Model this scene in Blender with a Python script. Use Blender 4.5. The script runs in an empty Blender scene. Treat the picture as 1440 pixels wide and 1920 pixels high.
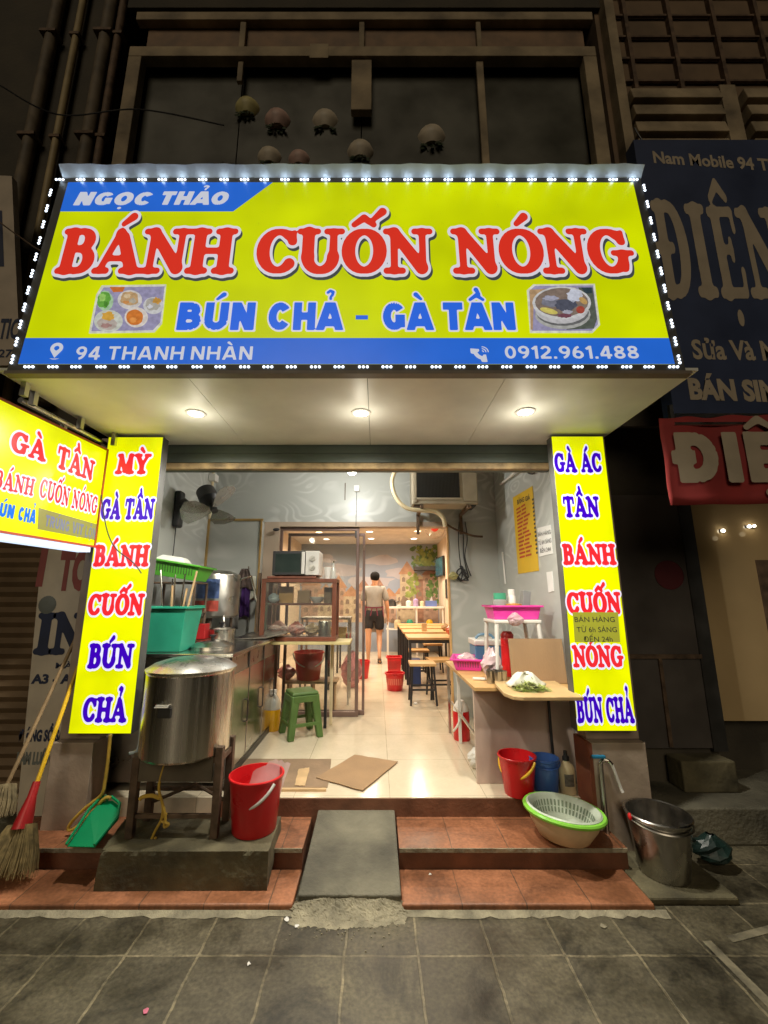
import bpy, bmesh, math, random, unicodedata
import numpy as np
from mathutils import Vector, Matrix, Euler, noise as mnoise
random.seed(7)
R = math.radians
SC = bpy.context.scene
COL = SC.collection

# ---------------------------------------------------------------- camera
CAM_H, PITCH, FPX, PCX, PCY = 1.45, R(11.65), 786.0, 707.0, 960.0
cd = bpy.data.cameras.new('camera'); cam = bpy.data.objects.new('camera', cd); COL.objects.link(cam)
cam.location = (0, 0, CAM_H); cam.rotation_euler = (R(90) + PITCH, 0, 0)
cd.sensor_fit = 'HORIZONTAL'; cd.sensor_width = 36.0; cd.lens = 36.0 * FPX / 1440
cd.shift_x = (720 - PCX) / 1440.0
cd.clip_start = 0.05; cd.clip_end = 300
SC.camera = cam
# ---------------------------------------------------------------- night sky, street glow, exposure
W = bpy.data.worlds.new('World'); SC.world = W; W.use_nodes = True
wn = W.node_tree.nodes; bg = wn['Background']
sky = wn.new('ShaderNodeTexSky'); sky.sky_type = 'NISHITA'; sky.sun_disc = False
sky.sun_elevation = R(-6); sky.sun_rotation = R(200)
W.node_tree.links.new(sky.outputs[0], bg.inputs[0]); bg.inputs[1].default_value = 0.0025
sd = bpy.data.lights.new('street_glow', 'SUN'); sd.energy = 0.55; sd.angle = R(30); sd.color = (1.0, .84, .60)
so = bpy.data.objects.new('street_glow', sd); COL.objects.link(so)
so.rotation_euler = Vector((0.14, 0.88, -0.45)).to_track_quat('-Z', 'Y').to_euler()
SC.view_settings.view_transform = 'Standard'; SC.view_settings.look = 'None'
SC.view_settings.exposure = 0; SC.view_settings.gamma = 1
SC.cycles.max_bounces = 8; SC.cycles.diffuse_bounces = 4; SC.cycles.glossy_bounces = 4
SC.cycles.transparent_max_bounces = 12; SC.cycles.caustics_reflective = False; SC.cycles.caustics_refractive = False
SC.cycles.sample_clamp_indirect = 4.0
SC.cycles.use_denoising = True

# ---------------------------------------------------------------- measuring the place: a photo point at a known depth / height / side wall
_s, _c = math.sin(PITCH), math.cos(PITCH)
def _ray(px, py):
    u, v = (px - PCX) / FPX, (PCY - py) / FPX
    return u, _c - v * _s, _s + v * _c
def at(px, py, Y):
    u, y, z = _ray(px, py); t = Y / y; return Vector((u * t, Y, CAM_H + z * t))
def on(px, py, Z):
    u, y, z = _ray(px, py); t = (Z - CAM_H) / z; return Vector((u * t, y * t, Z))
def onx(px, py, X):
    u, y, z = _ray(px, py); t = X / u; return Vector((X, y * t, CAM_H + z * t))

# ---------------------------------------------------------------- materials
MATS = {}
def _nodes(name):
    m = bpy.data.materials.new(name); m.use_nodes = True
    return m, m.node_tree.nodes, m.node_tree.links, m.node_tree.nodes['Principled BSDF']
def mat(name, col, rough=.5, metal=0., var=.12, vs=6., bump=0., bs=40., spec=.5, stretch=None, trans=0., alpha=1., sss=0.):
    if name in MATS: return MATS[name]
    m, N, L, b = _nodes(name); MATS[name] = m
    geo = N.new('ShaderNodeTexCoord'); mp = N.new('ShaderNodeMapping')
    L.new(geo.outputs['Object'], mp.inputs[0])
    if stretch: mp.inputs['Scale'].default_value = stretch
    n = N.new('ShaderNodeTexNoise'); n.inputs['Scale'].default_value = vs; n.inputs['Detail'].default_value = 6
    L.new(mp.outputs[0], n.inputs['Vector'])
    r = N.new('ShaderNodeMapRange'); r.inputs[1].default_value = .3; r.inputs[2].default_value = .7
    r.inputs[3].default_value = 1 - var; r.inputs[4].default_value = 1 + var
    L.new(n.outputs['Fac'], r.inputs[0])
    mx = N.new('ShaderNodeVectorMath'); mx.operation = 'SCALE'; mx.inputs[0].default_value = col
    L.new(r.outputs[0], mx.inputs['Scale']); L.new(mx.outputs[0], b.inputs['Base Color'])
    rr = N.new('ShaderNodeMapRange'); rr.inputs[1].default_value = .3; rr.inputs[2].default_value = .7
    rr.inputs[3].default_value = max(.02, rough - .08); rr.inputs[4].default_value = min(1, rough + .08)
    L.new(n.outputs['Fac'], rr.inputs[0]); L.new(rr.outputs[0], b.inputs['Roughness'])
    b.inputs['Metallic'].default_value = metal; b.inputs['Specular IOR Level'].default_value = spec
    if trans: b.inputs['Transmission Weight'].default_value = trans
    if alpha < 1: b.inputs['Alpha'].default_value = alpha
    if bump:
        n2 = N.new('ShaderNodeTexNoise'); n2.inputs['Scale'].default_value = bs; n2.inputs['Detail'].default_value = 5
        L.new(mp.outputs[0], n2.inputs['Vector'])
        bp = N.new('ShaderNodeBump'); bp.inputs['Strength'].default_value = bump; bp.inputs['Distance'].default_value = .01
        L.new(n2.outputs['Fac'], bp.inputs['Height']); L.new(bp.outputs[0], b.inputs['Normal'])
    return m
def lit(name, col, strength=1., base=.25, var=0., vs=4., sampled=True, rough=.25):
    if name in MATS: return MATS[name]
    m, N, L, b = _nodes(name); MATS[name] = m
    b.inputs['Base Color'].default_value = [c * base for c in col] + [1]
    b.inputs['Roughness'].default_value = rough
    b.inputs['Emission Color'].default_value = list(col) + [1]
    b.inputs['Emission Strength'].default_value = strength
    if var:
        tc = N.new('ShaderNodeTexCoord'); n = N.new('ShaderNodeTexNoise'); n.inputs['Scale'].default_value = vs; n.inputs['Detail'].default_value = 2
        L.new(tc.outputs['Object'], n.inputs['Vector'])
        r = N.new('ShaderNodeMapRange'); r.inputs[1].default_value = .3; r.inputs[2].default_value = .7
        r.inputs[3].default_value = strength * (1 - var); r.inputs[4].default_value = strength * (1 + var)
        L.new(n.outputs['Fac'], r.inputs[0]); L.new(r.outputs[0], b.inputs['Emission Strength'])
    if not sampled: m.cycles.emission_sampling = 'NONE'
    return m
def glass(name, tint=(1, 1, 1), gloss=.12, haze=0.):
    if name in MATS: return MATS[name]
    m, N, L, b = _nodes(name); MATS[name] = m
    out = N['Material Output']
    t = N.new('ShaderNodeBsdfTransparent'); t.inputs[0].default_value = list(tint) + [1]
    g = N.new('ShaderNodeBsdfGlossy'); g.inputs['Roughness'].default_value = .03
    lw = N.new('ShaderNodeLayerWeight'); lw.inputs[0].default_value = .35
    mr = N.new('ShaderNodeMapRange'); mr.inputs[3].default_value = gloss; mr.inputs[4].default_value = .9
    L.new(lw.outputs['Fresnel'], mr.inputs[0])
    mx = N.new('ShaderNodeMixShader'); L.new(mr.outputs[0], mx.inputs[0]); L.new(t.outputs[0], mx.inputs[1]); L.new(g.outputs[0], mx.inputs[2])
    last = mx
    if haze:
        d = N.new('ShaderNodeBsdfDiffuse'); d.inputs[0].default_value = (.8, .78, .75, 1)
        m2 = N.new('ShaderNodeMixShader'); m2.inputs[0].default_value = haze
        L.new(mx.outputs[0], m2.inputs[1]); L.new(d.outputs[0], m2.inputs[2]); last = m2
    L.new(last.outputs[0], out.inputs[0])
    return m

def tiled(name, col, joint, size, org, mortar, rough, var=.2, dirt=.35, bump=.15, spec=.5, jfade=.5, warp=.004, axes='XY', jitter=.1, rv=.13, blotch=0.):
    """tiles laid on a grid: joints at org + k*size, colour differing a little per tile, dirt and wear on top"""
    m, N, L, b = _nodes(name); MATS[name] = m
    g = N.new('ShaderNodeNewGeometry')
    pos = g.outputs['Position']
    if axes == 'XZ':
        sp = N.new('ShaderNodeSeparateXYZ'); cb = N.new('ShaderNodeCombineXYZ'); L.new(pos, sp.inputs[0])
        L.new(sp.outputs[0], cb.inputs[0]); L.new(sp.outputs[2], cb.inputs[1]); pos = cb.outputs[0]
    nz = N.new('ShaderNodeTexNoise'); nz.inputs['Scale'].default_value = 9; nz.inputs['Detail'].default_value = 4; L.new(pos, nz.inputs['Vector'])
    sub = N.new('ShaderNodeVectorMath'); sub.operation = 'SUBTRACT'; L.new(nz.outputs['Color'], sub.inputs[0]); sub.inputs[1].default_value = (.5, .5, .5)
    sc = N.new('ShaderNodeVectorMath'); sc.operation = 'SCALE'; L.new(sub.outputs[0], sc.inputs[0]); sc.inputs['Scale'].default_value = warp * 2
    ad = N.new('ShaderNodeVectorMath'); ad.operation = 'ADD'; L.new(pos, ad.inputs[0]); L.new(sc.outputs[0], ad.inputs[1])
    of = N.new('ShaderNodeVectorMath'); of.operation = 'SUBTRACT'; L.new(ad.outputs[0], of.inputs[0]); of.inputs[1].default_value = (org[0] - 60 * size[0], org[1] - 60 * size[1], 0)
    br = N.new('ShaderNodeTexBrick'); br.offset = 0; br.squash = 1
    br.inputs['Scale'].default_value = 1; br.inputs['Brick Width'].default_value = size[0]; br.inputs['Row Height'].default_value = size[1]
    br.inputs['Mortar Size'].default_value = mortar; br.inputs['Mortar Smooth'].default_value = .3
    br.inputs['Color1'].default_value = [c * (1 - jitter) for c in col] + [1]; br.inputs['Color2'].default_value = [c * (1 + jitter) for c in col] + [1]
    br.inputs['Mortar'].default_value = list(joint) + [1]
    L.new(of.outputs[0], br.inputs['Vector'])
    n3 = N.new('ShaderNodeTexNoise'); n3.inputs['Scale'].default_value = 3.5; n3.inputs['Detail'].default_value = 7; n3.inputs['Roughness'].default_value = .65; L.new(pos, n3.inputs['Vector'])
    # joints fade where dirt fills them
    rj = N.new('ShaderNodeMapRange'); rj.inputs[1].default_value = .40; rj.inputs[2].default_value = .62; rj.inputs[3].default_value = 0; rj.inputs[4].default_value = jfade; L.new(nz.outputs['Fac'], rj.inputs[0])
    mj = N.new('ShaderNodeMix'); mj.data_type = 'RGBA'; mj.inputs[6].default_value = list(joint) + [1]; mj.inputs[7].default_value = [c*.9 for c in col] + [1]; L.new(rj.outputs[0], mj.inputs[0]); L.new(mj.outputs[2], br.inputs['Mortar'])
    r1 = N.new('ShaderNodeMapRange'); r1.inputs[1].default_value = .35; r1.inputs[2].default_value = .65; r1.inputs[3].default_value = 1 - dirt; r1.inputs[4].default_value = 1 + dirt * .7
    L.new(n3.outputs['Fac'], r1.inputs[0])
    n4 = N.new('ShaderNodeTexNoise'); n4.inputs['Scale'].default_value = 60; n4.inputs['Detail'].default_value = 4; L.new(pos, n4.inputs['Vector'])
    r2 = N.new('ShaderNodeMapRange'); r2.inputs[1].default_value = .3; r2.inputs[2].default_value = .7; r2.inputs[3].default_value = 1 - var; r2.inputs[4].default_value = 1 + var
    L.new(n4.outputs['Fac'], r2.inputs[0])
    mu = N.new('ShaderNodeMath'); mu.operation = 'MULTIPLY'; L.new(r1.outputs[0], mu.inputs[0]); L.new(r2.outputs[0], mu.inputs[1])
    if blotch:      # old spills trodden into the surface
        n5 = N.new('ShaderNodeTexNoise'); n5.inputs['Scale'].default_value = 2.3; n5.inputs['Detail'].default_value = 9; n5.inputs['Roughness'].default_value = .72; n5.inputs['Distortion'].default_value = .6; L.new(pos, n5.inputs['Vector'])
        r5 = N.new('ShaderNodeMapRange'); r5.inputs[1].default_value = .50; r5.inputs[2].default_value = .62; r5.inputs[3].default_value = 1; r5.inputs[4].default_value = 1-blotch; L.new(n5.outputs['Fac'], r5.inputs[0])
        m5 = N.new('ShaderNodeMath'); m5.operation = 'MULTIPLY'; L.new(mu.outputs[0], m5.inputs[0]); L.new(r5.outputs[0], m5.inputs[1]); mu = m5
    vm = N.new('ShaderNodeVectorMath'); vm.operation = 'SCALE'; L.new(br.outputs['Color'], vm.inputs[0]); L.new(mu.outputs[0], vm.inputs['Scale'])
    L.new(vm.outputs[0], b.inputs['Base Color'])
    rr = N.new('ShaderNodeMapRange'); rr.inputs[1].default_value = .35; rr.inputs[2].default_value = .65; rr.inputs[3].default_value = max(.03, rough - rv); rr.inputs[4].default_value = min(1, rough + rv)
    L.new(n3.outputs['Fac'], rr.inputs[0]); L.new(rr.outputs[0], b.inputs['Roughness'])
    b.inputs['Specular IOR Level'].default_value = spec
    iv = N.new('ShaderNodeMath'); iv.operation = 'MULTIPLY_ADD'; L.new(br.outputs['Fac'], iv.inputs[0]); iv.inputs[1].default_value = -.6
    sc4 = N.new('ShaderNodeMath'); sc4.operation = 'MULTIPLY'; L.new(n4.outputs['Fac'], sc4.inputs[0]); sc4.inputs[1].default_value = .25
    L.new(sc4.outputs[0], iv.inputs[2])
    bp = N.new('ShaderNodeBump'); bp.inputs['Strength'].default_value = bump; bp.inputs['Distance'].default_value = .006
    L.new(iv.outputs[0], bp.inputs['Height']); L.new(bp.outputs[0], b.inputs['Normal'])
    return m

def wavy_panel(name, c0, c1, scale=1.6, rough=.22):
    """grey glossy PVC wall panel with a swirling printed vein"""
    m, N, L, b = _nodes(name); MATS[name] = m
    g = N.new('ShaderNodeNewGeometry')
    mp = N.new('ShaderNodeMapping'); mp.inputs['Scale'].default_value = (.75, .75, 1.5); L.new(g.outputs['Position'], mp.inputs[0])
    nw = N.new('ShaderNodeTexNoise'); nw.inputs['Scale'].default_value = 1.7; nw.inputs['Detail'].default_value = 1; L.new(mp.outputs[0], nw.inputs['Vector'])
    aw = N.new('ShaderNodeMix'); aw.data_type = 'VECTOR'; aw.inputs[0].default_value = .45; L.new(mp.outputs[0], aw.inputs[4]); L.new(nw.outputs['Color'], aw.inputs[5])
    vo = N.new('ShaderNodeTexVoronoi'); vo.feature = 'SMOOTH_F1'; vo.inputs['Scale'].default_value = scale*2.6; vo.inputs['Smoothness'].default_value = .35; L.new(aw.outputs[1], vo.inputs['Vector'])
    m1 = N.new('ShaderNodeMath'); m1.operation = 'MULTIPLY'; m1.inputs[1].default_value = 27; L.new(vo.outputs['Distance'], m1.inputs[0])
    m2 = N.new('ShaderNodeMath'); m2.operation = 'SINE'; L.new(m1.outputs[0], m2.inputs[0])
    w = N.new('ShaderNodeMapRange'); w.inputs[1].default_value = -.1; w.inputs[2].default_value = 1.; L.new(m2.outputs[0], w.inputs[0])
    n = N.new('ShaderNodeTexNoise'); n.inputs['Scale'].default_value = 1.8; L.new(g.outputs['Position'], n.inputs['Vector'])
    r0 = N.new('ShaderNodeMapRange'); r0.inputs[1].default_value = .42; r0.inputs[2].default_value = .6; L.new(n.outputs['Fac'], r0.inputs[0])
    mu = N.new('ShaderNodeMath'); mu.operation = 'MULTIPLY'; L.new(w.outputs[0], mu.inputs[0]); L.new(r0.outputs[0], mu.inputs[1])
    mx = N.new('ShaderNodeMix'); mx.data_type = 'RGBA'; mx.inputs[6].default_value = list(c0) + [1]; mx.inputs[7].default_value = list(c1) + [1]
    L.new(mu.outputs[0], mx.inputs[0]); L.new(mx.outputs[2], b.inputs['Base Color'])
    b.inputs['Roughness'].default_value = rough
    return m

# ---------------------------------------------------------------- mesh building
WL = {}
class MB:
    def __init__(s): s.v = []; s.f = []; s.m = []
    def add(s, vs, fs, mi=0):
        o = len(s.v); s.v += [tuple(v) for v in vs]; s.f += [tuple(i + o for i in f) for f in fs]; s.m += [mi] * len(fs); return s
    def box(s, a, b, mi=0, rot=None, piv=None):
        x0, y0, z0 = a; x1, y1, z1 = b
        vs = [Vector(p) for p in ((x0,y0,z0),(x1,y0,z0),(x1,y1,z0),(x0,y1,z0),(x0,y0,z1),(x1,y0,z1),(x1,y1,z1),(x0,y1,z1))]
        if rot is not None:
            pv = Vector(piv) if piv is not None else (Vector(a) + Vector(b)) / 2
            M = Euler(rot).to_matrix(); vs = [M @ (v - pv) + pv for v in vs]
        return s.add(vs, [(0,3,2,1),(4,5,6,7),(0,1,5,4),(1,2,6,5),(2,3,7,6),(3,0,4,7)], mi)
    def quad(s, a, b, c, d, mi=0): return s.add([a, b, c, d], [(0,1,2,3)], mi)
    def slab(s, pts, n, t, mi=0):
        """flat outline pts extruded by t along -n"""
        pts = [Vector(p) for p in pts]; n = Vector(n).normalized(); k = len(pts)
        vs = pts + [p - n * t for p in pts]
        fs = [tuple(range(k)), tuple(range(2*k-1, k-1, -1))] + [(i, i+k, (i+1)%k+k, (i+1)%k) for i in range(k)]
        return s.add(vs, fs, mi)
    def tube(s, pts, r, n=8, mi=0, cap=True):
        pts = [Vector(p) for p in pts]; rs = r if isinstance(r, (list, tuple)) else [r]*len(pts)
        rings = []; up = None
        for i, p in enumerate(pts):
            d = (pts[min(i+1, len(pts)-1)] - pts[max(i-1, 0)]).normalized()
            if up is None: up = Vector((0,0,1)) if abs(d.z) < .9 else Vector((1,0,0))
            a = d.cross(up).normalized(); b = a.cross(d).normalized(); up = b
            rings.append([p + (a*math.cos(2*math.pi*k/n) + b*math.sin(2*math.pi*k/n))*rs[i] for k in range(n)])
        vs = [v for rg in rings for v in rg]; fs = []
        for i in range(len(pts)-1):
            for k in range(n):
                fs.append((i*n+k, i*n+(k+1)%n, (i+1)*n+(k+1)%n, (i+1)*n+k))
        if cap: fs += [tuple(range(n-1,-1,-1)), tuple(range((len(pts)-1)*n, len(pts)*n))]
        return s.add(vs, fs, mi)
    def lathe(s, c, prof, n=24, mi=0, sx=1, sy=1, tilt=None, cap=True):
        """prof: (radius, height) pairs turned round a vertical axis through c"""
        c = Vector(c); M = Euler(tilt).to_matrix() if tilt is not None else None
        vs = []; fs = []
        for r, h in prof:
            for k in range(n):
                a = 2*math.pi*k/n; p = Vector((r*math.cos(a)*sx, r*math.sin(a)*sy, h))
                vs.append(c + (M @ p if M else p))
        for i in range(len(prof)-1):
            for k in range(n):
                fs.append((i*n+k, i*n+(k+1)%n, (i+1)*n+(k+1)%n, (i+1)*n+k))
        if cap and prof[0][0] > 1e-4: fs.append(tuple(range(n-1,-1,-1)))
        return s.add(vs, fs, mi)
    def ball(s, c, r, n=12, mi=0, sc=(1,1,1), rot=None):
        c = Vector(c); M = Euler(rot).to_matrix() if rot is not None else None
        vs = []; fs = []; m = n//2
        for i in range(m+1):
            t = math.pi*i/m
            for k in range(n):
                a = 2*math.pi*k/n; p = Vector((r*math.sin(t)*math.cos(a)*sc[0], r*math.sin(t)*math.sin(a)*sc[1], r*math.cos(t)*sc[2]))
                vs.append(c + (M @ p if M else p))
        for i in range(m):
            for k in range(n): fs.append((i*n+k, (i+1)*n+k, (i+1)*n+(k+1)%n, i*n+(k+1)%n))
        return s.add(vs, fs, mi)
    def disc(s, c, r, nrm=(0,-1,0), n=14, mi=0, sx=1., sz=1.):
        c = Vector(c); nrm = Vector(nrm).normalized(); a = nrm.cross(Vector((0,0,1)))
        a = a.normalized() if a.length > 1e-3 else Vector((1,0,0)); b = a.cross(nrm)
        return s.add([c + a*math.cos(2*math.pi*k/n)*r*sx + b*math.sin(2*math.pi*k/n)*r*sz for k in range(n)], [tuple(range(n))], mi)
    def build(s, name, mats, parent=None, loc=None, smooth=False, bevel=0., seg=2, solid=0.):
        if not isinstance(mats, (list, tuple)): mats = [mats]
        o = Vector(loc) if loc is not None else (WL[parent] if parent is not None else Vector((0,0,0)))
        me = bpy.data.meshes.new(name); me.from_pydata([tuple(Vector(v) - o) for v in s.v], [], s.f)
        for mt in mats: me.materials.append(mt)
        for p, mi in zip(me.polygons, s.m): p.material_index = mi; p.use_smooth = bool(smooth)
        bm = bmesh.new(); bm.from_mesh(me); bmesh.ops.remove_doubles(bm, verts=bm.verts, dist=1e-6)
        bmesh.ops.recalc_face_normals(bm, faces=bm.faces); bm.to_mesh(me); bm.free()
        ob = bpy.data.objects.new(name, me); COL.objects.link(ob)
        if parent is not None: ob.parent = parent; WL[ob] = o
        else: ob.location = o; WL[ob] = o
        if smooth:
            try: me.set_sharp_from_angle(angle=R(38))
            except Exception: pass
        if solid:
            md = ob.modifiers.new('thick', 'SOLIDIFY'); md.thickness = solid; md.offset = 0
        if bevel:
            md = ob.modifiers.new('bev', 'BEVEL'); md.width = bevel; md.segments = seg; md.limit_method = 'ANGLE'; md.angle_limit = R(40)
        return ob
def tag(o, label=None, cat=None, group=None, kind=None):
    if label: o['label'] = label
    if cat: o['category'] = cat
    if group: o['group'] = group
    if kind: o['kind'] = kind
    return o
def thing(name, label, cat, loc, group=None):
    o = bpy.data.objects.new(name, None); COL.objects.link(o); o.location = loc; o.empty_display_size = .05
    WL[o] = Vector(loc); return tag(o, label, cat, group)
def dup(root, loc, rz=0., label=None, sc=None):
    def cp(o, par):
        c = o.copy(); COL.objects.link(c); WL[c] = WL.get(o, Vector())
        if par is not None: c.parent = par
        for ch in [x for x in o.children]: cp(ch, c)
        return c
    c = cp(root, None); c.location = loc; c.rotation_euler = (0, 0, rz)
    if sc: c.scale = sc
    if label: c['label'] = label
    return c

# ---------------------------------------------------------------- lettering
class Plane:
    """a sign's face: origin o, unit directions u (along) and v (up), n towards the reader"""
    def __init__(s, o, u, v):
        s.o = Vector(o); s.u = Vector(u).normalized(); s.v = Vector(v).normalized(); s.n = s.u.cross(s.v)
    def p(s, u, v, d=0.): return s.o + s.u*u + s.v*v + s.n*d
    def uv(s, px, py):
        d = Vector(_ray(px, py)); o = Vector((0, 0, CAM_H)); t = (s.o - o).dot(s.n) / d.dot(s.n); q = o + d*t - s.o
        return q.dot(s.u), q.dot(s.v)
def arc(cx, cy, rx, ry, a0, a1, thick, thin, n=16):
    out = []
    for i in range(n+1):
        a = R(a0 + (a1-a0)*i/n); k = abs(math.cos(a))**1.3
        out.append((cx + rx*math.cos(a), cy + ry*math.sin(a), thin + (thick-thin)*k))
    return out
TK, TN, SR = .125, .062, .058
def serif(x0, x1, top): y = 1-SR if top else SR; return [(x0, y, SR), (x1, y, SR)]
def glyph(ch):
    """fat round-serif capitals as chains of (x, y, radius); cap height 1"""
    T, N_ = TK, TN
    if ch == 'A': return [[(.47,.93,.07),(.16,.08,.062)],[(.47,.9,.1),(.55,.8,.12),(.84,.1,.13)],[(.28,.33,.055),(.7,.33,.055)],serif(.05,.3,0),serif(.64,1.03,0)], 1.08
    if ch == 'B': return [[(.22,.1,T),(.22,.9,T)],serif(.06,.42,1),serif(.06,.42,0),arc(.42,.745,.2,.2,90,-90,.115,.056),[(.25,.545,.055),(.42,.545,.055)],arc(.44,.3,.24,.24,90,-90,.125,.058)], .86
    if ch == 'C': return [arc(.47,.5,.34,.43,58,318,T+.01,.062,22),[(.7,.86,.075),(.76,.72,.085)],[(.8,.92,.04),(.8,.7,.045)]], .94
    if ch == 'G': return [arc(.47,.5,.34,.43,58,318,T+.01,.062,22),[(.7,.86,.075),(.76,.72,.08)],[(.8,.92,.04),(.8,.7,.045)],[(.75,.12,.08),(.75,.4,.11)],[(.56,.45,.052),(.95,.45,.052)]], 1.0
    if ch in 'DĐ':
        g = [[(.22,.1,T),(.22,.9,T)],serif(.06,.42,1),serif(.06,.42,0),arc(.42,.5,.32,.44,90,-90,T+.01,.06)]
        if ch == 'Đ': g.append([(-.02,.5,.06),(.44,.5,.06)])
        return g, .94
    if ch == 'E': return [[(.22,.1,T),(.22,.9,T)],[(.06,1-SR,SR),(.68,1-SR,SR)],[(.06,SR,SR),(.7,SR,SR)],[(.69,.92,.05),(.7,.74,.05)],[(.72,.08,.05),(.74,.28,.055)],[(.3,.52,.055),(.52,.52,.055)],[(.53,.62,.045),(.53,.42,.045)]], .86
    if ch == 'H': return [[(.22,.1,T),(.22,.9,T)],[(.8,.1,T),(.8,.9,T)],serif(.03,.4,1),serif(.03,.4,0),serif(.62,.99,1),serif(.62,.99,0),[(.22,.5,.062),(.8,.5,.062)]], 1.06
    if ch == 'I': return [[(.23,.1,T),(.23,.9,T)],serif(.05,.41,1),serif(.05,.41,0)], .5
    if ch == 'M': return [[(.17,.06,.07),(.25,.9,.075)],[(.27,.9,.11),(.56,.16,.1)],[(.88,.9,.075),(.56,.12,.06)],[(.9,.1,T),(.88,.9,T)],serif(.03,.32,0),serif(.1,.3,1),serif(.72,1.1,0),serif(.85,1.02,1)], 1.18
    if ch == 'N': return [[(.2,.06,.066),(.2,.9,.075)],[(.2,.92,.11),(.8,.12,.13)],[(.83,.12,.06),(.83,.94,.066)],serif(.03,.38,0),serif(.02,.24,1),serif(.66,1.0,1)], 1.06
    if ch == 'O': return [arc(.48,.5,.35,.43,0,360,T+.015,.064,32)], .98
    if ch == 'T': return [[(.46,.1,T),(.46,.92,T)],[(.1,1-SR,SR),(.82,1-SR,SR)],[(.07,.95,.045),(.06,.7,.052)],[(.85,.95,.045),(.86,.7,.052)],serif(.26,.66,0)], .95
    if ch == 'U': return [[(.22,.92,T),(.22,.36,T)],arc(.5,.36,.28,.29,180,360,T,.075),[(.78,.36,.085),(.78,.92,.07)],serif(.03,.42,1),serif(.63,.96,1)], 1.02
    if ch == 'Y': return [[(.47,.1,T),(.47,.46,T)],[(.45,.45,.12),(.17,.92,.11)],[(.49,.45,.08),(.8,.92,.066)],serif(.02,.36,1),serif(.66,.96,1),serif(.28,.68,0)], 1.0
    if ch == 'S': return [arc(.4,.73,.24,.21,50,270,.11,.06),arc(.42,.28,.26,.22,90,-140,.12,.06),[(.62,.92,.04),(.62,.72,.05)],[(.13,.08,.04),(.12,.3,.05)]], .8
    if ch == '-': return [[(.1,.45,.07),(.4,.45,.07)]], .55
    return [], .42
def accents(ms, cx):
    g = []; base = 1.12
    if '\u0302' in ms: g.append([(cx-.22,1.1,.055),(cx,1.26,.075),(cx+.22,1.1,.055)]); ox, oy = .26, .12
    else: ox, oy = 0, 0
    if '\u0301' in ms: g.append([(cx-.03+ox,base+oy,.05),(cx+.16+ox,base+.17+oy,.085)])
    if '\u0300' in ms: g.append([(cx+.05+(ox*.2 if ox else 0),base+oy*1.5,.05),(cx-.12+(ox*.5 if ox else 0),base+.17+oy*1.5,.085)])
    if '\u0309' in ms: g.append([(cx-.1,1.36,.05),(cx-.02,1.43,.05),(cx+.08,1.38,.055),(cx+.06,1.28,.05),(cx,1.2,.045),(cx,1.13,.05)])
    if '\u0323' in ms: g.append([(cx,-.2,.085),(cx+.001,-.2,.085)])
    return g
def _seg(X, Y, a, b):
    ax, ay, ar = a; bx, by, br = b; dx, dy = bx-ax, by-ay; L2 = dx*dx+dy*dy
    if L2 < 1e-9: return np.hypot(X-ax, Y-ay) - ar
    t = np.clip(((X-ax)*dx + (Y-ay)*dy)/L2, 0, 1)
    return np.hypot(X-ax-t*dx, Y-ay-t*dy) - (ar + (br-ar)*t)
def _rect(X, Y, x0, y0, x1, y1, r):
    dx, dy = x1-x0, y1-y0; L = math.hypot(dx, dy)
    if L < 1e-6: return np.full(X.shape, 9.)
    ux, uy = dx/L, dy/L; al = (X-x0)*ux+(Y-y0)*uy; pe = np.abs(-(X-x0)*uy+(Y-y0)*ux)
    qx = np.abs(al-L/2)-L/2; qy = pe-r
    return np.hypot(np.maximum(qx,0), np.maximum(qy,0)) + np.minimum(np.maximum(qx,qy),0)
def _ell(cx, cy, rx, ry, a0, a1, n=18):
    P = [(cx+rx*math.cos(R(a0+(a1-a0)*i/n)), cy+ry*math.sin(R(a0+(a1-a0)*i/n))) for i in range(n+1)]; e = .012
    out = []
    for (x0,y0),(x1,y1) in zip(P[:-1],P[1:]):
        L = math.hypot(x1-x0,y1-y0); k = e/L; out.append((x0-(x1-x0)*k*.5, y0-(y1-y0)*k*.5, x1+(x1-x0)*k*.5, y1+(y1-y0)*k*.5))
    return out
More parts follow.
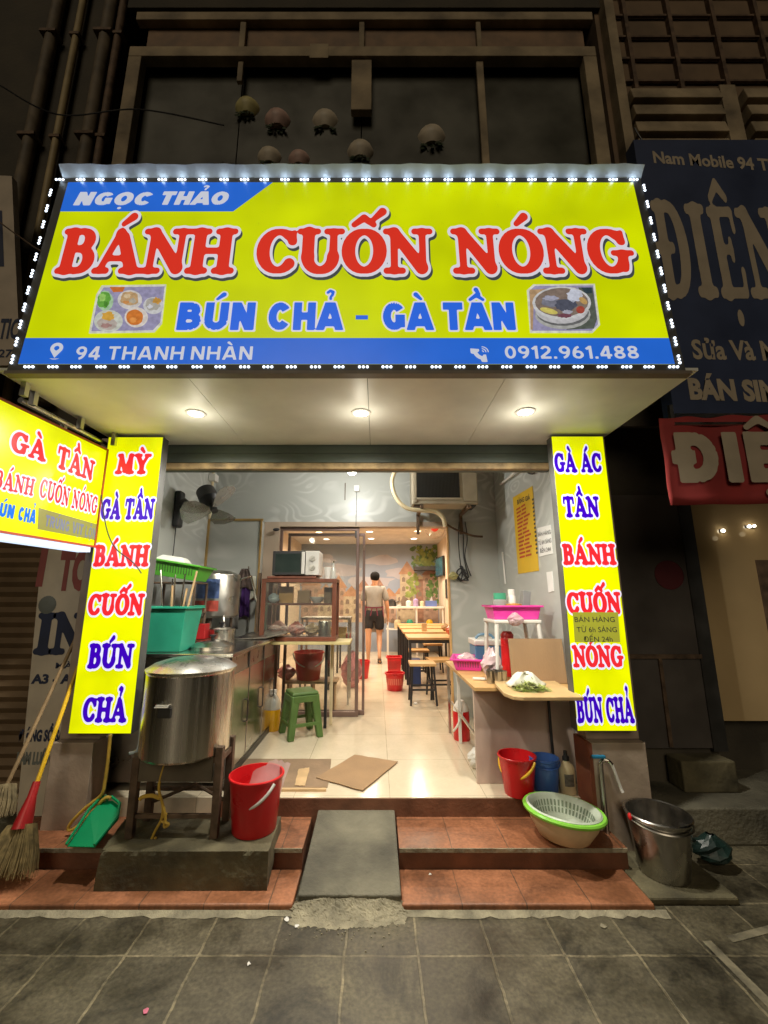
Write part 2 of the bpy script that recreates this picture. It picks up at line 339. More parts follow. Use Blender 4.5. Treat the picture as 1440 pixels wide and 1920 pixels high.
def sans(ch, w):
    """heavy upright sans capitals and figures as straight-cut strokes of half width w"""
    W = .74; r = W-w; t = 1-w
    if ch == 'A': return [(.035,-.1,.385,1.1),(.745,-.1,.395,1.1),(.2,.27,.58,.27)], .78
    if ch == 'B': return [(w,0,w,1),(w,t,.36,t),(w,.52,.4,.52),(w,w,.38,w)]+_ell(.36,(t+.52)/2,.33-w,(t-.52)/2,90,-90)+_ell(.38,(w+.52)/2,.36-w,(.52-w)/2,90,-90), W
    if ch == 'C': return _ell(.38,.5,.38-w,.5-w,38,322,26), W
    if ch == 'G': return _ell(.38,.5,.38-w,.5-w,38,335,26)+[(.42,.42,W,.42),(W-w,.1,W-w,.5)], W+.02
    if ch in 'DĐ': return [(w,0,w,1),(w,t,.34,t),(w,w,.34,w)]+_ell(.34,.5,.40-w,.5-w,90,-90,22)+([(-.09,.5,.34,.5)] if ch == 'Đ' else []), W
    if ch == 'E': return [(w,0,w,1),(w,t,.6,t),(w,.5,.56,.5),(w,w,.61,w)], .62
    if ch == 'H': return [(w,0,w,1),(r,0,r,1),(w,.5,r,.5)], W
    if ch == 'I': return [(w,0,w,1)], 2*w
    if ch == 'L': return [(w,0,w,1),(w,w,.56,w)], .57
    if ch == 'M': return [(w,0,w,1),(.92-w,0,.92-w,1),(w*.9,1.06,.47,.1),(.92-w*.9,1.06,.45,.1)], .92
    if ch == 'N': return [(w,0,w,1),(r,0,r,1),(w*.8,1.06,W-w*.8,-.06)], W
    if ch == 'O': return _ell(.4,.5,.4-w,.5-w,0,360,30), .8
    if ch == 'R': return [(w,0,w,1),(w,t,.38,t),(w,.47,.4,.47),(.36,.5,.64,-.08)]+_ell(.38,(t+.47)/2,.35-w,(t-.47)/2,90,-90), W
    if ch == 'S': return _ell(.36,(.5+t)/2,.35-w,(t-.5)/2,35,270,18)+_ell(.36,(.5+w)/2,.36-w,(.5-w)/2,90,-145,18), .72
    if ch == 'T': return [(.33,0,.33,1),(0,t,.66,t)], .66
    if ch == 'U': return [(w,.34,w,1),(r,.34,r,1)]+_ell(W/2,.36,W/2-w,.36-w,180,360,20), W
    if ch == 'V': return [(.03,1.1,.37,-.1),(.71,1.1,.37,-.1)], .74
    if ch == 'X': return [(.05,1.06,.67,-.06),(.67,1.06,.05,-.06)], .72
    if ch == '0': return _ell(.31,.5,.31-w,.5-w,0,360,28), .62
    if ch == '1': return [(.27,0,.27,1),(.27,.93,.04,.74)], .27+w
    if ch == '2': return _ell(.31,.70,.29-w,.30-w,165,-35,16)+[(.49,.56,.06,.12),(.02,w,.6,w)], .6
    if ch == '3': return _ell(.3,.74,.28-w,.26-w,160,-90,14)+_ell(.3,.285,.3-w,.285-w,90,-160,14), .6
    if ch == '4': return [(.44,0,.44,1),(.42,1.02,.05,.3),(0,.27,.64,.27)], .64
    if ch == '6': return _ell(.31,.32,.31-w,.32-w,0,360,24)+_ell(.42,.36,.42-w,.64-w,95,180,14), .62
    if ch == '9': return _ell(.31,.68,.31-w,.32-w,0,360,24)+_ell(.2,.64,.42-w,.64-w,-85,0,14), .62
    if ch == '7': return [(0,t,.58,t),(.52,.95,.18,-.05)], .58
    if ch == '8': return _ell(.31,.74,.28-w,.26-w,0,360,22)+_ell(.31,.28,.31-w,.28-w,0,360,22), .62
    if ch == '.': return [(.02,w,.02+2*w,w)], .04+2*w
    if ch == '-': return [(.04,.42,.34,.42)], .38
    return [], .30
FIELD = {}
def field(text, step=.035, fat=0., gap=.04, kind='serif', w=.11):
    key = (text, step, fat, gap, kind, w)
    if key in FIELD: return FIELD[key]
    x = 0; items = []
    for ch in text:
        d = unicodedata.normalize('NFD', ch); base, ms = d[0], d[1:]
        if kind == 'sans':
            rs, wd = sans(ch if ch == 'Đ' else base, w); items.append((x, accents(ms, wd*.5), wd, rs)); x += wd + gap; continue
        g, wd = glyph(ch if ch == 'Đ' else base)
        g = list(g) + accents(ms, wd*.48)
        items.append((x, g, wd, [])); x += wd + gap
    W_ = x - gap
    xs = np.arange(-.3, W_+.3, step); ys = np.arange(-.45, 1.75, step)
    V = np.full((len(ys), len(xs)), 9.)
    for x0, g, wd, rs in items:
        i0 = np.searchsorted(xs, x0-.35); i1 = np.searchsorted(xs, x0+wd+.35)
        X, Y = np.meshgrid(xs[i0:i1]-x0, ys); G = np.full(X.shape, 9.)
        for q in rs: G = np.minimum(G, _rect(X, Y, *q, w))
        if rs: G = np.maximum(G, np.maximum(-Y, Y-1))
        for ch in g:
            C_ = np.full(X.shape, 9.)
            for a, b in zip(ch[:-1], ch[1:]): C_ = np.minimum(C_, _seg(X, Y, a, b))
            k = .05; h = np.clip(k - np.abs(G-C_), 0, k)/k
            G = np.minimum(G, C_) - h*h*k*.25
        V[:, i0:i1] = np.minimum(V[:, i0:i1], G)
    FIELD[key] = (xs, ys, V - fat, W_)
    return FIELD[key]
def contour(mb, F, level, fn, mi=0):
    """fill the region where the distance field is below level"""
    xs, ys, V, W_ = F; V = V - level; ny, nx = V.shape; ins = V < 0
    cnt = ins[:-1,:-1].astype(int) + ins[1:,:-1] + ins[:-1,1:] + ins[1:,1:]
    for j in range(ny-1):
        i = 0; row = cnt[j]
        while i < nx-1:
            if row[i] == 4:
                i2 = i
                while i2 < nx-1 and row[i2] == 4: i2 += 1
                mb.add([fn(xs[i],ys[j]),fn(xs[i2],ys[j]),fn(xs[i2],ys[j+1]),fn(xs[i],ys[j+1])],[(0,1,2,3)],mi); i = i2; continue
            if row[i] > 0:
                cs = ((i,j),(i+1,j),(i+1,j+1),(i,j+1)); poly = []
                for q in range(4):
                    (ax,ay),(bx,by) = cs[q], cs[(q+1)%4]; va, vb = V[ay,ax], V[by,bx]
                    if va < 0: poly.append((xs[ax],ys[ay]))
                    if (va < 0) != (vb < 0):
                        t = va/(va-vb); poly.append((xs[ax]+(xs[bx]-xs[ax])*t, ys[ay]+(ys[by]-ys[ay])*t))
                if len(poly) > 2: mb.add([fn(*p) for p in poly],[tuple(range(len(poly)))],mi)
            i += 1
def letter(name, text, pl, u0, u1, v0, cap, mats, parent, levels, d0=.003, step=.04, fat=0., gap=.04, shear=0., kind='serif', w=.11):
    """levels: (offset, dx, dy) from back to front, one material each"""
    F = field(text, step, fat, gap, kind, w); W_ = F[3]; mb = MB()
    for k, (lv, dx, dy) in enumerate(levels):
        dd = d0 + .0012*k
        contour(mb, F, lv, lambda x, y: pl.p(u0 + ((x+dx+shear*y)/W_)*(u1-u0), v0 + (y+dy)*cap, dd), k)
    return mb.build(name, mats, parent)
def plain(name, text, pl, u0, u1, v0, cap, m, parent, d=.003, off=.02, shear=0., spacing=1.):
    """sans lettering, fitted between u0 and u1 with its capitals cap high"""
    cu = bpy.data.curves.new('t', 'FONT'); cu.body = text; cu.size = 1; cu.offset = off; cu.space_character = spacing; cu.resolution_u = 3
    ob = bpy.data.objects.new('t', cu); COL.objects.link(ob)
    bpy.context.view_layer.update()
    me = bpy.data.meshes.new_from_object(ob.evaluated_get(bpy.context.evaluated_depsgraph_get()))
    bpy.data.objects.remove(ob); bpy.data.curves.remove(cu)
    if not len(me.vertices): return None
    xs = [v.co.x for v in me.vertices]; x0, x1 = min(xs), max(xs); mb = MB()
    k = (u1-u0)/(x1-x0); kv = cap/.727
    mb.add([pl.p(u0 + (v.co.x-x0)*k + shear*v.co.y*kv, v0 + v.co.y*kv, d) for v in me.vertices],[tuple(p.vertices) for p in me.polygons])
    bpy.data.meshes.remove(me)
    return mb.build(name, m, parent)
def plain_px(name, text, pl, xl, yl, xr, yr, cappx, m, parent, **kw):
    """left and right ends of the base line and the cap height as seen in the photo"""
    u0, v0 = pl.uv(xl, yl); u1, v1 = pl.uv(xr, yr); _, vt = pl.uv(xl, yl-cappx)
    q = Plane(pl.p(u0, v0), pl.u*(u1-u0) + pl.v*(v1-v0), pl.v)
    return plain(name, text, q, 0, math.hypot(u1-u0, v1-v0), 0, vt-v0, m, parent, **kw)
def letter_px(name, text, pl, xl, yl, xr, yr, cappx, mats, parent, levels, **kw):
    u0, v0 = pl.uv(xl, yl); u1, v1 = pl.uv(xr, yr); _, vt = pl.uv(xl, yl-cappx)
    q = Plane(pl.p(u0, v0), pl.u*(u1-u0) + pl.v*(v1-v0), pl.v)
    return letter(name, text, q, 0, math.hypot(u1-u0, v1-v0), 0, vt-v0, mats, parent, levels, **kw)
# ================================================================= materials in use
M = {}
M['pave'] = tiled('pavement_tile', (.086,.073,.045), (.215,.18,.11), (.304,.304), (-.134,2.072), .0062, .5, var=.32, dirt=.55, bump=.6, jitter=.16, warp=.009, blotch=.68, jfade=.6)
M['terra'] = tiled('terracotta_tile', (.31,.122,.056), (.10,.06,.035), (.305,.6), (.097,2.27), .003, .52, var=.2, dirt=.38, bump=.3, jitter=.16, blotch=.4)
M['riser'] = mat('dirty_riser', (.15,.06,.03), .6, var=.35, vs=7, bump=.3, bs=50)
M['floor'] = tiled('cream_floor_tile', (.66,.57,.42), (.30,.25,.18), (.6,.6), (.08,2.93), .0022, .15, var=.03, dirt=.06, bump=.02, jitter=.02, warp=.0005, rv=.025)
M['conc'] = mat('mossy_concrete', (.10,.086,.048), .85, var=.6, vs=5, bump=.7, bs=28)
M['ramp'] = mat('worn_concrete', (.122,.112,.080), .8, var=.62, vs=3.4, bump=.9, bs=45)
M['mortar'] = mat('crumbled_mortar', (.27,.24,.165), .9, var=.4, vs=12, bump=1., bs=35)
M['panel'] = wavy_panel('grey_wavy_panel', (.43,.45,.43), (.56,.58,.56), rough=.36)
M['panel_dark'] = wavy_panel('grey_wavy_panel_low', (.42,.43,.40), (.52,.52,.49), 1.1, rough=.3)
M['gold'] = mat('gold_trim', (.42,.27,.09), .4, metal=.4, var=.2)
M['white_paint'] = mat('white_paint', (.74,.72,.66), .5, var=.05)
M['soffit'] = mat('soffit_board', (.84,.84,.78), .42, var=.10, vs=3)
M['cream_wall'] = mat('cream_plaster', (.62,.50,.37), .7, var=.12, vs=2.5)
M['old_cream'] = mat('old_cream_paint', (.30,.235,.15), .8, var=.55, vs=3, bump=.3)
M['dark_wall'] = mat('sooty_wall', (.065,.055,.04), .9, var=.4, vs=2.2, bump=.4)
M['black'] = mat('black_plastic', (.018,.018,.02), .45)
M['dark_metal'] = mat('dark_metal', (.07,.068,.066), .4, metal=.6, var=.2)
M['iron'] = mat('rusty_iron', (.13,.085,.055), .7, metal=.3, var=.5, vs=14, bump=.3)
M['steel'] = mat('stainless_steel', (.66,.64,.59), .2, metal=1., var=.08, vs=4)
M['steel_dull'] = mat('dull_steel', (.50,.48,.44), .32, metal=1., var=.15, vs=8)
M['alu'] = mat('aluminium', (.62,.62,.62), .3, metal=1.)
M['wood_red'] = mat('red_brown_wood', (.17,.055,.03), .4, var=.25, vs=12, stretch=(1,1,.2))
M['wood_light'] = mat('light_wood', (.55,.33,.13), .45, var=.18, vs=10, stretch=(.2,1,1))
M['ply'] = mat('plywood_edge', (.56,.38,.20), .5, var=.2, vs=9)
M['card'] = mat('cardboard', (.34,.215,.115), .85, var=.13, vs=5, bump=.15, bs=90, stretch=(1,1,.3))
M['card_dark'] = mat('worn_cardboard', (.25,.17,.105), .9, var=.2, vs=5, bump=.2)
M['red_pl'] = mat('red_plastic', (.60,.012,.016), .33, var=.14, spec=.55)
M['red_dk'] = mat('dull_red_plastic', (.42,.02,.022), .38, var=.08)
M['pink_pl'] = mat('pink_plastic', (.72,.05,.36), .35, var=.06)
M['teal_pl'] = mat('teal_plastic', (.03,.36,.23), .45, var=.16)
M['green_pl'] = mat('green_plastic', (.10,.42,.04), .4, var=.08)
M['lime_pl'] = mat('lime_rim_plastic', (.24,.62,.06), .35)
M['dust_green'] = mat('dustpan_green', (.0,.30,.12), .4, var=.1)
M['stool_green'] = mat('olive_green_plastic', (.07,.135,.03), .5, var=.16)
M['blue_pl'] = mat('blue_plastic', (.05,.13,.42), .4)
M['cream_pl'] = mat('cream_plastic', (.64,.54,.34), .45, var=.14)
M['white_pl'] = mat('white_plastic', (.72,.70,.66), .38, var=.04)
M['mesh_pl'] = mat('pale_green_plastic', (.50,.56,.46), .4)
M['yel_pl'] = mat('yellow_plastic', (.80,.48,.02), .4)
M['yel_cord'] = mat('yellow_cord', (.62,.40,.06), .6, var=.25, vs=20)
M['foam'] = mat('white_foam', (.74,.76,.70), .7, var=.05)
M['cloth_w'] = mat('white_cloth', (.70,.70,.60), .9, var=.1, bump=.3)
M['leafgreen'] = mat('cut_greens', (.30,.38,.06), .7, var=.4, vs=18)
M['leaf'] = mat('leaf', (.02,.035,.012), .6, var=.4, vs=18)
M['paper'] = mat('white_paper', (.72,.72,.70), .7, var=.04)
M['ink'] = mat('black_ink', (.03,.03,.035), .7)
M['marble'] = mat('brown_marble_panel', (.46,.35,.295), .35, var=.35, vs=3.2, stretch=(1,1,.5))
M['pinkstone'] = mat('dusty_pillar_tile', (.42,.33,.255), .6, var=.2, vs=6, bump=.15)
M['redbrown'] = mat('red_brown_paint', (.22,.06,.03), .6, var=.2)
M['skin'] = mat('skin', (.50,.27,.16), .55, var=.06)
M['shirt'] = mat('grey_tan_shirt', (.25,.245,.225), .9, var=.1, vs=10, bump=.2)
M['shorts'] = mat('black_shorts', (.016,.015,.017), .85)
M['maroon'] = mat('maroon_strap', (.13,.02,.04), .8)
M['hair'] = mat('black_hair', (.010,.009,.008), .9, bump=.5, spec=.15)
M['rubber'] = mat('dark_sandal', (.09,.06,.05), .7)
M['purple'] = mat('purple_cloth', (.065,.02,.14), .9, var=.2)
M['fur'] = mat('mottled_brown_cloth', (.10,.07,.06), .95, var=.6, vs=22, bump=.5)
M['greycloth'] = mat('grey_cloth', (.30,.28,.26), .9, var=.15)
M['glass'] = glass('door_glass', (.94,.95,.93), .05, .03)
M['glass_c'] = glass('cabinet_glass', (.95,.97,.95), .04, .04)
M['mauve'] = mat('mauve_door_frame', (.20,.135,.115), .4, metal=.5, var=.1)
M['taupe'] = mat('taupe_header', (.42,.33,.25), .6, var=.08)
M['sign_box'] = mat('dark_sign_housing', (.085,.085,.08), .5, var=.2)
M['lip'] = mat('zinc_lip', (.74,.78,.80), .5, metal=.0, var=.12)
# lit faces of the signs (backlit film: what glows is the sign)
YEL = (.53,.61,.0); YEL2 = (.78,.82,.0)
M['L_yel'] = lit('backlit_yellow_film', YEL, 1., var=.15, vs=2.1, base=.3)
M['L_yel2'] = lit('backlit_bright_yellow_film', YEL2, 1., var=.2, vs=3.5, base=.3)
M['L_blue'] = lit('backlit_blue_film', (.018,.13,.62), .9, base=.3, var=.05, sampled=False)
M['L_red'] = lit('backlit_red_letter', (.62,.028,.014), 1., base=.3, sampled=False)
M['L_white'] = lit('backlit_white_edge', (.62,.60,.66), 1., base=.3, sampled=False)
M['L_whiteglow'] = lit('backlit_white_outline', (.78,.76,.92), 1., base=.3, sampled=False)
M['L_shadow'] = lit('backlit_grey_drop', (.055,.065,.07), .8, base=.5, sampled=False)
M['L_bluetx'] = lit('backlit_blue_letter', (.02,.12,.66), 1., base=.3, sampled=False)
M['L_red2'] = lit('backlit_scarlet_letter', (.80,.022,.03), 1., base=.3, sampled=False)
M['L_indigo'] = lit('backlit_indigo_letter', (.045,.0,.50), .9, base=.3, sampled=False)
M['L_sky'] = lit('backlit_sky_blue_letter', (.0,.14,.70), 1., base=.3, sampled=False)
M['L_pale'] = lit('backlit_pale_letter', (.52,.54,.62), 1., base=.3, sampled=False)
M['led'] = lit('white_led', (.78,.87,1.), 3.2, base=.6)
M['lamp'] = lit('lamp_lens', (1.,.93,.76), 9., base=.6)
M['lamp_warm'] = lit('warm_lamp_lens', (1.,.78,.45), 8., base=.6)

def lamp(parent, loc, watts, col, kind='SPOT', angle=150, r=.05, blend=.6):
    d = bpy.data.lights.new('lamp_light', kind); d.energy = watts; d.color = col; d.shadow_soft_size = r
    if kind == 'SPOT': d.spot_size = R(angle); d.spot_blend = blend
    o = bpy.data.objects.new('lamp_light', d); COL.objects.link(o); o.parent = parent; o.location = Vector(loc) - WL[parent]
    return o

# ================================================================= the setting
ZF = .24            # shop floor
mb = MB(); mb.quad((-14,-9,0),(14,-9,0),(14,9,0),(-14,9,0))
tag(mb.build('pavement', M['pave']), kind='structure')
mb = MB(); mb.box((-1.86,2.905,ZF-.12),(1.35,10.2,ZF))
tag(mb.build('floor', M['floor']), kind='structure')

# steps: two flights of two treads with the ramp slot between
st = thing('entrance_steps', 'low terracotta tiled steps on both sides of the grey ramp', 'steps', (0,2.6,0))
for x0, x1, xe in ((-2.14,-.40,-2.10),(.118,1.312,1.34)):
    m = MB(); m.box((x0,2.312,0),(x1,2.58,.036)); m.build('tread', M['terra'], st, bevel=.008)
    xe = x0 if x1 > 0 else xe
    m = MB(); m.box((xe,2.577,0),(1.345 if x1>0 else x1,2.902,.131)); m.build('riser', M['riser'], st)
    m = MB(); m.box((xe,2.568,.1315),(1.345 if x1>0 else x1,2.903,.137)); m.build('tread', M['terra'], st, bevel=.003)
for a_, b_ in ((-2.1,-.402),(.12,1.343)):
    m = MB(); m.box((a_,2.5625,.117),(b_,2.5675,.1385)); m.build('nosing', M['mortar'], st, bevel=.002)
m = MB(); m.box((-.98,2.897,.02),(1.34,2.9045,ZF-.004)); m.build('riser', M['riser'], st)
# crumbled mortar bed along the foot of the steps
rnd = random.Random(3)
m = MB()
for (xa, xb) in ((-2.3,-.36),(.08,1.36)):
    n = 40; top = []; 
    for i in range(n+1):
        x = xa+(xb-xa)*i/n; w = .018+.022*rnd.random(); top.append((x, 2.312-w))
    for (x,y),(x2,y2) in zip(top[:-1],top[1:]):
        m.add([(x,y,.0015),(x2,y2,.0015),(x2,2.313,.014),(x,2.313,.014)],[(0,1,2,3)])
tag(m.build('mortar_line', M['mortar']), kind='structure')

rp = thing('ramp', 'worn grey concrete ramp with a crumbled mortar foot between the two flights of steps', 'ramp', (-.13,2.5,0))
m = MB(); m.add([(-.375,2.325,.0),(.112,2.325,.0),(.105,2.90,.0),(-.36,2.90,.0),(-.378,2.325,.066),(.115,2.325,.066),(.108,2.90,.176),(-.362,2.90,.176)],
      [(0,3,2,1),(4,5,6,7),(0,1,5,4),(1,2,6,5),(2,3,7,6),(3,0,4,7)]); m.build('slab', M['ramp'], rp, bevel=.006)
m = MB(); n = 72; rows = []; J = 20; walk = [0.]; w2 = [0.]
for i in range(n): walk.append(walk[-1]*.86 + rnd.uniform(-.009,.009)); w2.append(w2[-1]*.6 + rnd.uniform(-.01,.01))
for j in range(J+1):
    row = []
    for i in range(n+1):
        u = i/n; v = j/J; x = -.40 + .535*u + rnd.uniform(-.003,.003)+w2[j]*(abs(2*u-1)**4); yb = 2.215 + walk[i] + .03*abs(2*u-1)**3
        y = 2.332*(1-v) + yb*v + rnd.uniform(-.002,.002); z = .052*(1-v)**2.0*(1-.6*abs(2*u-1)**6) + .006*(.5+.5*math.sin(u*23+v*7+2*math.sin(v*9)))*(1-v) + rnd.uniform(0,.006)*(1-v) + .001
        row.append((x,y,z))
    rows.append(row)
vs = [p for r_ in rows for p in r_]
m.add(vs,[(j*(n+1)+i,(j+1)*(n+1)+i,(j+1)*(n+1)+i+1,j*(n+1)+i+1) for j in range(J) for i in range(n)])
m.build('mortar_foot', M['mortar'], rp)
m = MB()
for k in range(70):
    x, y = rnd.uniform(-.40,.14), 2.26-abs(rnd.gauss(0,.05))-.02; q = rnd.uniform(.0015,.005); m.ball((x,y,q*.5), q, 6, sc=(1,rnd.uniform(.7,1.3),rnd.uniform(.5,.9)))
tag(m.build('mortar_crumbs', M['mortar'], rp), kind='stuff')

# ---- the shop building
sh = thing('shop_house', 'narrow shop house with grey wavy wall panels, open front and dark window above', 'building', (0,2.95,0))
m = MB(); m.box((-1.96,2.93,ZF-.2),(-1.86,10.3,3.2)); m.build('side_wall', M['panel'], sh)
m = MB(); m.box((1.35,2.93,ZF-.2),(1.45,4.80,3.2)); m.build('side_wall', M['panel'], sh)
m = MB(); m.box((1.47,4.80,ZF-.2),(1.57,10.3,2.80)); m.build('side_wall', M['cream_wall'], sh)
m = MB(); m.box((-1.858,4.82,ZF),(-1.845,10.2,2.75)); m.build('wall_lining', M['cream_wall'], sh)
m = MB(); m.box((-1.86,2.96,2.95),(1.35,4.70,3.05)); m.build('ceiling', M['white_paint'], sh)
m = MB(); m.box((-1.86,4.82,2.75),(1.47,10.3,2.82)); m.build('ceiling', mat('off_white_ceiling', (.58,.53,.47), .6), sh)
m = MB(); m.box((-1.86,10.2,ZF-.2),(1.47,10.3,2.80)); m.build('back_wall', M['cream_wall'], sh)
m = MB(); m.box((-1.86,4.68,2.30),(1.35,4.80,2.95)); m.build('partition_wall', M['panel'], sh)
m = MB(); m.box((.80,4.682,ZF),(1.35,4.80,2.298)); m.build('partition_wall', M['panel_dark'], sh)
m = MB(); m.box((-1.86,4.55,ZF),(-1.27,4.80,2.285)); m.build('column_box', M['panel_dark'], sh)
m = MB(); m.box((-1.268,4.66,ZF),(-1.10,4.80,2.297)); m.build('column_box', M['taupe'], sh)
m = MB(); m.box((-1.86,4.535,2.287),(-1.255,4.56,2.312)); m.box((-1.868,4.53,1.2),(-1.838,4.548,2.287)); m.box((-1.283,4.536,1.0),(-1.262,4.548,2.287)); m.build('trim', M['gold'], sh, bevel=.003)
m = MB(); m.box((-1.10,4.67,2.245),(.80,4.81,2.2985)); m.build('door_header', M['taupe'], sh)
m = MB(); m.box((.785,4.67,ZF),(.802,4.73,2.244)); m.build('door_jamb', M['wood_light'], sh)
# pillars, shutter box, soffit boards
for x0, x1 in ((-1.95,-1.70),(1.285,1.61)):
    m = MB(); m.box((x0,2.80,.605),(x1,2.929,2.56)); m.build('pillar', M['pinkstone'], sh, bevel=.004)
    m = MB(); m.box((x0,2.742,0),(x1,2.929,.602)); m.build('pillar_base', M['pinkstone'], sh, bevel=.004)
m = MB(); m.box((1.262,2.738,.14),(1.284,2.93,.60)); m.build('pillar_edge', M['redbrown'], sh)
m = MB(); m.box((-1.87,2.945,2.43),(1.36,3.20,2.72))
m.box((-1.87,2.938,2.50),(1.36,2.946,2.515)); m.build('shutter_box', mat('shutter_box_paint', (.10,.125,.105), .55, var=.25, vs=3), sh)
m = MB(); m.box((-1.60,2.955,2.385),(1.27,3.0,2.43)); m.build('shutter_bar', mat('rusty_tan_bar', (.40,.28,.14), .7, var=.5, vs=9, bump=.3), sh)
xs = [-1.895,-.97,-.05,.66,1.60]
for a, b in zip(xs[:-1], xs[1:]):
    m = MB(); m.box((a+.0015,1.90,2.56),(b-.0015,2.93,2.575)); m.build('soffit_board', M['soffit'], sh)
# floor above: dark window band behind a cream concrete grid
m = MB(); m.box((-2.42,2.96,2.72),(2.16,3.0,5.02)); m.box((-2.42,2.96,7.0),(2.16,3.0,9.5)); m.build('upper_wall', M['dark_wall'], sh)
for a, b in zip((-2.2,-1.27,-.14,.95),(-1.28,-.15,.94,1.92)):
    m = MB(); m.box((a,3.07,4.99),(b,3.08,6.34)); m.build('window_pane', mat('dusty_dark_pane', (.08,.078,.062), .35, var=.35, vs=2.2), sh)
m = MB(); m.box((-2.27,3.001,4.92),(2.02,3.12,4.985)); m.build('window_ledge', M['dark_wall'], sh)
for (a,b) in (((-2.29,2.93,4.98),(-2.17,3.02,6.34)),((1.90,2.93,4.98),(2.02,3.02,6.34)),((-2.29,2.93,6.342),(2.02,3.02,6.46)),((-2.29,2.95,6.83),(2.05,3.02,6.93)),((-.235,2.955,5.75),(-.05,3.02,6.34)),((-1.29,2.965,6.1),(-1.24,3.0,6.34)),((.92,2.965,4.98),(.985,3.0,6.34)),((-1.30,2.965,6.462),(-1.245,3.0,6.83)),((.94,2.965,6.462),(.985,3.0,6.83)),((-.17,2.965,6.462),(-.12,3.0,6.83))):
    m = MB(); m.box(a,b); m.build('window_bar', M['old_cream'], sh, bevel=.006)
m = MB(); m.box((-2.2,3.02,6.462),(1.98,3.04,6.83)); m.build('window_panel', mat('brown_transom', (.22,.14,.085), .7, var=.3), sh)
for x, w in ((-.62,.17),(.1,.0)):
    if w: m = MB(); m.box((x,2.925,6.31),(x+w,2.929,6.48)); m.build('wall_plate', M['old_cream'], sh)

# pale rounded pots standing dark window ledge
def pot_plant(px, py, Y, r, label, tint):
    c = at(px, py, Y)
    t = thing('planter', label, 'planter', c, 'pale pots in the dark upper window')
    MB().lathe(c, [(r*.75,-r*.75),(r*1.08,-r*.25),(r*1.15,.1*r),(r*1.0,r*.5),(r*.6,r*.78),(0,r*.85)], 18).build('pot', tint, t, smooth=True)
    m = MB(); rr = random.Random(int(px))
    for k in range(26):
        a = rr.random()*6.28; l = r*rr.uniform(.3,.75); p = c + Vector((math.cos(a)*r*.5, -r*.45+math.sin(a)*r*.2, -r*rr.uniform(.6,1.)))
        d = Vector((math.cos(a)*.6, -.3, -rr.uniform(.3,1.))).normalized()*l; sd_ = Vector((-d.z,0,d.x)).normalized()*r*.14
        m.add([p, p+d*.5+sd_, p+d, p+d*.5-sd_], [(0,1,2,3)])
    m.build('leaf', M['leaf'], t)
    for s_ in (-1,1): MB().tube([(c.x+s_*r*.8,c.y,c.z+r*.4),(c.x+s_*r*.1,c.y+.01,6.33)], .004, 5).build('hanger', M['iron'], t)
pc = mat('pale_pot_glaze', (.55,.47,.36), .55, var=.2, vs=9); pc2 = mat('pink_pot_glaze', (.50,.33,.28), .55, var=.3, vs=9); pc3 = mat('yellow_pot_glaze', (.48,.42,.18), .55, var=.3, vs=9)
pot_plant(466,212,3.10,.105,'yellowish pot at the left end of the pot row in the dark upper window',pc3)
pot_plant(522,235,3.10,.11,'pinkish pot beside the yellowish one in the dark upper window',pc2)
pot_plant(611,238,3.12,.115,'large pale pot left of the middle post in the dark upper window',pc)
pot_plant(676,293,3.10,.11,'pale pot low under the middle post in the dark upper window',pc)
pot_plant(808,268,3.12,.12,'single pale pot right of the middle post in the dark upper window',pc)
pot_plant(507,303,3.10,.10,'half hidden pot just above the sign, under the pinkish pot',pc)
pot_plant(562,306,3.10,.09,'half hidden small pot just above the sign, under the large pale pot',pc2)

# ---- left neighbour: shutter, dark wall, pipes
nl = thing('neighbouring_house', 'dark house on the left with a closed brown roller shutter', 'building', (-3.2,3.0,0))
m = MB(); m.box((-5.2,3.02,2.3),(-2.42,3.3,10)); m.build('wall', M['dark_wall'], nl)
m = MB(); z = .06
while z < 2.3:
    m.add([(-5.2,3.06,z),(-1.97,3.06,z),(-1.97,3.035,z+.035),(-5.2,3.035,z+.035),(-1.97,3.06,z+.07),(-5.2,3.06,z+.07)],[(0,1,2,3),(3,2,4,5)]); z += .07
m.build('roller_shutter', mat('brown_shutter', (.20,.135,.075), .5, metal=.3, var=.25, vs=3), nl)
m = MB(); m.box((-5.2,2.9,0),(-2.12,3.05,.10)); m.build('doorstep', M['conc'], nl)
for i, (a, b, r_, lb) in enumerate((((176,40),(98,330),.03,'thin tan drainpipe at the left edge of the upper wall'),((208,150),(158,330),.055,'wide stained drainpipe right of the thin tan one'),((226,100),(183,330),.035,'dark narrow drainpipe nearest the cream window grid'),((75,150),(48,330),.05,'dark stained drainpipe farthest left on the upper wall'))):
    p = at(*b, 2.98); q = at(*a, 2.98)
    t = thing('drainpipe', lb, 'pipe', (p.x,2.96,p.z), 'drainpipes on the upper left wall')
    mt = (mat('tan_pipe', (.34,.26,.13), .6, var=.25), mat('stained_pipe', (.13,.10,.065), .7, var=.5), M['iron'], mat('stained_pipe', (.24,.18,.11), .7))[i]
    m = MB(); m.tube([(p.x,2.955,2.9),(p.x,2.955,8.5)], r_, 10); m.build('pipe', mt, t, smooth=True)
    m = MB()
    for zz in (4.2,5.4,6.6): m = MB(); m.box((p.x-r_*1.5,2.955-r_*1.15,zz),(p.x+r_*1.5,3.0,zz+.03)); m.build('clamp', M['iron'], t)
m = MB(); m.slab([(-2.42,2.70,4.05),(-2.1,2.70,4.05),(-2.1,2.70,4.75),(-2.34,2.70,4.75)],(0,-1,0),.02)
tag(m.build('metal_sheet', mat('grey_blue_sheet', (.16,.20,.24), .5, var=.2), loc=(-2.25,2.7,4.05)), 'grey blue metal sheet hanging beside the top left corner of the yellow sign', 'sheet')

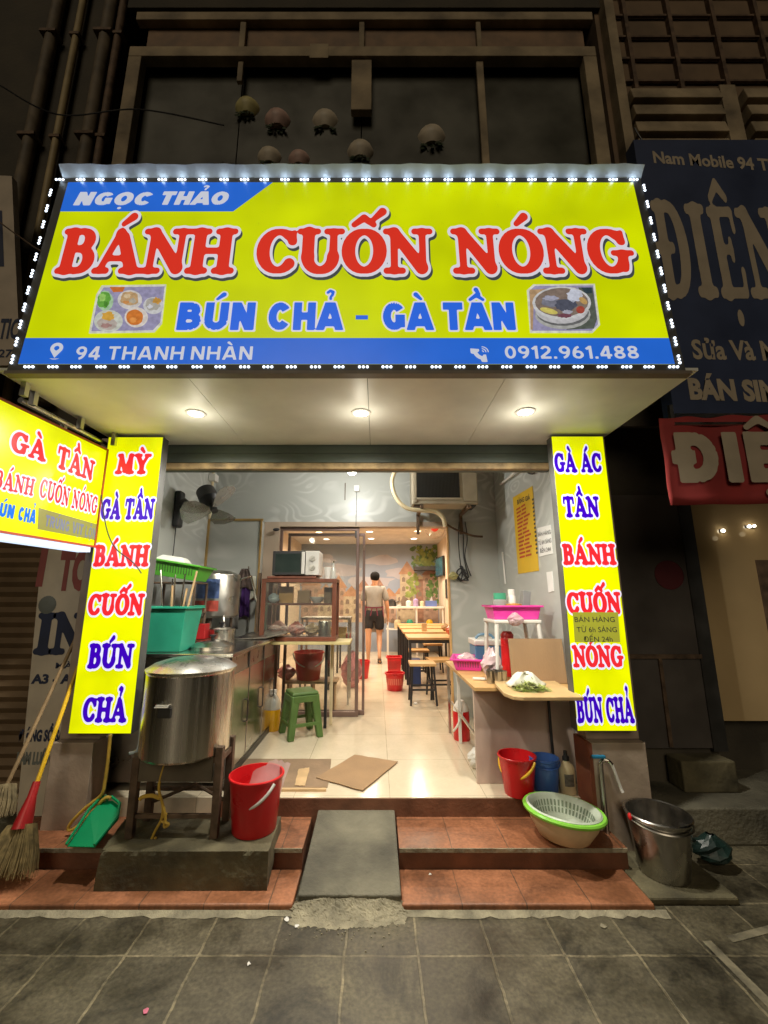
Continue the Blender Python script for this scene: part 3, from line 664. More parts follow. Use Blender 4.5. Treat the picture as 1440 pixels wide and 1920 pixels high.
# ---- right neighbour: louvres, cage, door, lit panel
nr = thing('neighbouring_house', 'dark house on the right with cream louvres above and a brown lit shopfront', 'building', (3.2,3.2,0))
m = MB(); m.box((1.62,3.25,0),(2.42,3.4,2.9)); m.box((2.42,3.45,0),(6,3.6,.55)); m.build('wall', M['dark_wall'], nr)
m = MB(); m.box((2.10,3.0,4.6),(6,3.2,10)); m.build('upper_wall', mat('dim_brown_wall', (.17,.115,.07), .9, var=.3, vs=3), nr)
for k in range(5):
    z = 4.98 + k*.185
    for (a, b) in ((2.24,3.02),(3.24,5.2)):
        m = MB(); m.box((a,2.86,z),(b,3.0,z+.14), rot=(R(-10),0,0)); m.build('louvre', M['old_cream'], nr, bevel=.006)
m = MB(); m.box((3.06,2.90,4.9),(3.20,3.0,5.95)); m.box((2.14,2.90,4.9),(2.225,3.0,7.5)); m.build('post', M['old_cream'], nr)
for k in range(7):
    x = 2.35 + k*.42
    m = MB(); m.box((x,2.955,5.98),(x+.035,3.0,8.6)); m.build('cage_bar', M['iron'], nr)
for k in range(9):
    m = MB(); m.box((2.25,2.968,6.1+k*.27),(5.6,2.99,6.1+k*.27+.022)); m.build('cage_bar', M['iron'], nr)
m = MB(); m.box((1.80,3.22,.42),(2.36,3.25,2.25)); m.build('door', mat('dark_grey_door', (.085,.075,.07), .35, var=.25, vs=3), nr)
m = MB(); m.box((1.79,3.205,1.02),(2.37,3.222,1.05)); m.box((2.05,3.205,.43),(2.075,3.222,1.02)); m.build('door_rail', M['iron'], nr)
m = MB(); c = at(1255,1078,3.215); m.lathe((c.x,3.219,c.z), [(0,0),(.11,0),(.11,.004)], 24, tilt=(R(90),0,0)); m.build('round_sticker', mat('dull_red_sticker', (.10,.012,.018), .6), nr)
m = MB(); m.box((2.36,3.21,.40),(2.46,3.3,2.3)); m.build('door_frame', M['dark_metal'], nr)
m = MB(); m.box((2.48,3.36,.56),(6,3.40,2.5)); m.build('lit_panel', mat('brown_veneer', (.50,.36,.19), .12, var=.1, vs=2, spec=.7), nr)
m = MB(); m.box((3.02,3.345,.9),(3.2,3.359,1.75)); m.build('notice_board', M['iron'], nr)
m = MB(); m.box((2.02,3.06,.201),(2.38,3.22,.39)); m.build('doorstep', M['conc'], nr, bevel=.01)
m = MB(); m.box((1.66,2.86,0),(6,3.46,.20)); m.build('plinth', M['ramp'], nr, bevel=.01)
nl2 = thing('reflected_glow', 'small white double lamp glowing on the brown shopfront at the right edge', 'lamp', (2.75,3.33,1.98), 'small lamps on the brown shopfront')  # glowing balls added in place of lights reflected in the shopfront
m = MB(); c = at(1356,995,3.34); c2 = at(1408,987,3.34)
WL[nl2] = c2; nl2.location = c2
m.ball(c2-Vector((.012,0,0)), .013, 10); m.ball(c2+Vector((.028,0,.004)), .011, 10); m.build('glow_ball', M['lamp'], nl2, smooth=True)
m = MB(); m.box(c2-Vector((.03,-.012,.012)), c2+Vector((.045,.02,.012))); m.build('glow_mount', M['dark_metal'], nl2)
nl3 = thing('reflected_glow', 'single small white lamp glowing on the brown shopfront next to the dark door', 'lamp', c, 'small lamps on the brown shopfront')
m = MB(); m.ball(c, .014, 10); m.build('glow_ball', M['lamp'], nl3, smooth=True)
m = MB(); m.box(c-Vector((.015,-.012,.014)), c+Vector((.015,.02,.014))); m.build('glow_mount', M['dark_metal'], nl3)
for t_, c_ in ((nl2,c2),(nl3,c)): lamp(t_, c_+Vector((0,-.05,-.05)), .03, (1,.8,.5), 'POINT', r=.02)  # faint point lights added along with the reflection glows

# ================================================================= the big lit sign over the door
YS = 1.90; TILT = R(4.5)
ms = Plane((0,YS,2.54),(1,0,0),(0,math.sin(TILT),math.cos(TILT)))
def onface(mb):
    """boxes laid out as (x, depth behind the face, height up the face), set on the leaning face"""
    mb.v = [tuple(ms.p(x, z, -y)) for (x, y, z) in mb.v]; return mb
sg = thing('shop_sign', 'big backlit yellow and blue sign box edged with white lights', 'sign', (-.15,1.9,2.54))
X0, X1 = ms.uv(18,690)[0], ms.uv(1281,690)[0]; Z0, Z1 = .004, ms.uv(700,330)[1]
m = MB(); m.box((X0,.006,Z0+.012),(X1,.06,Z1-.02)); onface(m).build('housing', M['sign_box'], sg)
m = MB(); m.box((X0+.001,2.045,2.58),(X1-.001,2.92,3.72)); m.build('housing', M['sign_box'], sg)
m = MB(); m.box((X0-.012,-.012,Z0-.008),(X1+.03,.03,Z0+.010)); onface(m).build('bottom_rail', mat('taupe_rail', (.20,.165,.13), .5, var=.2), sg)
m = MB(); m.box((X0-.006,-.004,Z0+.0105),(X1+.006,.005,Z0+.05)); m.box((X0-.006,-.004,Z1-.055),(X1+.006,.005,Z1-.02)); m.box((X0-.007,-.003,Z0+.05),(X0+.04,.005,Z1-.055)); m.box((X1-.04,-.003,Z0+.05),(X1+.007,.005,Z1-.055)); onface(m).build('frame', M['sign_box'], sg)
fx0, fx1, fz0, fz1 = X0+.041, X1-.041, Z0+.051, Z1-.056
m = MB(); m.quad((fx0,-.0035,fz0),(fx1,-.0035,fz0),(fx1,-.0035,fz1),(fx0,-.0035,fz1)); onface(m).build('face', M['L_yel'], sg)
zb = ms.uv(700,635)[1]
m = MB(); m.quad((fx0,-.005,fz0),(fx1,-.005,fz0),(fx1,-.005,zb),(fx0,-.005,zb)); onface(m).build('blue_band', M['L_blue'], sg)
q = [ms.uv(*p) for p in ((90,398),(438,395),(512,343),(100,343))]
m = MB(); m.add([(fx0,-.005,q[0][1]),(q[1][0],-.005,q[0][1]),(q[2][0],-.005,fz1),(fx0,-.005,fz1)],[(0,1,2,3)]); onface(m).build('blue_corner', M['L_blue'], sg)
def rowline(y): return ms.uv(700, y)[1]
# the three big red words: a white edge and a dark drop beneath
def redword(t, xl, xr):
    z = rowline(515); cap = rowline(432)-z; u0 = ms.uv(xl,505)[0]; u1 = ms.uv(xr,505)[0]
    letter('red_word', t, ms, u0, u1, z, cap, [M['L_shadow'],M['L_white'],M['L_red']], sg, [(.062,.035,-.06),(.062,0,0),(.0,0,0)], d0=.0062, step=.03, fat=.012, gap=-.035, shear=.0)
redword('BÁNH', 106, 440); redword('CUỐN', 480, 813); redword('NÓNG', 852, 1192)
def row(name, t, xl, xr, yb, yt, m_, **kw):
    z = rowline(yb); return plain(name, t, ms, ms.uv(xl,yb)[0], ms.uv(xr,yb)[0], z, rowline(yt)-z, m_, sg, d=.0075, **kw)
def srow(name, t, xl, xr, yb, yt, m_, w=.11, shear=0., gap=.13):
    z = rowline(yb); return letter(name, t, ms, ms.uv(xl,yb)[0], ms.uv(xr,yb)[0], z, rowline(yt)-z, m_, sg, [(0,0,0)] if len(m_) == 1 else [(.05,0,0),(0,0,0)], d0=.0066, step=.04, kind='sans', w=w, shear=shear, gap=gap)
srow('owner_word', 'NGỌC', 138, 280, 387, 362, [M['L_pale']], .14, .18, .09)
srow('owner_word', 'THẢO', 297, 424, 386, 361, [M['L_pale']], .14, .18, .09)
for t, a, b in (('BÚN',331,476),('CHẢ',502,640),('-',667,690),('GÀ',718,810),('TẦN',832,967)):
    if t == '-':
        m = MB(); u0,v0 = ms.uv(a,601); u1,v1 = ms.uv(b,593); m.add([ms.p(u0,v0,.0075),ms.p(u1,v0,.0075),ms.p(u1,v1,.0075),ms.p(u0,v1,.0075)],[(0,1,2,3)]); m.build('blue_dash', M['L_bluetx'], sg)
        continue
    srow('blue_word', t, a, b, 621, 569, [M['L_white'], M['L_bluetx']], .135, 0, .10)
for t, a, b in (('94',141,187),('THANH',202,344),('NHÀN',358,473)): srow('address_word', t, a, b, 676, 651, [M['L_pale']], .085, 0, .16)
srow('phone_number', '0912.961.488', 947, 1198, 674, 650, [M['L_pale']], .085, 0, .12)
# pin and telephone marks
u, v = ms.uv(107,660); s_ = .032
F_ = lambda a, b, d=.0075: ms.p(u+a*s_, v+b*s_, d)
m = MB(); n = 20; pts = [(1.0*math.cos(R(a)), .55+1.0*math.sin(R(a))) for a in [-30+240*i/n for i in range(n+1)]] + [(0,-1.25)]
inn = [(.42*math.cos(R(-30+240*i/n)), .55+.42*math.sin(R(-30+240*i/n))) for i in range(n+1)] + [(0,.05)]
k = len(pts); m.add([F_(*p) for p in pts]+[F_(*p) for p in inn],[(i,(i+1)%k,(i+1)%k+k,i+k) for i in range(k)])
m.add([F_(-.8,-1.3),F_(-.3,-1.52),F_(.3,-1.52),F_(.8,-1.3),F_(.3,-1.38),F_(-.3,-1.38)],[(0,1,2,3,4,5)]); m.build('pin_mark', M['L_pale'], sg)
u, v = ms.uv(902,663); s_ = .066
m = MB(); ac = [(.75*math.cos(R(a))+.25, .75*math.sin(R(a))+.25) for a in range(170,285,8)]; ac2 = [((.75+.28*(1 if (i<4 or i>len(ac)-5) else .35))*math.cos(R(a))+.25-.05, (.75+.28*(1 if (i<4 or i>len(ac)-5) else .35))*math.sin(R(a))+.25-.05) for i, a in enumerate(range(170,285,8))]
inn = [((.42 if (i<4 or i>len(ac)-5) else .6)*math.cos(R(a))+.25, (.42 if (i<4 or i>len(ac)-5) else .6)*math.sin(R(a))+.25) for i, a in enumerate(range(170,285,8))]
k = len(inn); m.add([F_(*p) for p in inn]+[F_(*p) for p in ac2],[(i,i+1,i+1+k,i+k) for i in range(k-1)])
for r0 in (.16,.34,.52):
    o_ = [(.05+r0*math.cos(R(a)), .05+r0*math.sin(R(a))) for a in range(0,91,15)]; i_ = [(.05+(r0-.08)*math.cos(R(a)), .05+(r0-.08)*math.sin(R(a))) for a in range(0,91,15)]
    k = len(o_); m.add([F_(*p) for p in i_]+[F_(*p) for p in o_],[(i,i+1,i+1+k,i+k) for i in range(k-1)])
m.build('telephone_mark', M['L_pale'], sg)
# two printed food pictures: bowls and plates seen from above
def pic(corner, border, draw):
    m = MB(); mats_ = []
    def mi(col, s=1.):
        nm = 'print_%02x%02x%02x' % tuple(int(c*255) for c in col)
        mt = lit(nm, col, .9, base=.3, sampled=False, var=.18, vs=45.)
        if mt not in mats_: mats_.append(mt)
        return mats_.index(mt)
    def P(px, py, d): uu, vv = ms.uv(px, py); return ms.p(uu, vv, d)
    m.add([P(*c_, .0065) for c_ in border],[tuple(range(len(border)))], mi((.60,.60,.50)))
    m.add([P(*c_, .0072) for c_ in corner],[tuple(range(len(corner)))], mi((.28,.26,.40)))
    def ell(cx, cy, rx, ry, col, d, a=0, n=22, jag=0.):
        rr = random.Random(int(cx*7+cy)); pts = []
        for i in range(n):
            t = 2*math.pi*i/n; k_ = 1+jag*rr.uniform(-1,1); x = rx*k_*math.cos(t); y = ry*k_*math.sin(t); pts.append(P(cx+x*math.cos(a)-y*math.sin(a), cy+x*math.sin(a)+y*math.cos(a), d))
        m.add(pts,[tuple(range(n))], mi(col))
    draw(ell, m, P, mi)
    m.build('food_picture', mats_, sg)
def dishes(ell, m, P, mi):
    m.add([P(207,540,.0074),(P(236,540,.0074)),P(232,549,.0074),P(214,550,.0074)],[(0,1,2,3)], mi((.50,.14,.03)))
    ell(199,566,15,19,(.34,.50,.32),.0074,jag=.05); ell(197,564,12,16,(.12,.34,.05),.0076,jag=.18); ell(194,560,7,8,(.28,.52,.12),.0078,jag=.3); ell(200,572,5,6,(.07,.22,.03),.0079,jag=.3)
    ell(245,564,23,18,(.55,.52,.50),.0075); ell(244,562,17,13,(.46,.30,.15),.0077,jag=.12); ell(240,557,7,4,(.58,.45,.28),.0079,jag=.3); ell(250,566,6,5,(.40,.36,.28),.0079,jag=.3); ell(238,569,6,3,(.50,.22,.07),.0079,jag=.3)
    ell(289,575,19,16,(.52,.52,.52),.0075); ell(288,573,15,11,(.36,.34,.30),.0077,jag=.14); ell(296,566,8,6,(.50,.26,.05),.0079,jag=.25); ell(282,577,5,4,(.54,.54,.58),.0079,jag=.3)
    ell(205,604,27,21,(.50,.52,.46),.0077); ell(203,608,18,12,(.42,.36,.32),.0079,jag=.12); ell(204,595,11,9,(.58,.32,.05),.008,jag=.2); ell(201,612,9,4,(.34,.20,.18),.0081,jag=.3)
    ell(257,597,22,19,(.62,.57,.52),.0079); ell(254,597,16,15,(.56,.17,.03),.0081,jag=.04); ell(251,602,7,5,(.64,.25,.06),.0082,jag=.2)
pic([(196,541),(310,539),(302,606),(288,621),(173,623),(186,556)], [(192,537),(313,535),(305,609),(291,625),(168,627),(182,554)], dishes)
def soup(ell, m, P, mi):
    m.add([P(1083,541,.0074),P(1110,541,.0074),P(1118,600,.0074),P(1112,618,.0074),P(1060,620,.0074),P(1100,590,.0074)],[(0,1,2,3,4,5)], mi((.085,.10,.08)))
    m.add([P(992,545,.0073),P(1080,541,.0073),P(1000,565,.0073),P(998,620,.0073),P(994,620,.0073)],[(0,1,2,3,4)], mi((.40,.26,.14)))
    m.add([P(1088,541,.0076),P(1108,541,.0076),P(1109,552,.0076),P(1096,552,.0076)],[(0,1,2,3)], mi((.03,.05,.06)))
    ell(1054,592,52,27,(.36,.36,.34),.0075); ell(1054,589,49,24,(.13,.13,.13),.0076); ell(1052,582,50,27,(.46,.45,.46),.0077); ell(1052,570,55,31,(.52,.52,.52),.0078); ell(1052,569,50,27,(.20,.15,.12),.0079)
    ell(1030,568,16,10,(.17,.17,.21),.008,a=.2,jag=.15); ell(1060,574,20,12,(.075,.08,.11),.0081,jag=.15); ell(1032,561,14,5,(.32,.32,.40),.0082,jag=.2); ell(1076,556,14,12,(.50,.52,.60),.0081,jag=.2); ell(1028,585,17,5,(.56,.48,.12),.0082,a=.25); ell(1058,594,14,4,(.16,.06,.08),.0083,jag=.2); ell(1087,583,8,7,(.34,.06,.04),.0083); ell(1092,566,9,5,(.44,.28,.10),.0082,a=.7); ell(1063,587,9,4,(.34,.34,.40),.0084,jag=.2)
pic([(1002,538),(1111,537),(1120,610),(1108,622),(996,622),(991,548)], [(999,535),(1114,534),(1124,611),(1110,626),(993,626),(987,546)], soup)
# zinc lip over the top edge, and the strip of white light modules all round
m = MB(); n = 60; pr = []
for i in range(n+1):
    x = X0-.004 + (X1-X0+.02)*i/n; z = Z1+.030+.004*math.sin(i*.9)+.003*math.sin(i*2.3); pr.append((x, z))
for (x,z),(x2,z2) in zip(pr[:-1],pr[1:]):
    m.add([(x,-.045,z),(x2,-.045,z2),(x2,.01,Z1-.018),(x,.01,Z1-.018)],[(0,1,2,3)])
onface(m).build('top_lip', M['lip'], sg, solid=.003)
def led(px, py, vertical):
    u, v = ms.uv(px, py); m = MB()
    for k in (-1,0,1):
        a, b = (u, v+.0195*k) if vertical else (u+.0195*k, v)
        rg = [[ms.p(a+r_*math.cos(t*.628), b+r_*math.sin(t*.628), h) for t in range(10)] for r_, h in ((.0068,.0042),(.0068,.0062),(.0054,.0090),(.0020,.0108))]
        m.add([p for g_ in rg for p in g_],[(j*10+t,j*10+(t+1)%10,(j+1)*10+(t+1)%10,(j+1)*10+t) for j in range(3) for t in range(10)]+[tuple(range(30,40))])
    m.build('light_module', M['led'], sg, smooth=True)
for i in range(29):
    x_ = 112 + i*(1187-112)/28 + rnd.uniform(-2,2); led(x_, 338.5, False)
    u_, v_ = ms.uv(x_, 338.5); lamp(sg, ms.p(u_, v_, .016), .05, (.62,.80,1.), 'POINT', r=.01)
for i in range(28): led(56 + i*(1262-56)/27 + rnd.uniform(-2,2), 689, False)
for i in range(11):
    t = i/10; s_ = t*(.94+.06*t); led(96-71*s_, 363+312*s_, True); led(1207+65*s_, 354+321*s_, True)

# downlights in the soffit
for (px, py, lb) in ((367,776,'left round recessed downlight in the pale soffit'),(677,775,'middle round recessed downlight in the pale soffit'),(985,773,'right round recessed downlight in the pale soffit')):
    p = on(px, py, 2.555); t = thing('downlight', lb, 'downlight', (p.x,p.y,2.56), 'downlights in the soffit under the big sign')
    MB().lathe((p.x,p.y,2.56), [(.062,0),(.060,-.006),(.046,-.008),(.044,-.003)], 28).build('rim', M['white_pl'], t, smooth=True)
    MB().lathe((p.x,p.y,2.555), [(0,-.002),(.03,-.0035),(.0445,-.001)], 24).build('lens', M['lamp'], t, smooth=True)
    lamp(t, (p.x,p.y,2.535), 112, (1,.95,.82), 'SPOT', 172, .045, .65); lamp(t, (p.x,p.y,2.42), 1.3, (1,.925,.74), 'POINT', r=.04)  # point light added below the lens to brighten the soffit

# ================================================================= the two lit pillar signs
def pillar_sign(x0, x1, z0, z1, side, label, words, group):
    t = thing('pillar_sign', label, 'sign', ((x0+x1)/2,2.79,z0), group)
    m = MB(); m.box((x0,2.722,z0-.004),(x1,2.798,z1+.004)); m.build('housing', M['sign_box'], t, bevel=.003)
    pl = Plane((0,2.7195,0),(1,0,0),(0,0,1))
    m = MB(); m.quad((x0+.004,2.7195,z0),(x1-.004,2.7195,z0),(x1-.004,2.7195,z1),(x0+.004,2.7195,z1)); m.build('face', M['L_yel2'], t)
    for (w, xl, xr, yb, yt, c_) in words:
        ul, v0 = pl.uv(xl, yb); ur, _ = pl.uv(xr, yb); _, v1 = pl.uv(xl, yt)
        ul = max(ul, x0+.008); ur = min(ur, x1-.008)
        letter('word', w, pl, ul, ur, v0, v1-v0, [M['L_whiteglow'], M['L_red2'] if c_ == 'r' else M['L_indigo']], t, [(.13,0,0),(.03,0,0)], d0=.0015, step=.05, fat=.0, gap=.0)
    return t, pl
a, b = at(130,1375,2.72), at(250,1374,2.72); a2, b2 = at(200,826,2.72), at(303,826,2.72)
LX0, LX1 = (a.x+a2.x)/2, (b.x+b2.x)/2
tl, _ = pillar_sign(LX0, LX1, a.z, 2.535, -1, 'tall lit yellow sign on the left pillar with MỲ at its top', [('MỲ',217,280,888,852,'r'),('GÀ TẦN',188,290,973,936,'b'),('BÁNH',175,282,1061,1023,'r'),('CUỐN',164,272,1153,1114,'r'),('BÚN',164,248,1252,1208,'b'),('CHẢ',154,236,1353,1308,'b')], 'tall lit signs on the pillars')
a, b = at(1088,1370,2.72), at(1196,1370,2.72); a2, b2 = at(1028,822,2.72), at(1130,820,2.72)
RX0, RX1 = (a.x+a2.x)/2, (b.x+b2.x)/2
tr, rpl = pillar_sign(RX0, RX1, a.z, 2.54, 1, 'tall lit yellow sign on the right pillar with GÀ ÁC at its top', [('GÀ ÁC',1034,1130,885,850,'b'),('TẦN',1058,1125,969,932,'b'),('BÁNH',1054,1156,1058,1021,'r'),('CUỐN',1064,1166,1150,1111,'r'),('NÓNG',1076,1170,1250,1211,'r'),('BÚN CHẢ',1083,1190,1354,1308,'b')], 'tall lit signs on the pillars')
m = MB(); q = [rpl.uv(*p) for p in ((1073,1148),(1158,1148),(1162,1204),(1077,1204))]
m.add([rpl.p(*p, .0046) for p in q],[(0,1,2,3)])
m.build('pasted_notice', lit('notice_over_light', (.30,.30,.03), .8, base=.8, sampled=False), tr)
for tx, xl, xr, yb in (('BÁN HÀNG',1077,1152,1166),('TỪ 6h SÁNG',1081,1156,1185),('ĐẾN 24h',1094,1148,1203)):
    plain_px('notice_line', tx, rpl, xl, yb, xr, yb, 10, M['ink'], tr, d=.0056, off=.0)

# ================================================================= the blade sign at the left
zt, zb_ = at(195,843,2.72).z, at(187,1027,2.72).z
Pr = at(191,930,2.72); Pl_ = on(0,745,zt)
d_ = Vector((Pr.x-Pl_.x, Pr.y-Pl_.y, 0)); d_.normalize()
bl = Plane((Pr.x,Pr.y,zb_), d_, (0,0,1))        # u runs towards the wall, so letters read from the street
BW, BH = 1.06, zt-zb_
bs_ = thing('blade_sign', 'lit yellow hanging sign with a red frame at the left edge', 'sign', bl.p(-.5,0))
def slabp(pl, u0, u1, v0, v1, d0, d1):
    m = MB(); c_ = [pl.p(u0,v0,d0),pl.p(u1,v0,d0),pl.p(u1,v1,d0),pl.p(u0,v1,d0),pl.p(u0,v0,d1),pl.p(u1,v0,d1),pl.p(u1,v1,d1),pl.p(u0,v1,d1)]
    m.add(c_,[(0,1,2,3),(4,7,6,5),(0,4,5,1),(1,5,6,2),(2,6,7,3),(3,7,4,0)]); return m
slabp(bl,-BW,0,0,BH,-.11,-.002).build('housing', mat('sign_side_film', (.55,.58,.60), .35, var=.1), bs_)
slabp(bl,-BW+.012,-.012,.012,BH-.012,-.001,.0).build('face', M['L_yel2'], bs_)
fr = mat('red_sign_frame', (.35,.05,.02), .4)
for i_, (u0,u1,v0,v1) in enumerate(((-BW,0,0,.0125),(-BW,0,BH-.0125,BH),(-BW,-BW+.0125,.0126,BH-.0126),(-.0125,0,.0126,BH-.0126))):
    slabp(bl,u0,u1,v0,v1,-.004,.006).build('frame', fr, bs_)
slabp(bl,-BW,-.03,-.032,-.001,-.09,-.005).build('under_tube', lit('fluorescent_strip', (.62,.74,.95), 1.35, base=.6), bs_)
RO = [M['L_whiteglow'], M['L_red2']]
letter_px('word', 'GÀ', bl, 18,845,84,866,42, RO, bs_, [(.12,0,0),(.02,0,0)], step=.045, d0=.0015)
letter_px('word', 'TẦN', bl, 104,875,173,902,42, RO, bs_, [(.12,0,0),(.02,0,0)], step=.045, d0=.0015)
letter_px('word', 'BÁNH', bl, -14,914,61,930,36, RO, bs_, [(.10,0,0),(-.0,0,0)], step=.05, d0=.0015)
letter_px('word', 'CUỐN', bl, 72,932,127,950,38, RO, bs_, [(.10,0,0),(-.0,0,0)], step=.05, d0=.0015)
letter_px('word', 'NÓNG', bl, 133,952,180,964,36, RO, bs_, [(.10,0,0),(-.0,0,0)], step=.05, d0=.0015)
letter_px('word', 'BÚN', bl, -19,966,24,973,28, [M['L_sky']], bs_, [(0,0,0)], d0=.002, step=.05, kind='sans', w=.14, gap=.10)
letter_px('word', 'CHẢ', bl, 32,976,64,982,28, [M['L_sky']], bs_, [(0,0,0)], d0=.002, step=.05, kind='sans', w=.14, gap=.10)
q = [bl.uv(*p) for p in ((72,952),(186,984),(184,1014),(70,992))]
m = MB(); m.add([bl.p(*p,.0016) for p in q],[(0,1,2,3)]); m.build('taped_patch', lit('tape_over_light', (.29,.27,.075), .85, base=.3, sampled=False), bs_)
letter_px('patched_word', 'TRỨNG', bl, 83,986,128,998,22, [lit('faded_lilac_letter', (.20,.21,.30), .8, base=.3, sampled=False)], bs_, [(0,0,0)], d0=.0024, step=.05, kind='sans', w=.12, gap=.12)
letter_px('patched_word', 'VỊT', bl, 134,999,154,1004,22, [MATS['faded_lilac_letter']], bs_, [(0,0,0)], d0=.0024, step=.05, kind='sans', w=.12, gap=.12)
letter_px('patched_word', 'LỘN', bl, 158,1006,178,1011,21, [MATS['faded_lilac_letter']], bs_, [(0,0,0)], d0=.0024, step=.05, kind='sans', w=.09, gap=.12)
br_ = thing('sign_bracket', 'grey metal rail and stubs carrying the hanging yellow sign under the soffit', 'bracket', bl.p(-.5,BH,-.1))
g1, g2 = on(38,750,2.50), on(208,838,2.50)
m = MB(); m.tube([g1, g2], .017, 8); m.build('rail', M['alu'], br_, smooth=True)
for px, py, ptop in ((45,738,712),(62,755,738),(150,800,790),(214,828,824)):
    c_ = on(px,py,2.50); m = MB(); m.box((c_.x-.014,c_.y-.014,2.47 if px>200 else 2.485),(c_.x+.014,c_.y+.014,2.565)); m.build('stub', M['alu'], br_)
for uu in (-.82,-.32):
    a_ = bl.p(uu,BH,-.05); m = MB(); m.box((a_.x-.013,a_.y-.013,a_.z),(a_.x+.013,a_.y+.013,2.50)); m.build('stub', M['alu'], br_)
m = MB(); p0 = bl.p(-.02,.35,.01); p1 = at(265,1075,2.70)
m.tube([p0+(p1-p0)*t + Vector((0,-.02*math.sin(3.14*t),-.22*math.sin(3.14*t)*(1-t))) for t in [i/14 for i in range(15)]] , .0035, 6)
tag(m.build('power_cable', M['black'], loc=p0), 'thin black cable drooping from the hanging sign across the left pillar sign', 'cable')

# ================================================================= neighbours' signs
# print shop board standing by the left shutter
nb = Plane((0,2.99,0),(1,0,0),(0,0,1))
def quadpl(pl, pts, d): return [pl.p(*pl.uv(*p), d) for p in pts]
pb = thing('shop_board', 'tall tan board with TO, iN and A3 - A4 lettering behind the left pillar sign', 'sign', (-2.15,2.99,.02))
bc = mat('faded_board', (.64,.56,.43), .7, var=.18, vs=4)
m = MB(); m.slab(quadpl(nb,((80,1020),(215,1020),(150,1562),(28,1560)),0),(0,-1,0),.02); m.build('panel', bc, pb)
m = MB(); m.add(quadpl(nb,((80,1020),(93,1020),(79,1100),(66,1100)),.0012),[(0,1,2,3)]); m.build('red_edge', mat('faded_red', (.33,.09,.08), .7, var=.2), pb)
navy = mat('faded_navy', (.03,.04,.085), .7, var=.2); fgreen = mat('faded_green_grey', (.20,.22,.20), .7)
fred = mat('faded_red', (.33,.09,.08))
plain_px('word', 'TO', nb, 106,1102,166,1102,70, fred, pb, d=.002, off=.06)
u0,v0 = nb.uv(89,1134); m = MB(); m.lathe(nb.p(u0,v0,.002), [(0,.012),(.04,.009),(.062,.0)], 18, tilt=(R(90),0,0)); m.build('dot', fgreen, pb, smooth=True)
letter_px('word', 'I', nb, 63,1226,96,1226,76, [navy], pb, [(.02,0,0)], d0=.002)
letter_px('word', 'N', nb, 93,1226,158,1226,76, [navy], pb, [(.02,0,0)], d0=.002)
plain_px('word', 'MÀU', nb, 104,1253,150,1253,11, navy, pb, d=.002, off=.02)
plain_px('word', 'A3 - A4', nb, 58,1281,146,1281,17, navy, pb, d=.002, off=.05)
plain_px('word', 'ĐÓNG SỔ SÁCH', nb, 34,1389,138,1389,21, navy, pb, d=.002, off=.05)
plain_px('word', 'LÀM LUẬN VĂN', nb, 30,1432,128,1432,22, fgreen, pb, d=.002, off=.06)
m = MB(); m.box((-2.02,2.955,.02),(-1.955,2.988,2.3)); m.build('edge_post', M['pinkstone'], pb)
# board high at the left edge
lp = Plane((0,2.62,0),(1,0,0),(0,0,1))
lb_ = thing('shop_board', 'pale board high at the left photo edge with dark letters TIC and 270', 'sign', lp.p(*lp.uv(0,690)))
m = MB(); m.slab(quadpl(lp,((-160,322),(22,330),(38,684),(-160,690)),0),(0,-1,0),.05); m.build('panel', mat('grubby_white_board', (.50,.42,.33), .7, var=.15), lb_)
m = MB(); m.add(quadpl(lp,((-120,395),(4,395),(8,500),(-120,500)),.0015),[(0,1,2,3)]); m.build('blue_block', navy, lb_)
plain_px('word', 'TIC', lp, -4,634,33,634,37, navy, lb_, d=.002, off=.03)
plain_px('word', '270', lp, -4,670,34,670,15, navy, lb_, d=.002, off=.02)
m = MB(); m.tube([at(-30,395,2.55), at(20,432,2.35), at(62,462,2.1), at(84,475,1.97)], .005, 6)
tag(m.build('overhead_wire', M['iron'], loc=at(20,432,2.35)), 'tan wire sloping down to the left edge of the big yellow sign', 'wire')
# blue phone shop sign and red banner at the right
bp_ = Plane((0,2.50,0),(1,0,0),(0,0,1))
cl, cr = at(1196,262,2.5), at(1262,775,2.5)
pb2 = thing('shop_sign', 'unlit navy blue sign with tan letters ĐIỆN and BÁN SIM at the right', 'sign', (2.4,2.5,cr.z))
m = MB(); m.slab([(1.90,2.5,cr.z),(5.0,2.5,cr.z),(5.0,2.5,cl.z),(1.91,2.5,cl.z)],(0,-1,0),.10); m.build('panel', mat('navy_banner', (.03,.046,.11), .55, var=.25, vs=2.5), pb2)
tan = mat('tan_lettering', (.43,.36,.27), .7, var=.12)
tl_ = dict(d=.002)
plain_px('word', 'Nam Mobile 94 Thanh', bp_, 1226,305,1500,324,22, tan, pb2, off=.03, **tl_)
letter_px('word', 'Đ', bp_, 1246,558,1312,559,182, [tan], pb2, [(.0,0,0)], d0=.002, step=.025)
letter_px('word', 'I', bp_, 1312,558,1352,559,176, [tan], pb2, [(.0,0,0)], d0=.002, step=.025)
letter_px('word', 'Ệ', bp_, 1354,560,1412,560,172, [tan], pb2, [(.0,0,0)], d0=.002, step=.025)
letter_px('word', 'N', bp_, 1412,560,1490,560,170, [tan], pb2, [(.0,0,0)], d0=.002, step=.025)
plain_px('word', 'Sửa Và Mua', bp_, 1300,672,1500,676,36, tan, pb2, off=.03, **tl_)
plain_px('word', 'BÁN SIM', bp_, 1294,747,1462,752,38, tan, pb2, off=.05, **tl_)
rb = Plane((0,2.46,0),(1,0,0),(0,0,1))
p4 = quadpl(rb,((1236,784),(1500,776),(1500,944),(1258,947)),0)
rs = thing('banner', 'slack red cloth banner with tan letters ĐIỆ hung below the navy sign', 'banner', p4[3])
m = MB(); nx_, nz_ = 30, 10; vs = []
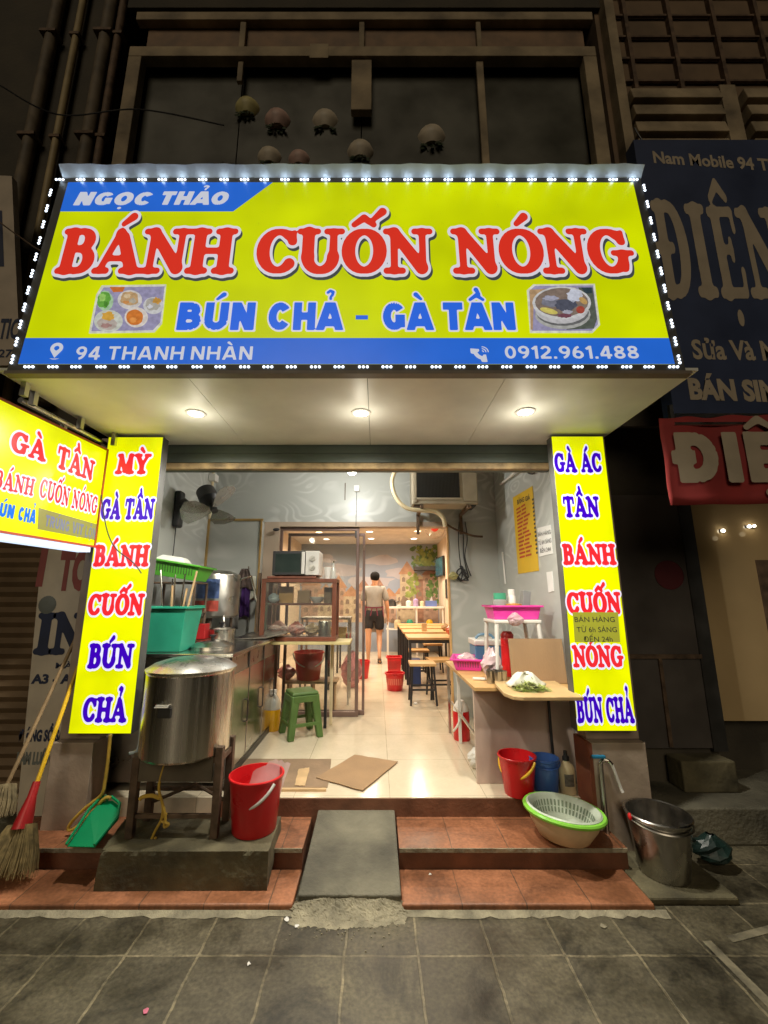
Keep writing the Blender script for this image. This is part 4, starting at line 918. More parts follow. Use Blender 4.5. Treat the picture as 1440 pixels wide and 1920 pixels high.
for j in range(nz_+1):
    for i in range(nx_+1):
        s, t = i/nx_, j/nz_; q = (p4[3]*(1-s)+p4[2]*s)*(1-t)+(p4[0]*(1-s)+p4[1]*s)*t
        vs.append(q + Vector((0,.008*math.sin(s*14+t*3)+.006*math.sin(t*9),-.006*math.sin(s*22)*(t>.9))))
m.add(vs,[(j*(nx_+1)+i,j*(nx_+1)+i+1,(j+1)*(nx_+1)+i+1,(j+1)*(nx_+1)+i) for j in range(nz_) for i in range(nx_)])
m.build('cloth', mat('faded_red_cloth', (.30,.03,.03), .8, var=.2, vs=4), rs, smooth=True, solid=.003)
letter_px('word', 'ĐIỆN', rb, 1272,907,1560,905,94, [tan], rs, [(0,0,0)], d0=.02, kind='sans', w=.135, gap=.12)
m = MB(); m.tube([(1.86,2.46,2.52),(4.2,2.46,2.53)], .012, 8); m.build('rod', M['alu'], rs, smooth=True)
m = MB(); m.box((1.862,2.48,2.53),(1.885,2.50,2.66)); m.build('tie', M['alu'], rs)
# ================================================================= front room, left side
sc_ = thing('steel_counter', 'stainless steel cooking counter with dark door gaps along the left wall', 'counter', (-1.4,3.5,ZF))
m = MB(); m.box((-1.855,2.99,ZF+.05),(-1.005,4.30,1.055)); m.build('body', M['steel_dull'], sc_, bevel=.004)
m = MB(); m.box((-1.858,2.96,1.056),(-.965,4.34,1.085)); m.build('top', M['steel'], sc_, bevel=.006)
m = MB(); m.box((-1.0,2.99,ZF),(-.998,4.3,ZF+.05)); m.build('kickboard', M['dark_metal'], sc_)
ydoors = [3.02,3.45,3.88,4.27]
for a, b in zip(ydoors[:-1], ydoors[1:]):
    d = MB(); d.box((-1.004,a+.012,ZF+.07),(-.992,b-.012,.93)); dr = d.build('door', M['steel'], sc_, bevel=.003)
    h = MB(); h.tube([(-.992,b-.07,.55),(-.972,b-.07,.56),(-.972,b-.07,.70),(-.992,b-.07,.71)], .006, 8); h.build('handle', M['dark_metal'], dr, smooth=True)
m = MB()
for y in ydoors: m.box((-1.003,y-.011,ZF+.06),(-.996,y+.011,1.05))
m.build('door_gap', M['dark_metal'], sc_)
m = MB(); p = [(-1.2,4.0,1.13),(-1.08,4.1,1.11),(-.95,4.2,1.105),(-.85,4.28,1.115)]
m.add([(-1.30,3.92,1.09),(-1.0,3.95,1.10),(-.84,4.18,1.13),(-.98,4.30,1.15),(-1.25,4.30,1.12),(-1.1,4.1,1.09)],[(0,1,5),(1,2,5),(2,3,5),(3,4,5),(4,0,5)])
tag(m.build('metal_tray', M['steel_dull'], loc=(-1.1,4.1,1.09), solid=.004), 'bent shiny metal tray lying on the far end of the steel counter', 'tray')
def lidded(name, label, cat, c, r, h, dome, body=True, kn=True):
    t = thing(name, label, cat, c); c = Vector(c)
    if body: MB().lathe(c, [(r*.97,0),(r,.01),(r,h-.02),(r*1.03,h-.008),(r*1.03,h)], 32).build('body', M['steel'], t, smooth=True)
    MB().lathe(c+Vector((0,0,h+.001)), [(r*1.04,0),(r*1.05,.006),(r*.96,.012),(r*.7,dome*.72),(r*.35,dome*.95),(0,dome)], 32).build('lid', M['steel'], t, smooth=True)
    if kn: MB().lathe(c+Vector((0,0,h+dome-.001)), [(.012,0),(.012,.02),(.026,.026),(.026,.034),(0,.038)], 14).build('knob', M['black'], t, smooth=True)
    return t
lidded('pot', 'shiny domed pot lid sunk in the near end of the steel counter', 'pot', (-1.235,3.28,1.086), .15, .012, .05)
lidded('pot', 'small stainless pot at the back of the steel counter', 'pot', (-1.33,3.72,1.086), .11, .10, .03)
# noodle boiler against the wall
nb_ = thing('water_boiler', 'tall stainless boiler cylinder with a blue and red sticker above the counter', 'boiler', (-1.47,3.95,1.086))
for a_ in (0,1,2):
    an = a_*2.09+.5; m = MB(); x, y = -1.47+.13*math.cos(an), 3.95+.13*math.sin(an); m.tube([(x,y,1.086),(x,y,1.30)], .014, 8); m.build('leg', M['iron'], nb_, smooth=True)
MB().lathe((-1.47,3.95,1.28), [(.17,0),(.19,.02),(.19,.37),(.185,.385),(.10,.42),(0,.43)], 32).build('body', M['steel_dull'], nb_, smooth=True)
m = MB()
for z0, z1, mi in ((.17,.34,0),(.06,.15,1)):
    for k in range(8):
        a0, a1 = R(205+k*11), R(216+k*11); r_ = .1925
        m.add([(-1.47+r_*math.cos(a0),3.95+r_*math.sin(a0),1.28+z0),(-1.47+r_*math.cos(a1),3.95+r_*math.sin(a1),1.28+z0),(-1.47+r_*math.cos(a1),3.95+r_*math.sin(a1),1.28+z1),(-1.47+r_*math.cos(a0),3.95+r_*math.sin(a0),1.28+z1)],[(0,1,2,3)],mi)
m.build('sticker', [mat('blue_sticker', (.06,.10,.24), .4, var=.5, vs=22), mat('red_sticker', (.42,.07,.05), .4, var=.4, vs=20)], nb_)
MB().tube([(-1.35,3.80,1.30),(-1.33,3.77,1.22),(-1.345,3.78,1.10)], .011, 8).build('tap', M['steel'], nb_, smooth=True)
m = MB(); m.tube([(-1.26,3.92,1.62),(-1.22,4.1,1.66),(-1.2,4.3,1.40),(-1.2,4.32,1.1)], .012, 8); m.build('pipe', M['steel'], nb_, smooth=True)
m = MB(); m.box((-1.19,4.24,1.087),(-1.165,4.27,1.70)); tag(m.build('steel_upright', M['iron'], loc=(-1.18,4.25,1.087)), 'brown metal upright standing behind the boiler on the counter', 'upright')
# tub, rack, green basket
MB_ = MB(); c = at(318,1236,3.16); c.z = 1.086
t = thing('tub', 'square teal plastic tub of ladles on the near end of the counter', 'tub', c)
m = MB(); w0, w1, hh = .118, .15, .305
vs = []
for w, z in ((w0,0),(w1,hh),(w1-.006,hh),(w0-.006,.006)):
    for sx, sy in ((-1,-1),(1,-1),(1,1),(-1,1)): vs.append(c+Vector((sx*w, sy*w, z)))
m.add(vs,[(0,3,2,1)]+[(i,(i+1)%4,4+(i+1)%4,4+i) for i in range(4)]+[(4+i,4+(i+1)%4,8+(i+1)%4,8+i) for i in range(4)]+[(8+i,8+(i+1)%4,12+(i+1)%4,12+i) for i in range(4)]+[(12,13,14,15)])
m.build('body', M['teal_pl'], t, bevel=.012)
m = MB(); zt_ = c.z+hh
for (xa,ya,xb,yb) in ((-w1-.012,-w1-.012,w1+.012,-w1),(-w1-.012,w1,w1+.012,w1+.012),(-w1-.012,-w1,-w1,w1),(w1,-w1,w1+.012,w1)): m.box((c.x+xa,c.y+ya,zt_-.012),(c.x+xb,c.y+yb,zt_+.004))
m.build('rim', M['teal_pl'], t, bevel=.003)
rr = random.Random(5)
for k in range(7):
    dx, dy = rr.uniform(-.09,.09), rr.uniform(-.09,.09); l = rr.uniform(.42,.58)
    p0 = c+Vector((dx*.5,dy*.5,.02)); p1 = c+Vector((dx*1.5,dy*1.2,l))
    tl2 = thing('ladle', ['thin steel ladle with long handle standing in the teal tub','wooden cooking stick standing in the teal tub'][k%2], 'ladle', p0, 'utensils in the teal tub')
    m = MB(); m.tube([p0,p1], .006 if k%2 == 0 else .008, 7); m.build('handle', M['steel'] if k%2 == 0 else M['ply'], tl2, smooth=True)
    m = MB(); m.ball(p0+Vector((0,0,.01)), .02, 8, sc=(1,1,.6)); m.build('bowl', M['steel'] if k%2 == 0 else M['ply'], tl2, smooth=True)
rk = thing('wire_rack', 'dark metal rack with thin legs under the green basket', 'rack', (-1.62,3.42,1.086))
gx0, gx1, gy0, gy1, gz = -1.80, -1.44, 3.36, 3.60, 1.575
for x in (gx0,gx1):
    for y in (gy0,gy1): m = MB(); m.tube([(x,y,1.086),(x,y,gz)], .011, 8); m.build('leg', M['iron'], rk, smooth=True)
m = MB(); m.box((gx0-.01,gy0-.01,gz-.008),(gx1+.01,gy1+.01,gz+.004)); m.build('shelf', M['iron'], rk, bevel=.003)
m = MB(); m.box((gx0-.01,gy0-.01,1.33),(gx1+.01,gy1+.01,1.342)); m.build('shelf', M['iron'], rk, bevel=.003)
t = thing('basket', 'green plastic basket tilted on the rack, holding white foam boxes', 'basket', (-1.6,3.4,gz+.005))
def basket(t, c, w, d, h, m_, flare=.03, rz=0., slots=True, tilt=0.):
    c = Vector(c); vs = []; Mx = Euler((0,tilt,rz)).to_matrix()
    m = MB()
    def P(x,y,z): return c + Mx @ Vector((x,y,z))
    for (fx,z,i) in ((0,0,0),(flare,h,0),(flare,h,.006),(0,.006,.006)):
        for sx, sy in ((-1,-1),(1,-1),(1,1),(-1,1)): vs.append(P(sx*(w/2+fx-i), sy*(d/2+fx-i), z))
    m.add(vs,[(0,3,2,1)]+[(i,(i+1)%4,4+(i+1)%4,4+i) for i in range(4)]+[(4+i,4+(i+1)%4,8+(i+1)%4,8+i) for i in range(4)]+[(8+i,8+(i+1)%4,12+(i+1)%4,12+i) for i in range(4)]+[(12,13,14,15)])
    m.build('body', m_, t, bevel=.006)
    m = MB(); a = w/2+flare; b = d/2+flare
    for (xa,ya,xb,yb) in ((-a-.015,-b-.015,a+.015,-b),(-a-.015,b,a+.015,b+.015),(-a-.015,-b,-a,b),(a,-b,a+.015,b)):
        cs = [P(x,y,z) for z in (h-.010,h+.004) for (x,y) in ((xa,ya),(xb,ya),(xb,yb),(xa,yb))]
        m.add(cs,[(0,3,2,1),(4,5,6,7),(0,1,5,4),(1,2,6,5),(2,3,7,6),(3,0,4,7)])
    m.build('rim', m_, t, bevel=.003)
    if slots:
        m = MB(); n = int(w/.022)
        for k in range(n):
            x = -w/2+.02+(w-.04)*k/max(1,n-1)
            a_, b_ = .3, .78
            f0, f1 = flare*a_, flare*b_
            cs = [P(x-.004,-d/2-f0-.002,h*a_),P(x+.004,-d/2-f0-.002,h*a_),P(x+.004,-d/2-f1-.002,h*b_),P(x-.004,-d/2-f1-.002,h*b_)]
            m.add(cs,[(0,1,2,3)])
        m.build('slots', mat('basket_gap_'+m_.name, [c_*.45 for c_ in (.5,.1,.3)] if 'pink' in m_.name else (.05,.12,.03) if 'green' in m_.name else (.25,.03,.03), .6), t)
basket(t, (-1.60,3.43,gz+.035), .34, .24, .12, M['green_pl'], .035, .0, True, R(9))
for k, (dx, dz, rz) in enumerate(((-.04,.12,.1),(-.11,.09,.35))):
    b_ = thing('foam_box', ['white foam takeaway box on top of the green basket','white foam takeaway box leaning at the left in the green basket'][k], 'box', (-1.6+dx,3.43,gz+dz), 'foam boxes in the green basket')
    m = MB(); z = gz+dz+.015
    m.add([Vector((-1.62+dx,3.43,z))+Euler((0,R(8),rz)).to_matrix() @ Vector(p_) for p_ in ((-.10,-.08,0),(.10,-.08,0),(.10,.08,0),(-.10,.08,0),(-.115,-.095,.04),(.115,-.095,.04),(.115,.095,.04),(-.115,.095,.04),(-.08,-.06,.075),(.08,-.06,.075),(.08,.06,.075),(-.08,.06,.075))],
      [(0,3,2,1)]+[(i,(i+1)%4,4+(i+1)%4,4+i) for i in range(4)]+[(4+i,4+(i+1)%4,8+(i+1)%4,8+i) for i in range(4)]+[(8,9,10,11)])
    m.build('shell', M['foam'], b_, bevel=.006)
m = MB(); c = at(371,1214,3.55); m.box((c.x-.045,3.55,1.125),(c.x+.045,3.65,1.245)); tag(m.build('carton', M['red_dk'], loc=(c.x,3.6,1.125), bevel=.004), 'small red carton on the board behind the teal tub', 'box')
c = at(352,1214,3.55); m = MB(); m.box((c.x-.035,3.56,1.125),(c.x+.03,3.64,1.25)); tag(m.build('carton', M['white_pl'], loc=(c.x,3.6,1.125), bevel=.004), 'small white carton beside the red one behind the teal tub', 'box')
m = MB(); m.box((-1.80,3.48,1.087),(-1.33,3.72,1.122)); tag(m.build('wooden_board', M['wood_red'], loc=(-1.6,3.6,1.087), bevel=.004), 'reddish wooden board lying on the counter under the cartons', 'board')
# hanging apron
hk = onx(474,1064,-1.30)
t = thing('apron', 'purple apron with a mottled brown cloth hanging on the grey column', 'apron', (-1.34,4.50,1.25))
def drape(x0, x1, z0, z1, y, amp, nf, taper, rr_seed, ns=14):
    m = MB(); nx_, nz_ = ns, 10; vs = []; r2 = random.Random(rr_seed); ph = r2.random()*6
    for j in range(nz_+1):
        for i in range(nx_+1):
            s, tt = i/nx_, j/nz_; k = 1-taper*tt; x = (x0+x1)/2 + (x1-x0)/2*(2*s-1)*k
            vs.append((x, y - amp*(.4+.6*(1-tt))*(1+math.sin(s*nf*6.28+ph+tt*2)), z0+(z1-z0)*tt - .012*math.sin(s*9)*(1-tt)))
    m.add(vs,[(j*(nx_+1)+i,j*(nx_+1)+i+1,(j+1)*(nx_+1)+i+1,(j+1)*(nx_+1)+i) for j in range(nz_) for i in range(nx_)])
    return m
drape(-1.435,-1.33,1.27,1.70,4.50,.012,2,.3,1).build('cloth', M['purple'], t, smooth=True, solid=.004)
drape(-1.52,-1.28,1.55,1.76,4.485,.016,3,.7,2).build('cover_cloth', M['fur'], t, smooth=True, solid=.006)
drape(-1.335,-1.275,1.45,1.68,4.505,.01,1,.5,3).build('strap', M['cloth_w'], t, smooth=True, solid=.003)
MB().tube([(-1.37,4.55,1.765),(-1.37,4.50,1.76),(-1.37,4.49,1.785)], .006, 6).build('hook', M['steel'], t, smooth=True)
tag(drape(-1.62,-1.43,1.15,1.58,4.50,.016,2,.15,8).build('hanging_rag', M['greycloth'], loc=(-1.52,4.5,1.15), smooth=True, solid=.004), 'grey rag hanging left of the purple apron', 'rag')
# wall fan
f0 = onx(330,955,-1.855)
t = thing('wall_fan', 'black wall fan with see-through grey blades on the left wall', 'fan', f0)
m = MB(); m.box((-1.858,f0.y-.055,f0.z-.17),(-1.80,f0.y+.055,f0.z+.17)); m.build('wall_plate', M['black'], t, bevel=.02, seg=3)
e = Vector((-1.52,f0.y-.06,f0.z+.06))
MB().tube([(-1.80,f0.y,f0.z+.05),(-1.70,f0.y-.02,f0.z-.0),(-1.60,f0.y-.04,f0.z+.0),e+Vector((-.02,0,-.03))], [.06,.045,.04,.05], 12).build('arm', M['black'], t, smooth=True)
ax = Vector((.52,-.36,-.78)).normalized()
def oriented(prof, c, axis, n=24):
    q = Vector((0,0,1)).rotation_difference(axis); m = MB(); m.lathe((0,0,0), prof, n); m.v = [tuple(Vector(c)+q @ Vector(v)) for v in m.v]; return m
oriented([(.05,-.16),(.085,-.14),(.09,-.02),(.06,.02),(.02,.05)], e, ax).build('motor', M['black'], t, smooth=True)
hub = e + ax*.10
oriented([(.012,-.06),(.032,-.02),(.03,.03),(0,.04)], hub, ax, 16).build('hub', M['black'], t, smooth=True)
fb = mat('grey_fan_blade', (.30,.30,.28), .25, alpha=.55)
q = Vector((0,0,1)).rotation_difference(ax)
for k in range(3):
    a0 = k*2.094+.55; m = MB(); pts = []
    for (r_, w) in ((.03,-.03),(.13,-.12),(.22,-.135),(.275,-.07),(.28,.02),(.24,.07),(.13,.06),(.03,.03)):
        pts.append(hub + q @ Vector((r_*math.cos(a0)-w*math.sin(a0), r_*math.sin(a0)+w*math.cos(a0), w*.35)))
    m.add(pts,[tuple(range(8))]); m.build('blade', fb, t, solid=.003)
MB().tube([(-1.84,f0.y,f0.z-.17),(-1.845,f0.y+.01,f0.z-.4),(-1.845,f0.y-.04,f0.z-.62)], .004, 6).build('cord', M['black'], t)
# conduit pipes high on the left corner
t = thing('conduit', 'pale conduit with a junction box in the upper left corner of the front room', 'pipe', (-1.83,4.5,2.3))
m = MB(); m.tube([(-1.83,4.50,2.31),(-1.83,4.50,2.94)], .016, 8); m.build('pipe', M['cream_pl'], t, smooth=True)
m = MB(); m.box((-1.855,4.44,2.72),(-1.78,4.54,2.80)); m.build('box', M['white_pl'], t, bevel=.004)

# ---- work table with the glass food cabinet
tb = thing('work_table', 'narrow table with a pale yellow board top under the food cabinet', 'table', (-.66,4.3,ZF))
m = MB(); m.box((-1.09,4.12,1.022),(-.255,4.50,1.047)); m.build('top', mat('pale_yellow_board', (.56,.47,.22), .5, var=.1), tb, bevel=.003)
for (x,y,mt) in ((-.497,4.33,M['black']),(-.455,4.44,M['cream_pl']),(-1.06,4.16,M['steel']),(-1.06,4.46,M['steel'])):
    m = MB(); m.box((x-.014,y-.014,ZF),(x+.014,y+.014,1.021)); m.build('leg', mt, tb, bevel=.002)
cb = thing('food_cabinet', 'red brown wooden display cabinet with glass sides and one shelf', 'cabinet', (-.77,4.3,1.048))
cx0,cx1,cy0,cy1,cz0,cz1 = -1.13,-.395,4.16,4.48,1.049,1.64
for (a,b) in (((cx0,cy0,cz0),(cx1,cy1,cz0+.04)),((cx0,cy0,cz1-.035),(cx1,cy1,cz1))):
    m = MB(); m.box(a,b); m.build('frame_board', M['wood_red'], cb, bevel=.003)
for x in (cx0,cx1-.045):
    for y in (cy0+.002,cy1-.042): m = MB(); m.box((x+.0015,y,cz0+.0405),(x+.0435,y+.04,cz1-.0355)); m.build('post', M['wood_red'], cb, bevel=.003)
m = MB(); m.box((cx0+.046,cy0+.02,1.385),(cx1-.047,cy1-.02,1.405)); m.build('shelf', M['wood_red'], cb)
for (a,b) in (((cx0+.046,cy0+.006,cz0+.041),(cx1-.047,cy0+.009,cz1-.036)),((cx1-.02,cy0+.045,cz0+.041),(cx1-.017,cy1-.045,cz1-.036))):
    m = MB(); m.box(a,b); m.build('glass_pane', M['glass_c'], cb)
def bowl(label, c, r, h, m_, group=None, cat='bowl'):
    m = MB(); m.lathe(c, [(r*.45,0),(r*.5,.006),(r*.85,h*.5),(r,h),(r*.96,h),(r*.8,h*.52),(r*.4,.012),(0,.012)], 20)
    return tag(m.build('bowl', m_, loc=c, smooth=True), label, cat, group)
bowl('white bowl on the cabinet shelf', (-.60,4.28,1.406), .075, .06, M['white_pl'])
m = MB(); m.box((-1.0,4.36,1.406),(-.86,4.42,1.57)); tag(m.build('carton', mat('orange_white_carton', (.55,.30,.08), .6, var=.25), loc=(-.93,4.39,1.406)), 'orange and cream carton on the cabinet shelf', 'box')
m = MB(); m.box((-.80,4.30,1.406),(-.68,4.42,1.53)); tag(m.build('carton', M['card'], loc=(-.74,4.36,1.406)), 'brown carton in the middle of the cabinet shelf', 'box')
m = MB(); m.box((-.54,4.34,1.406),(-.46,4.44,1.56)); tag(m.build('carton', M['card_dark'], loc=(-.5,4.38,1.406)), 'dark carton at the right end of the cabinet shelf', 'box')
def bag(label, c, r, m_, seed, name='plastic_bag', cat='bag', sq=.8, group=None):
    rr = random.Random(seed); c = Vector(c); m = MB(); n = 14; rows = 8; vs = []; fs = []
    for i in range(rows+1):
        t = i/rows; rad = r*(math.sin(math.pi*min(1,t*.93+.07))**.7) if t < .8 else r*(.55-(t-.8)*1.6)
        for k in range(n):
            a = 2*math.pi*k/n; q = rad*(1+rr.uniform(-.16,.16)); vs.append(c+Vector((q*math.cos(a), q*.8*math.sin(a), 2*r*sq*t*(1+rr.uniform(-.04,.04)))))
    for i in range(rows):
        for k in range(n): fs.append((i*n+k,i*n+(k+1)%n,(i+1)*n+(k+1)%n,(i+1)*n+k))
    fs.append(tuple(range(n-1,-1,-1))); m.add(vs,fs); return tag(m.build(name, m_, loc=c), label, cat, group)
clearbag = mat('cloudy_bag', (.62,.56,.52), .25, alpha=.75, var=.2)
bag('cloudy plastic bag at the left end of the cabinet shelf', (-1.03,4.27,1.406), .06, mat('pale_blue_bag', (.40,.46,.46), .25, var=.3), 1)
bag('pinkish food bag at the left in the bottom of the cabinet', (-.98,4.30,1.09), .09, mat('pink_brown_bag', (.42,.20,.15), .4, var=.4, vs=18), 2)
bag('reddish food bag in the middle of the cabinet bottom', (-.80,4.30,1.09), .085, mat('red_meat_bag', (.48,.13,.09), .35, var=.5, vs=20), 3)
bag('tan bag on the cabinet bottom beside the steel can', (-.645,4.30,1.09), .075, mat('tan_bag', (.50,.34,.18), .4, var=.3, vs=16), 4)
m = MB(); m.lathe((-.52,4.30,1.09), [(.06,0),(.062,.01),(.062,.13),(.058,.14),(.0,.14)], 18); tag(m.build('can', M['steel_dull'], loc=(-.52,4.3,1.09), smooth=True), 'steel can at the right in the cabinet bottom', 'can')
# microwave on a wooden slab
m = MB(); m.box((-1.08,4.15,1.641),(-.60,4.47,1.664)); tag(m.build('wooden_board', M['wood_red'], loc=(-.84,4.3,1.641), bevel=.004), 'red brown board under the microwave', 'board')
mw = thing('microwave', 'white microwave with a dark door on top of the food cabinet', 'microwave', (-.81,4.31,1.665))
x0,x1,y0,y1,z0,z1 = -1.035,-.575,4.155,4.46,1.672,1.915
m = MB(); m.box((x0,y0+.022,z0),(x1,y1,z1)); m.build('body', M['white_pl'], mw, bevel=.008)
d = MB(); d.box((x0+.002,y0,z0+.003),(x0+.325,y0+.0215,z1-.003)); dr = d.build('door', M['black'], mw, bevel=.006)
m = MB(); m.box((x0+.03,y0-.0015,z0+.03),(x0+.275,y0-.0001,z1-.03)); m.build('window', mat('smoked_glass', (.035,.05,.045), .12), dr)
m = MB(); m.box((x0+.289,y0-.014,z0+.012),(x0+.322,y0-.0001,z1-.012)); m.build('handle', M['white_pl'], dr, bevel=.006)
m = MB(); m.box((x0+.328,y0+.003,z0+.003),(x1-.002,y0+.0215,z1-.003)); m.build('panel', M['white_pl'], mw, bevel=.004)
for zz in (z0+.075,z0+.165):
    m = MB(); m.lathe((x0+.395,y0+.002,zz), [(.03,0),(.028,.014),(0,.015)], 18, tilt=(R(90),0,0)); m.box((x0+.391,y0-.018,zz-.026),(x0+.399,y0-.008,zz+.026),rot=(0,R(40),0)); m.build('dial', M['steel_dull'], mw, smooth=True)
for x in (x0+.04,x1-.04):
    m = MB(); m.box((x-.015,y0+.04,1.6645),(x+.015,y1-.03,z0)); m.build('foot', M['black'], mw)
m = MB(); m.lathe((-.50,4.28,1.641), [(.032,0),(.038,.12),(.036,.12),(.030,.006),(0,.006)], 18); tag(m.build('paper_cup', M['white_pl'], loc=(-.5,4.28,1.641), smooth=True), 'white cup beside the microwave', 'cup')
t = thing('bottle', 'clear bottle standing right of the white cup on the cabinet', 'bottle', (-.44,4.26,1.641))
MB().lathe((-.44,4.26,1.641), [(.022,0),(.024,.02),(.024,.09),(.010,.13),(.010,.16)], 14).build('body', mat('clear_plastic', (.70,.76,.72), .1, alpha=.45), t, smooth=True)
MB().lathe((-.44,4.26,1.801), [(.012,0),(.012,.02),(0,.02)], 12).build('cap', M['steel'], t, smooth=True)
# behind: yellow box on a low grey table, beyond the glass
t = thing('side_table', 'low grey table behind the glass with a tan box on it', 'table', (-.62,5.4,ZF))
m = MB(); m.box((-.92,5.2,1.20),(-.32,5.6,1.225)); m.build('top', M['steel_dull'], t)
for x in (-.90,-.34):
    for y in (5.22,5.57): m = MB(); m.box((x-.012,y-.012,ZF),(x+.012,y+.012,1.20)); m.build('leg', M['steel_dull'], t)
m = MB(); m.box((-.92,5.2,.92),(-.32,5.6,.94)); m.build('shelf', M['steel_dull'], t)
m = MB(); m.box((-.56,5.28,.941),(-.38,5.5,1.10)); tag(m.build('carton', mat('tan_yellow_box', (.50,.34,.09), .6), loc=(-.47,5.4,.941)), 'tan yellow box on the lower shelf behind the glass', 'box')
m = MB(); m.lathe((-.352,5.3,.941), [(.03,0),(.03,.09),(0,.1)], 14); tag(m.build('red_jar', M['red_pl'], loc=(-.352,5.3,.941), smooth=True), 'small red jar beside the tan yellow box', 'jar')

# bucket on a low bench behind the table, stool, oil bottle, pink bag
def bucket(label, c, r0, r1, h, m_, mh, drop=.12, side=-90, swing=60, lidbag=False, group=None):
    c = Vector(c); t = thing('bucket', label, 'bucket', c, group)
    MB().lathe(c, [(r0,0),(r0*1.02,.004),(r0+(r1-r0)*.93,h*.93),(r1*1.03,h*.935),(r1*1.05,h*.985),(r1*1.03,h),(r1*.97,h),(r0*.96,.012),(0,.012)], 40).build('body', m_, t, smooth=True)
    a = R(side); tx = Vector((math.cos(a+1.5708), math.sin(a+1.5708), 0)); fw = Vector((math.cos(a), math.sin(a), 0))
    zz = h*.93; pts = []; b = R(swing); L = r1*1.15
    for i in range(19):
        u = math.pi*i/18
        pts.append(c + Vector((0,0,zz)) + tx*(r1*1.07*math.cos(u)) + (fw*math.cos(b)+Vector((0,0,-math.sin(b))))*(L*math.sin(u)) )
    MB().tube(pts, .0085, 8).build('handle', mh, t, smooth=True)
    return t
bn = thing('low_bench', 'low pale bench behind the glass under the red bucket', 'bench', (-.74,5.0,ZF))
m = MB(); m.box((-1.02,4.86,.535),(-.44,5.16,.56)); m.build('top', M['ply'], bn, bevel=.003)
for x in (-.98,-.72,-.48):
    m = MB(); m.box((x-.012,4.9,ZF),(x+.012,5.1,.534)); m.build('leg', M['ply'], bn)
bucket('red bucket with a white handle on the low bench behind the glass', (-.775,5.0,.561), .125,.165,.30, M['red_pl'], M['white_pl'], side=-75, swing=45)
bag('pink plastic bag hanging low behind the glass left of the red bucket', (-1.02,4.98,.561), .10, mat('pink_bag', (.52,.20,.22), .4, var=.5, vs=14), 9)
bag('pink plastic bag on the floor behind the glass door', (-.36,6.2,ZF), .15, mat('pink_bag', (.5,.2,.2), .4), 19, sq=1.6)
c = on(511,1369,ZF)
t = thing('oil_bottle', 'big clear bottle half full of yellow cooking oil beside the green stool', 'bottle', c)
MB().lathe(c, [(.058,0),(.066,.012),(.066,.16),(.064,.185),(0,.185)], 20).build('oil', mat('cooking_oil', (.80,.42,.01), .15, var=.08, spec=.7), t, smooth=True)
MB().lathe(c, [(.0675,.187),(.0675,.23),(.05,.275),(.024,.31),(.022,.335)], 20).build('bottle_top', mat('clear_plastic', (.7,.76,.72), .1, alpha=.4), t, smooth=True)
MB().lathe(c+Vector((0,0,.335)), [(.026,0),(.026,.022),(0,.024)], 14).build('cap', M['white_pl'], t, smooth=True)
MB().tube([c+Vector((.03*math.cos(a_)-.0,-.05,.30+.035*math.sin(a_))) for a_ in [i*.4-.3 for i in range(10)]], .006, 6).build('grip', M['white_pl'], t, smooth=True)
sc0 = Vector((-.695,4.13,ZF))
def plastic_stool(label, c, w, h, m_, rz, group=None):
    t = thing('stool', label, 'stool', c, group); Mx = Matrix.Rotation(rz, 3, 'Z')
    P = lambda x,y,z: c + Mx @ Vector((x,y,z))
    def bx(a, b, top_a=None, top_b=None):
        (x0,y0,z0),(x1,y1,z1) = a, b; ta = top_a or (x0,y0); tb_ = top_b or (x1,y1)
        m = MB(); m.add([P(x0,y0,z0),P(x1,y0,z0),P(x1,y1,z0),P(x0,y1,z0),P(ta[0],ta[1],z1),P(tb_[0],ta[1],z1),P(tb_[0],tb_[1],z1),P(ta[0],tb_[1],z1)],[(0,3,2,1),(4,5,6,7),(0,1,5,4),(1,2,6,5),(2,3,7,6),(3,0,4,7)]); return m
    bx((-w*.42,-w*.42,h-.028),(w*.42,w*.42,h), (-w*.39,-w*.39),(w*.39,w*.39)).build('seat', m_, t, bevel=.012, seg=3)
    for sx, sy in ((-1,-1),(1,-1),(1,1),(-1,1)):
        k = .055; o_, i_ = w*.54, w*.54-k; to, ti = w*.42, w*.42-.075
        a = (min(sx*o_,sx*i_), min(sy*o_,sy*i_), 0); b = (max(sx*o_,sx*i_), max(sy*o_,sy*i_), h-.029)
        ta = (min(sx*to,sx*ti), min(sy*to,sy*ti)); tb2 = (max(sx*to,sx*ti), max(sy*to,sy*ti))
        bx(a, b, ta, tb2).build('leg', m_, t, bevel=.010, seg=3)
    for s_ in (-1,1):
        bx((-w*.36,s_*w*.405-.012,h-.085),(w*.36,s_*w*.405+.012,h-.03)).build('apron', m_, t, bevel=.004)
        bx((s_*w*.405-.012,-w*.36,h-.085),(s_*w*.405+.012,w*.36,h-.03)).build('apron', m_, t, bevel=.004)
        bx((-w*.42,s_*w*.475-.008,h*.27),(w*.42,s_*w*.475+.008,h*.27+.028)).build('rung', m_, t, bevel=.003)
        bx((s_*w*.475-.008,-w*.42,h*.27),(s_*w*.475+.008,w*.42,h*.27+.028)).build('rung', m_, t, bevel=.003)
    return t
plastic_stool('olive green plastic stool with splayed legs on the cream floor', sc0, .30, .385, M['stool_green'], R(28))

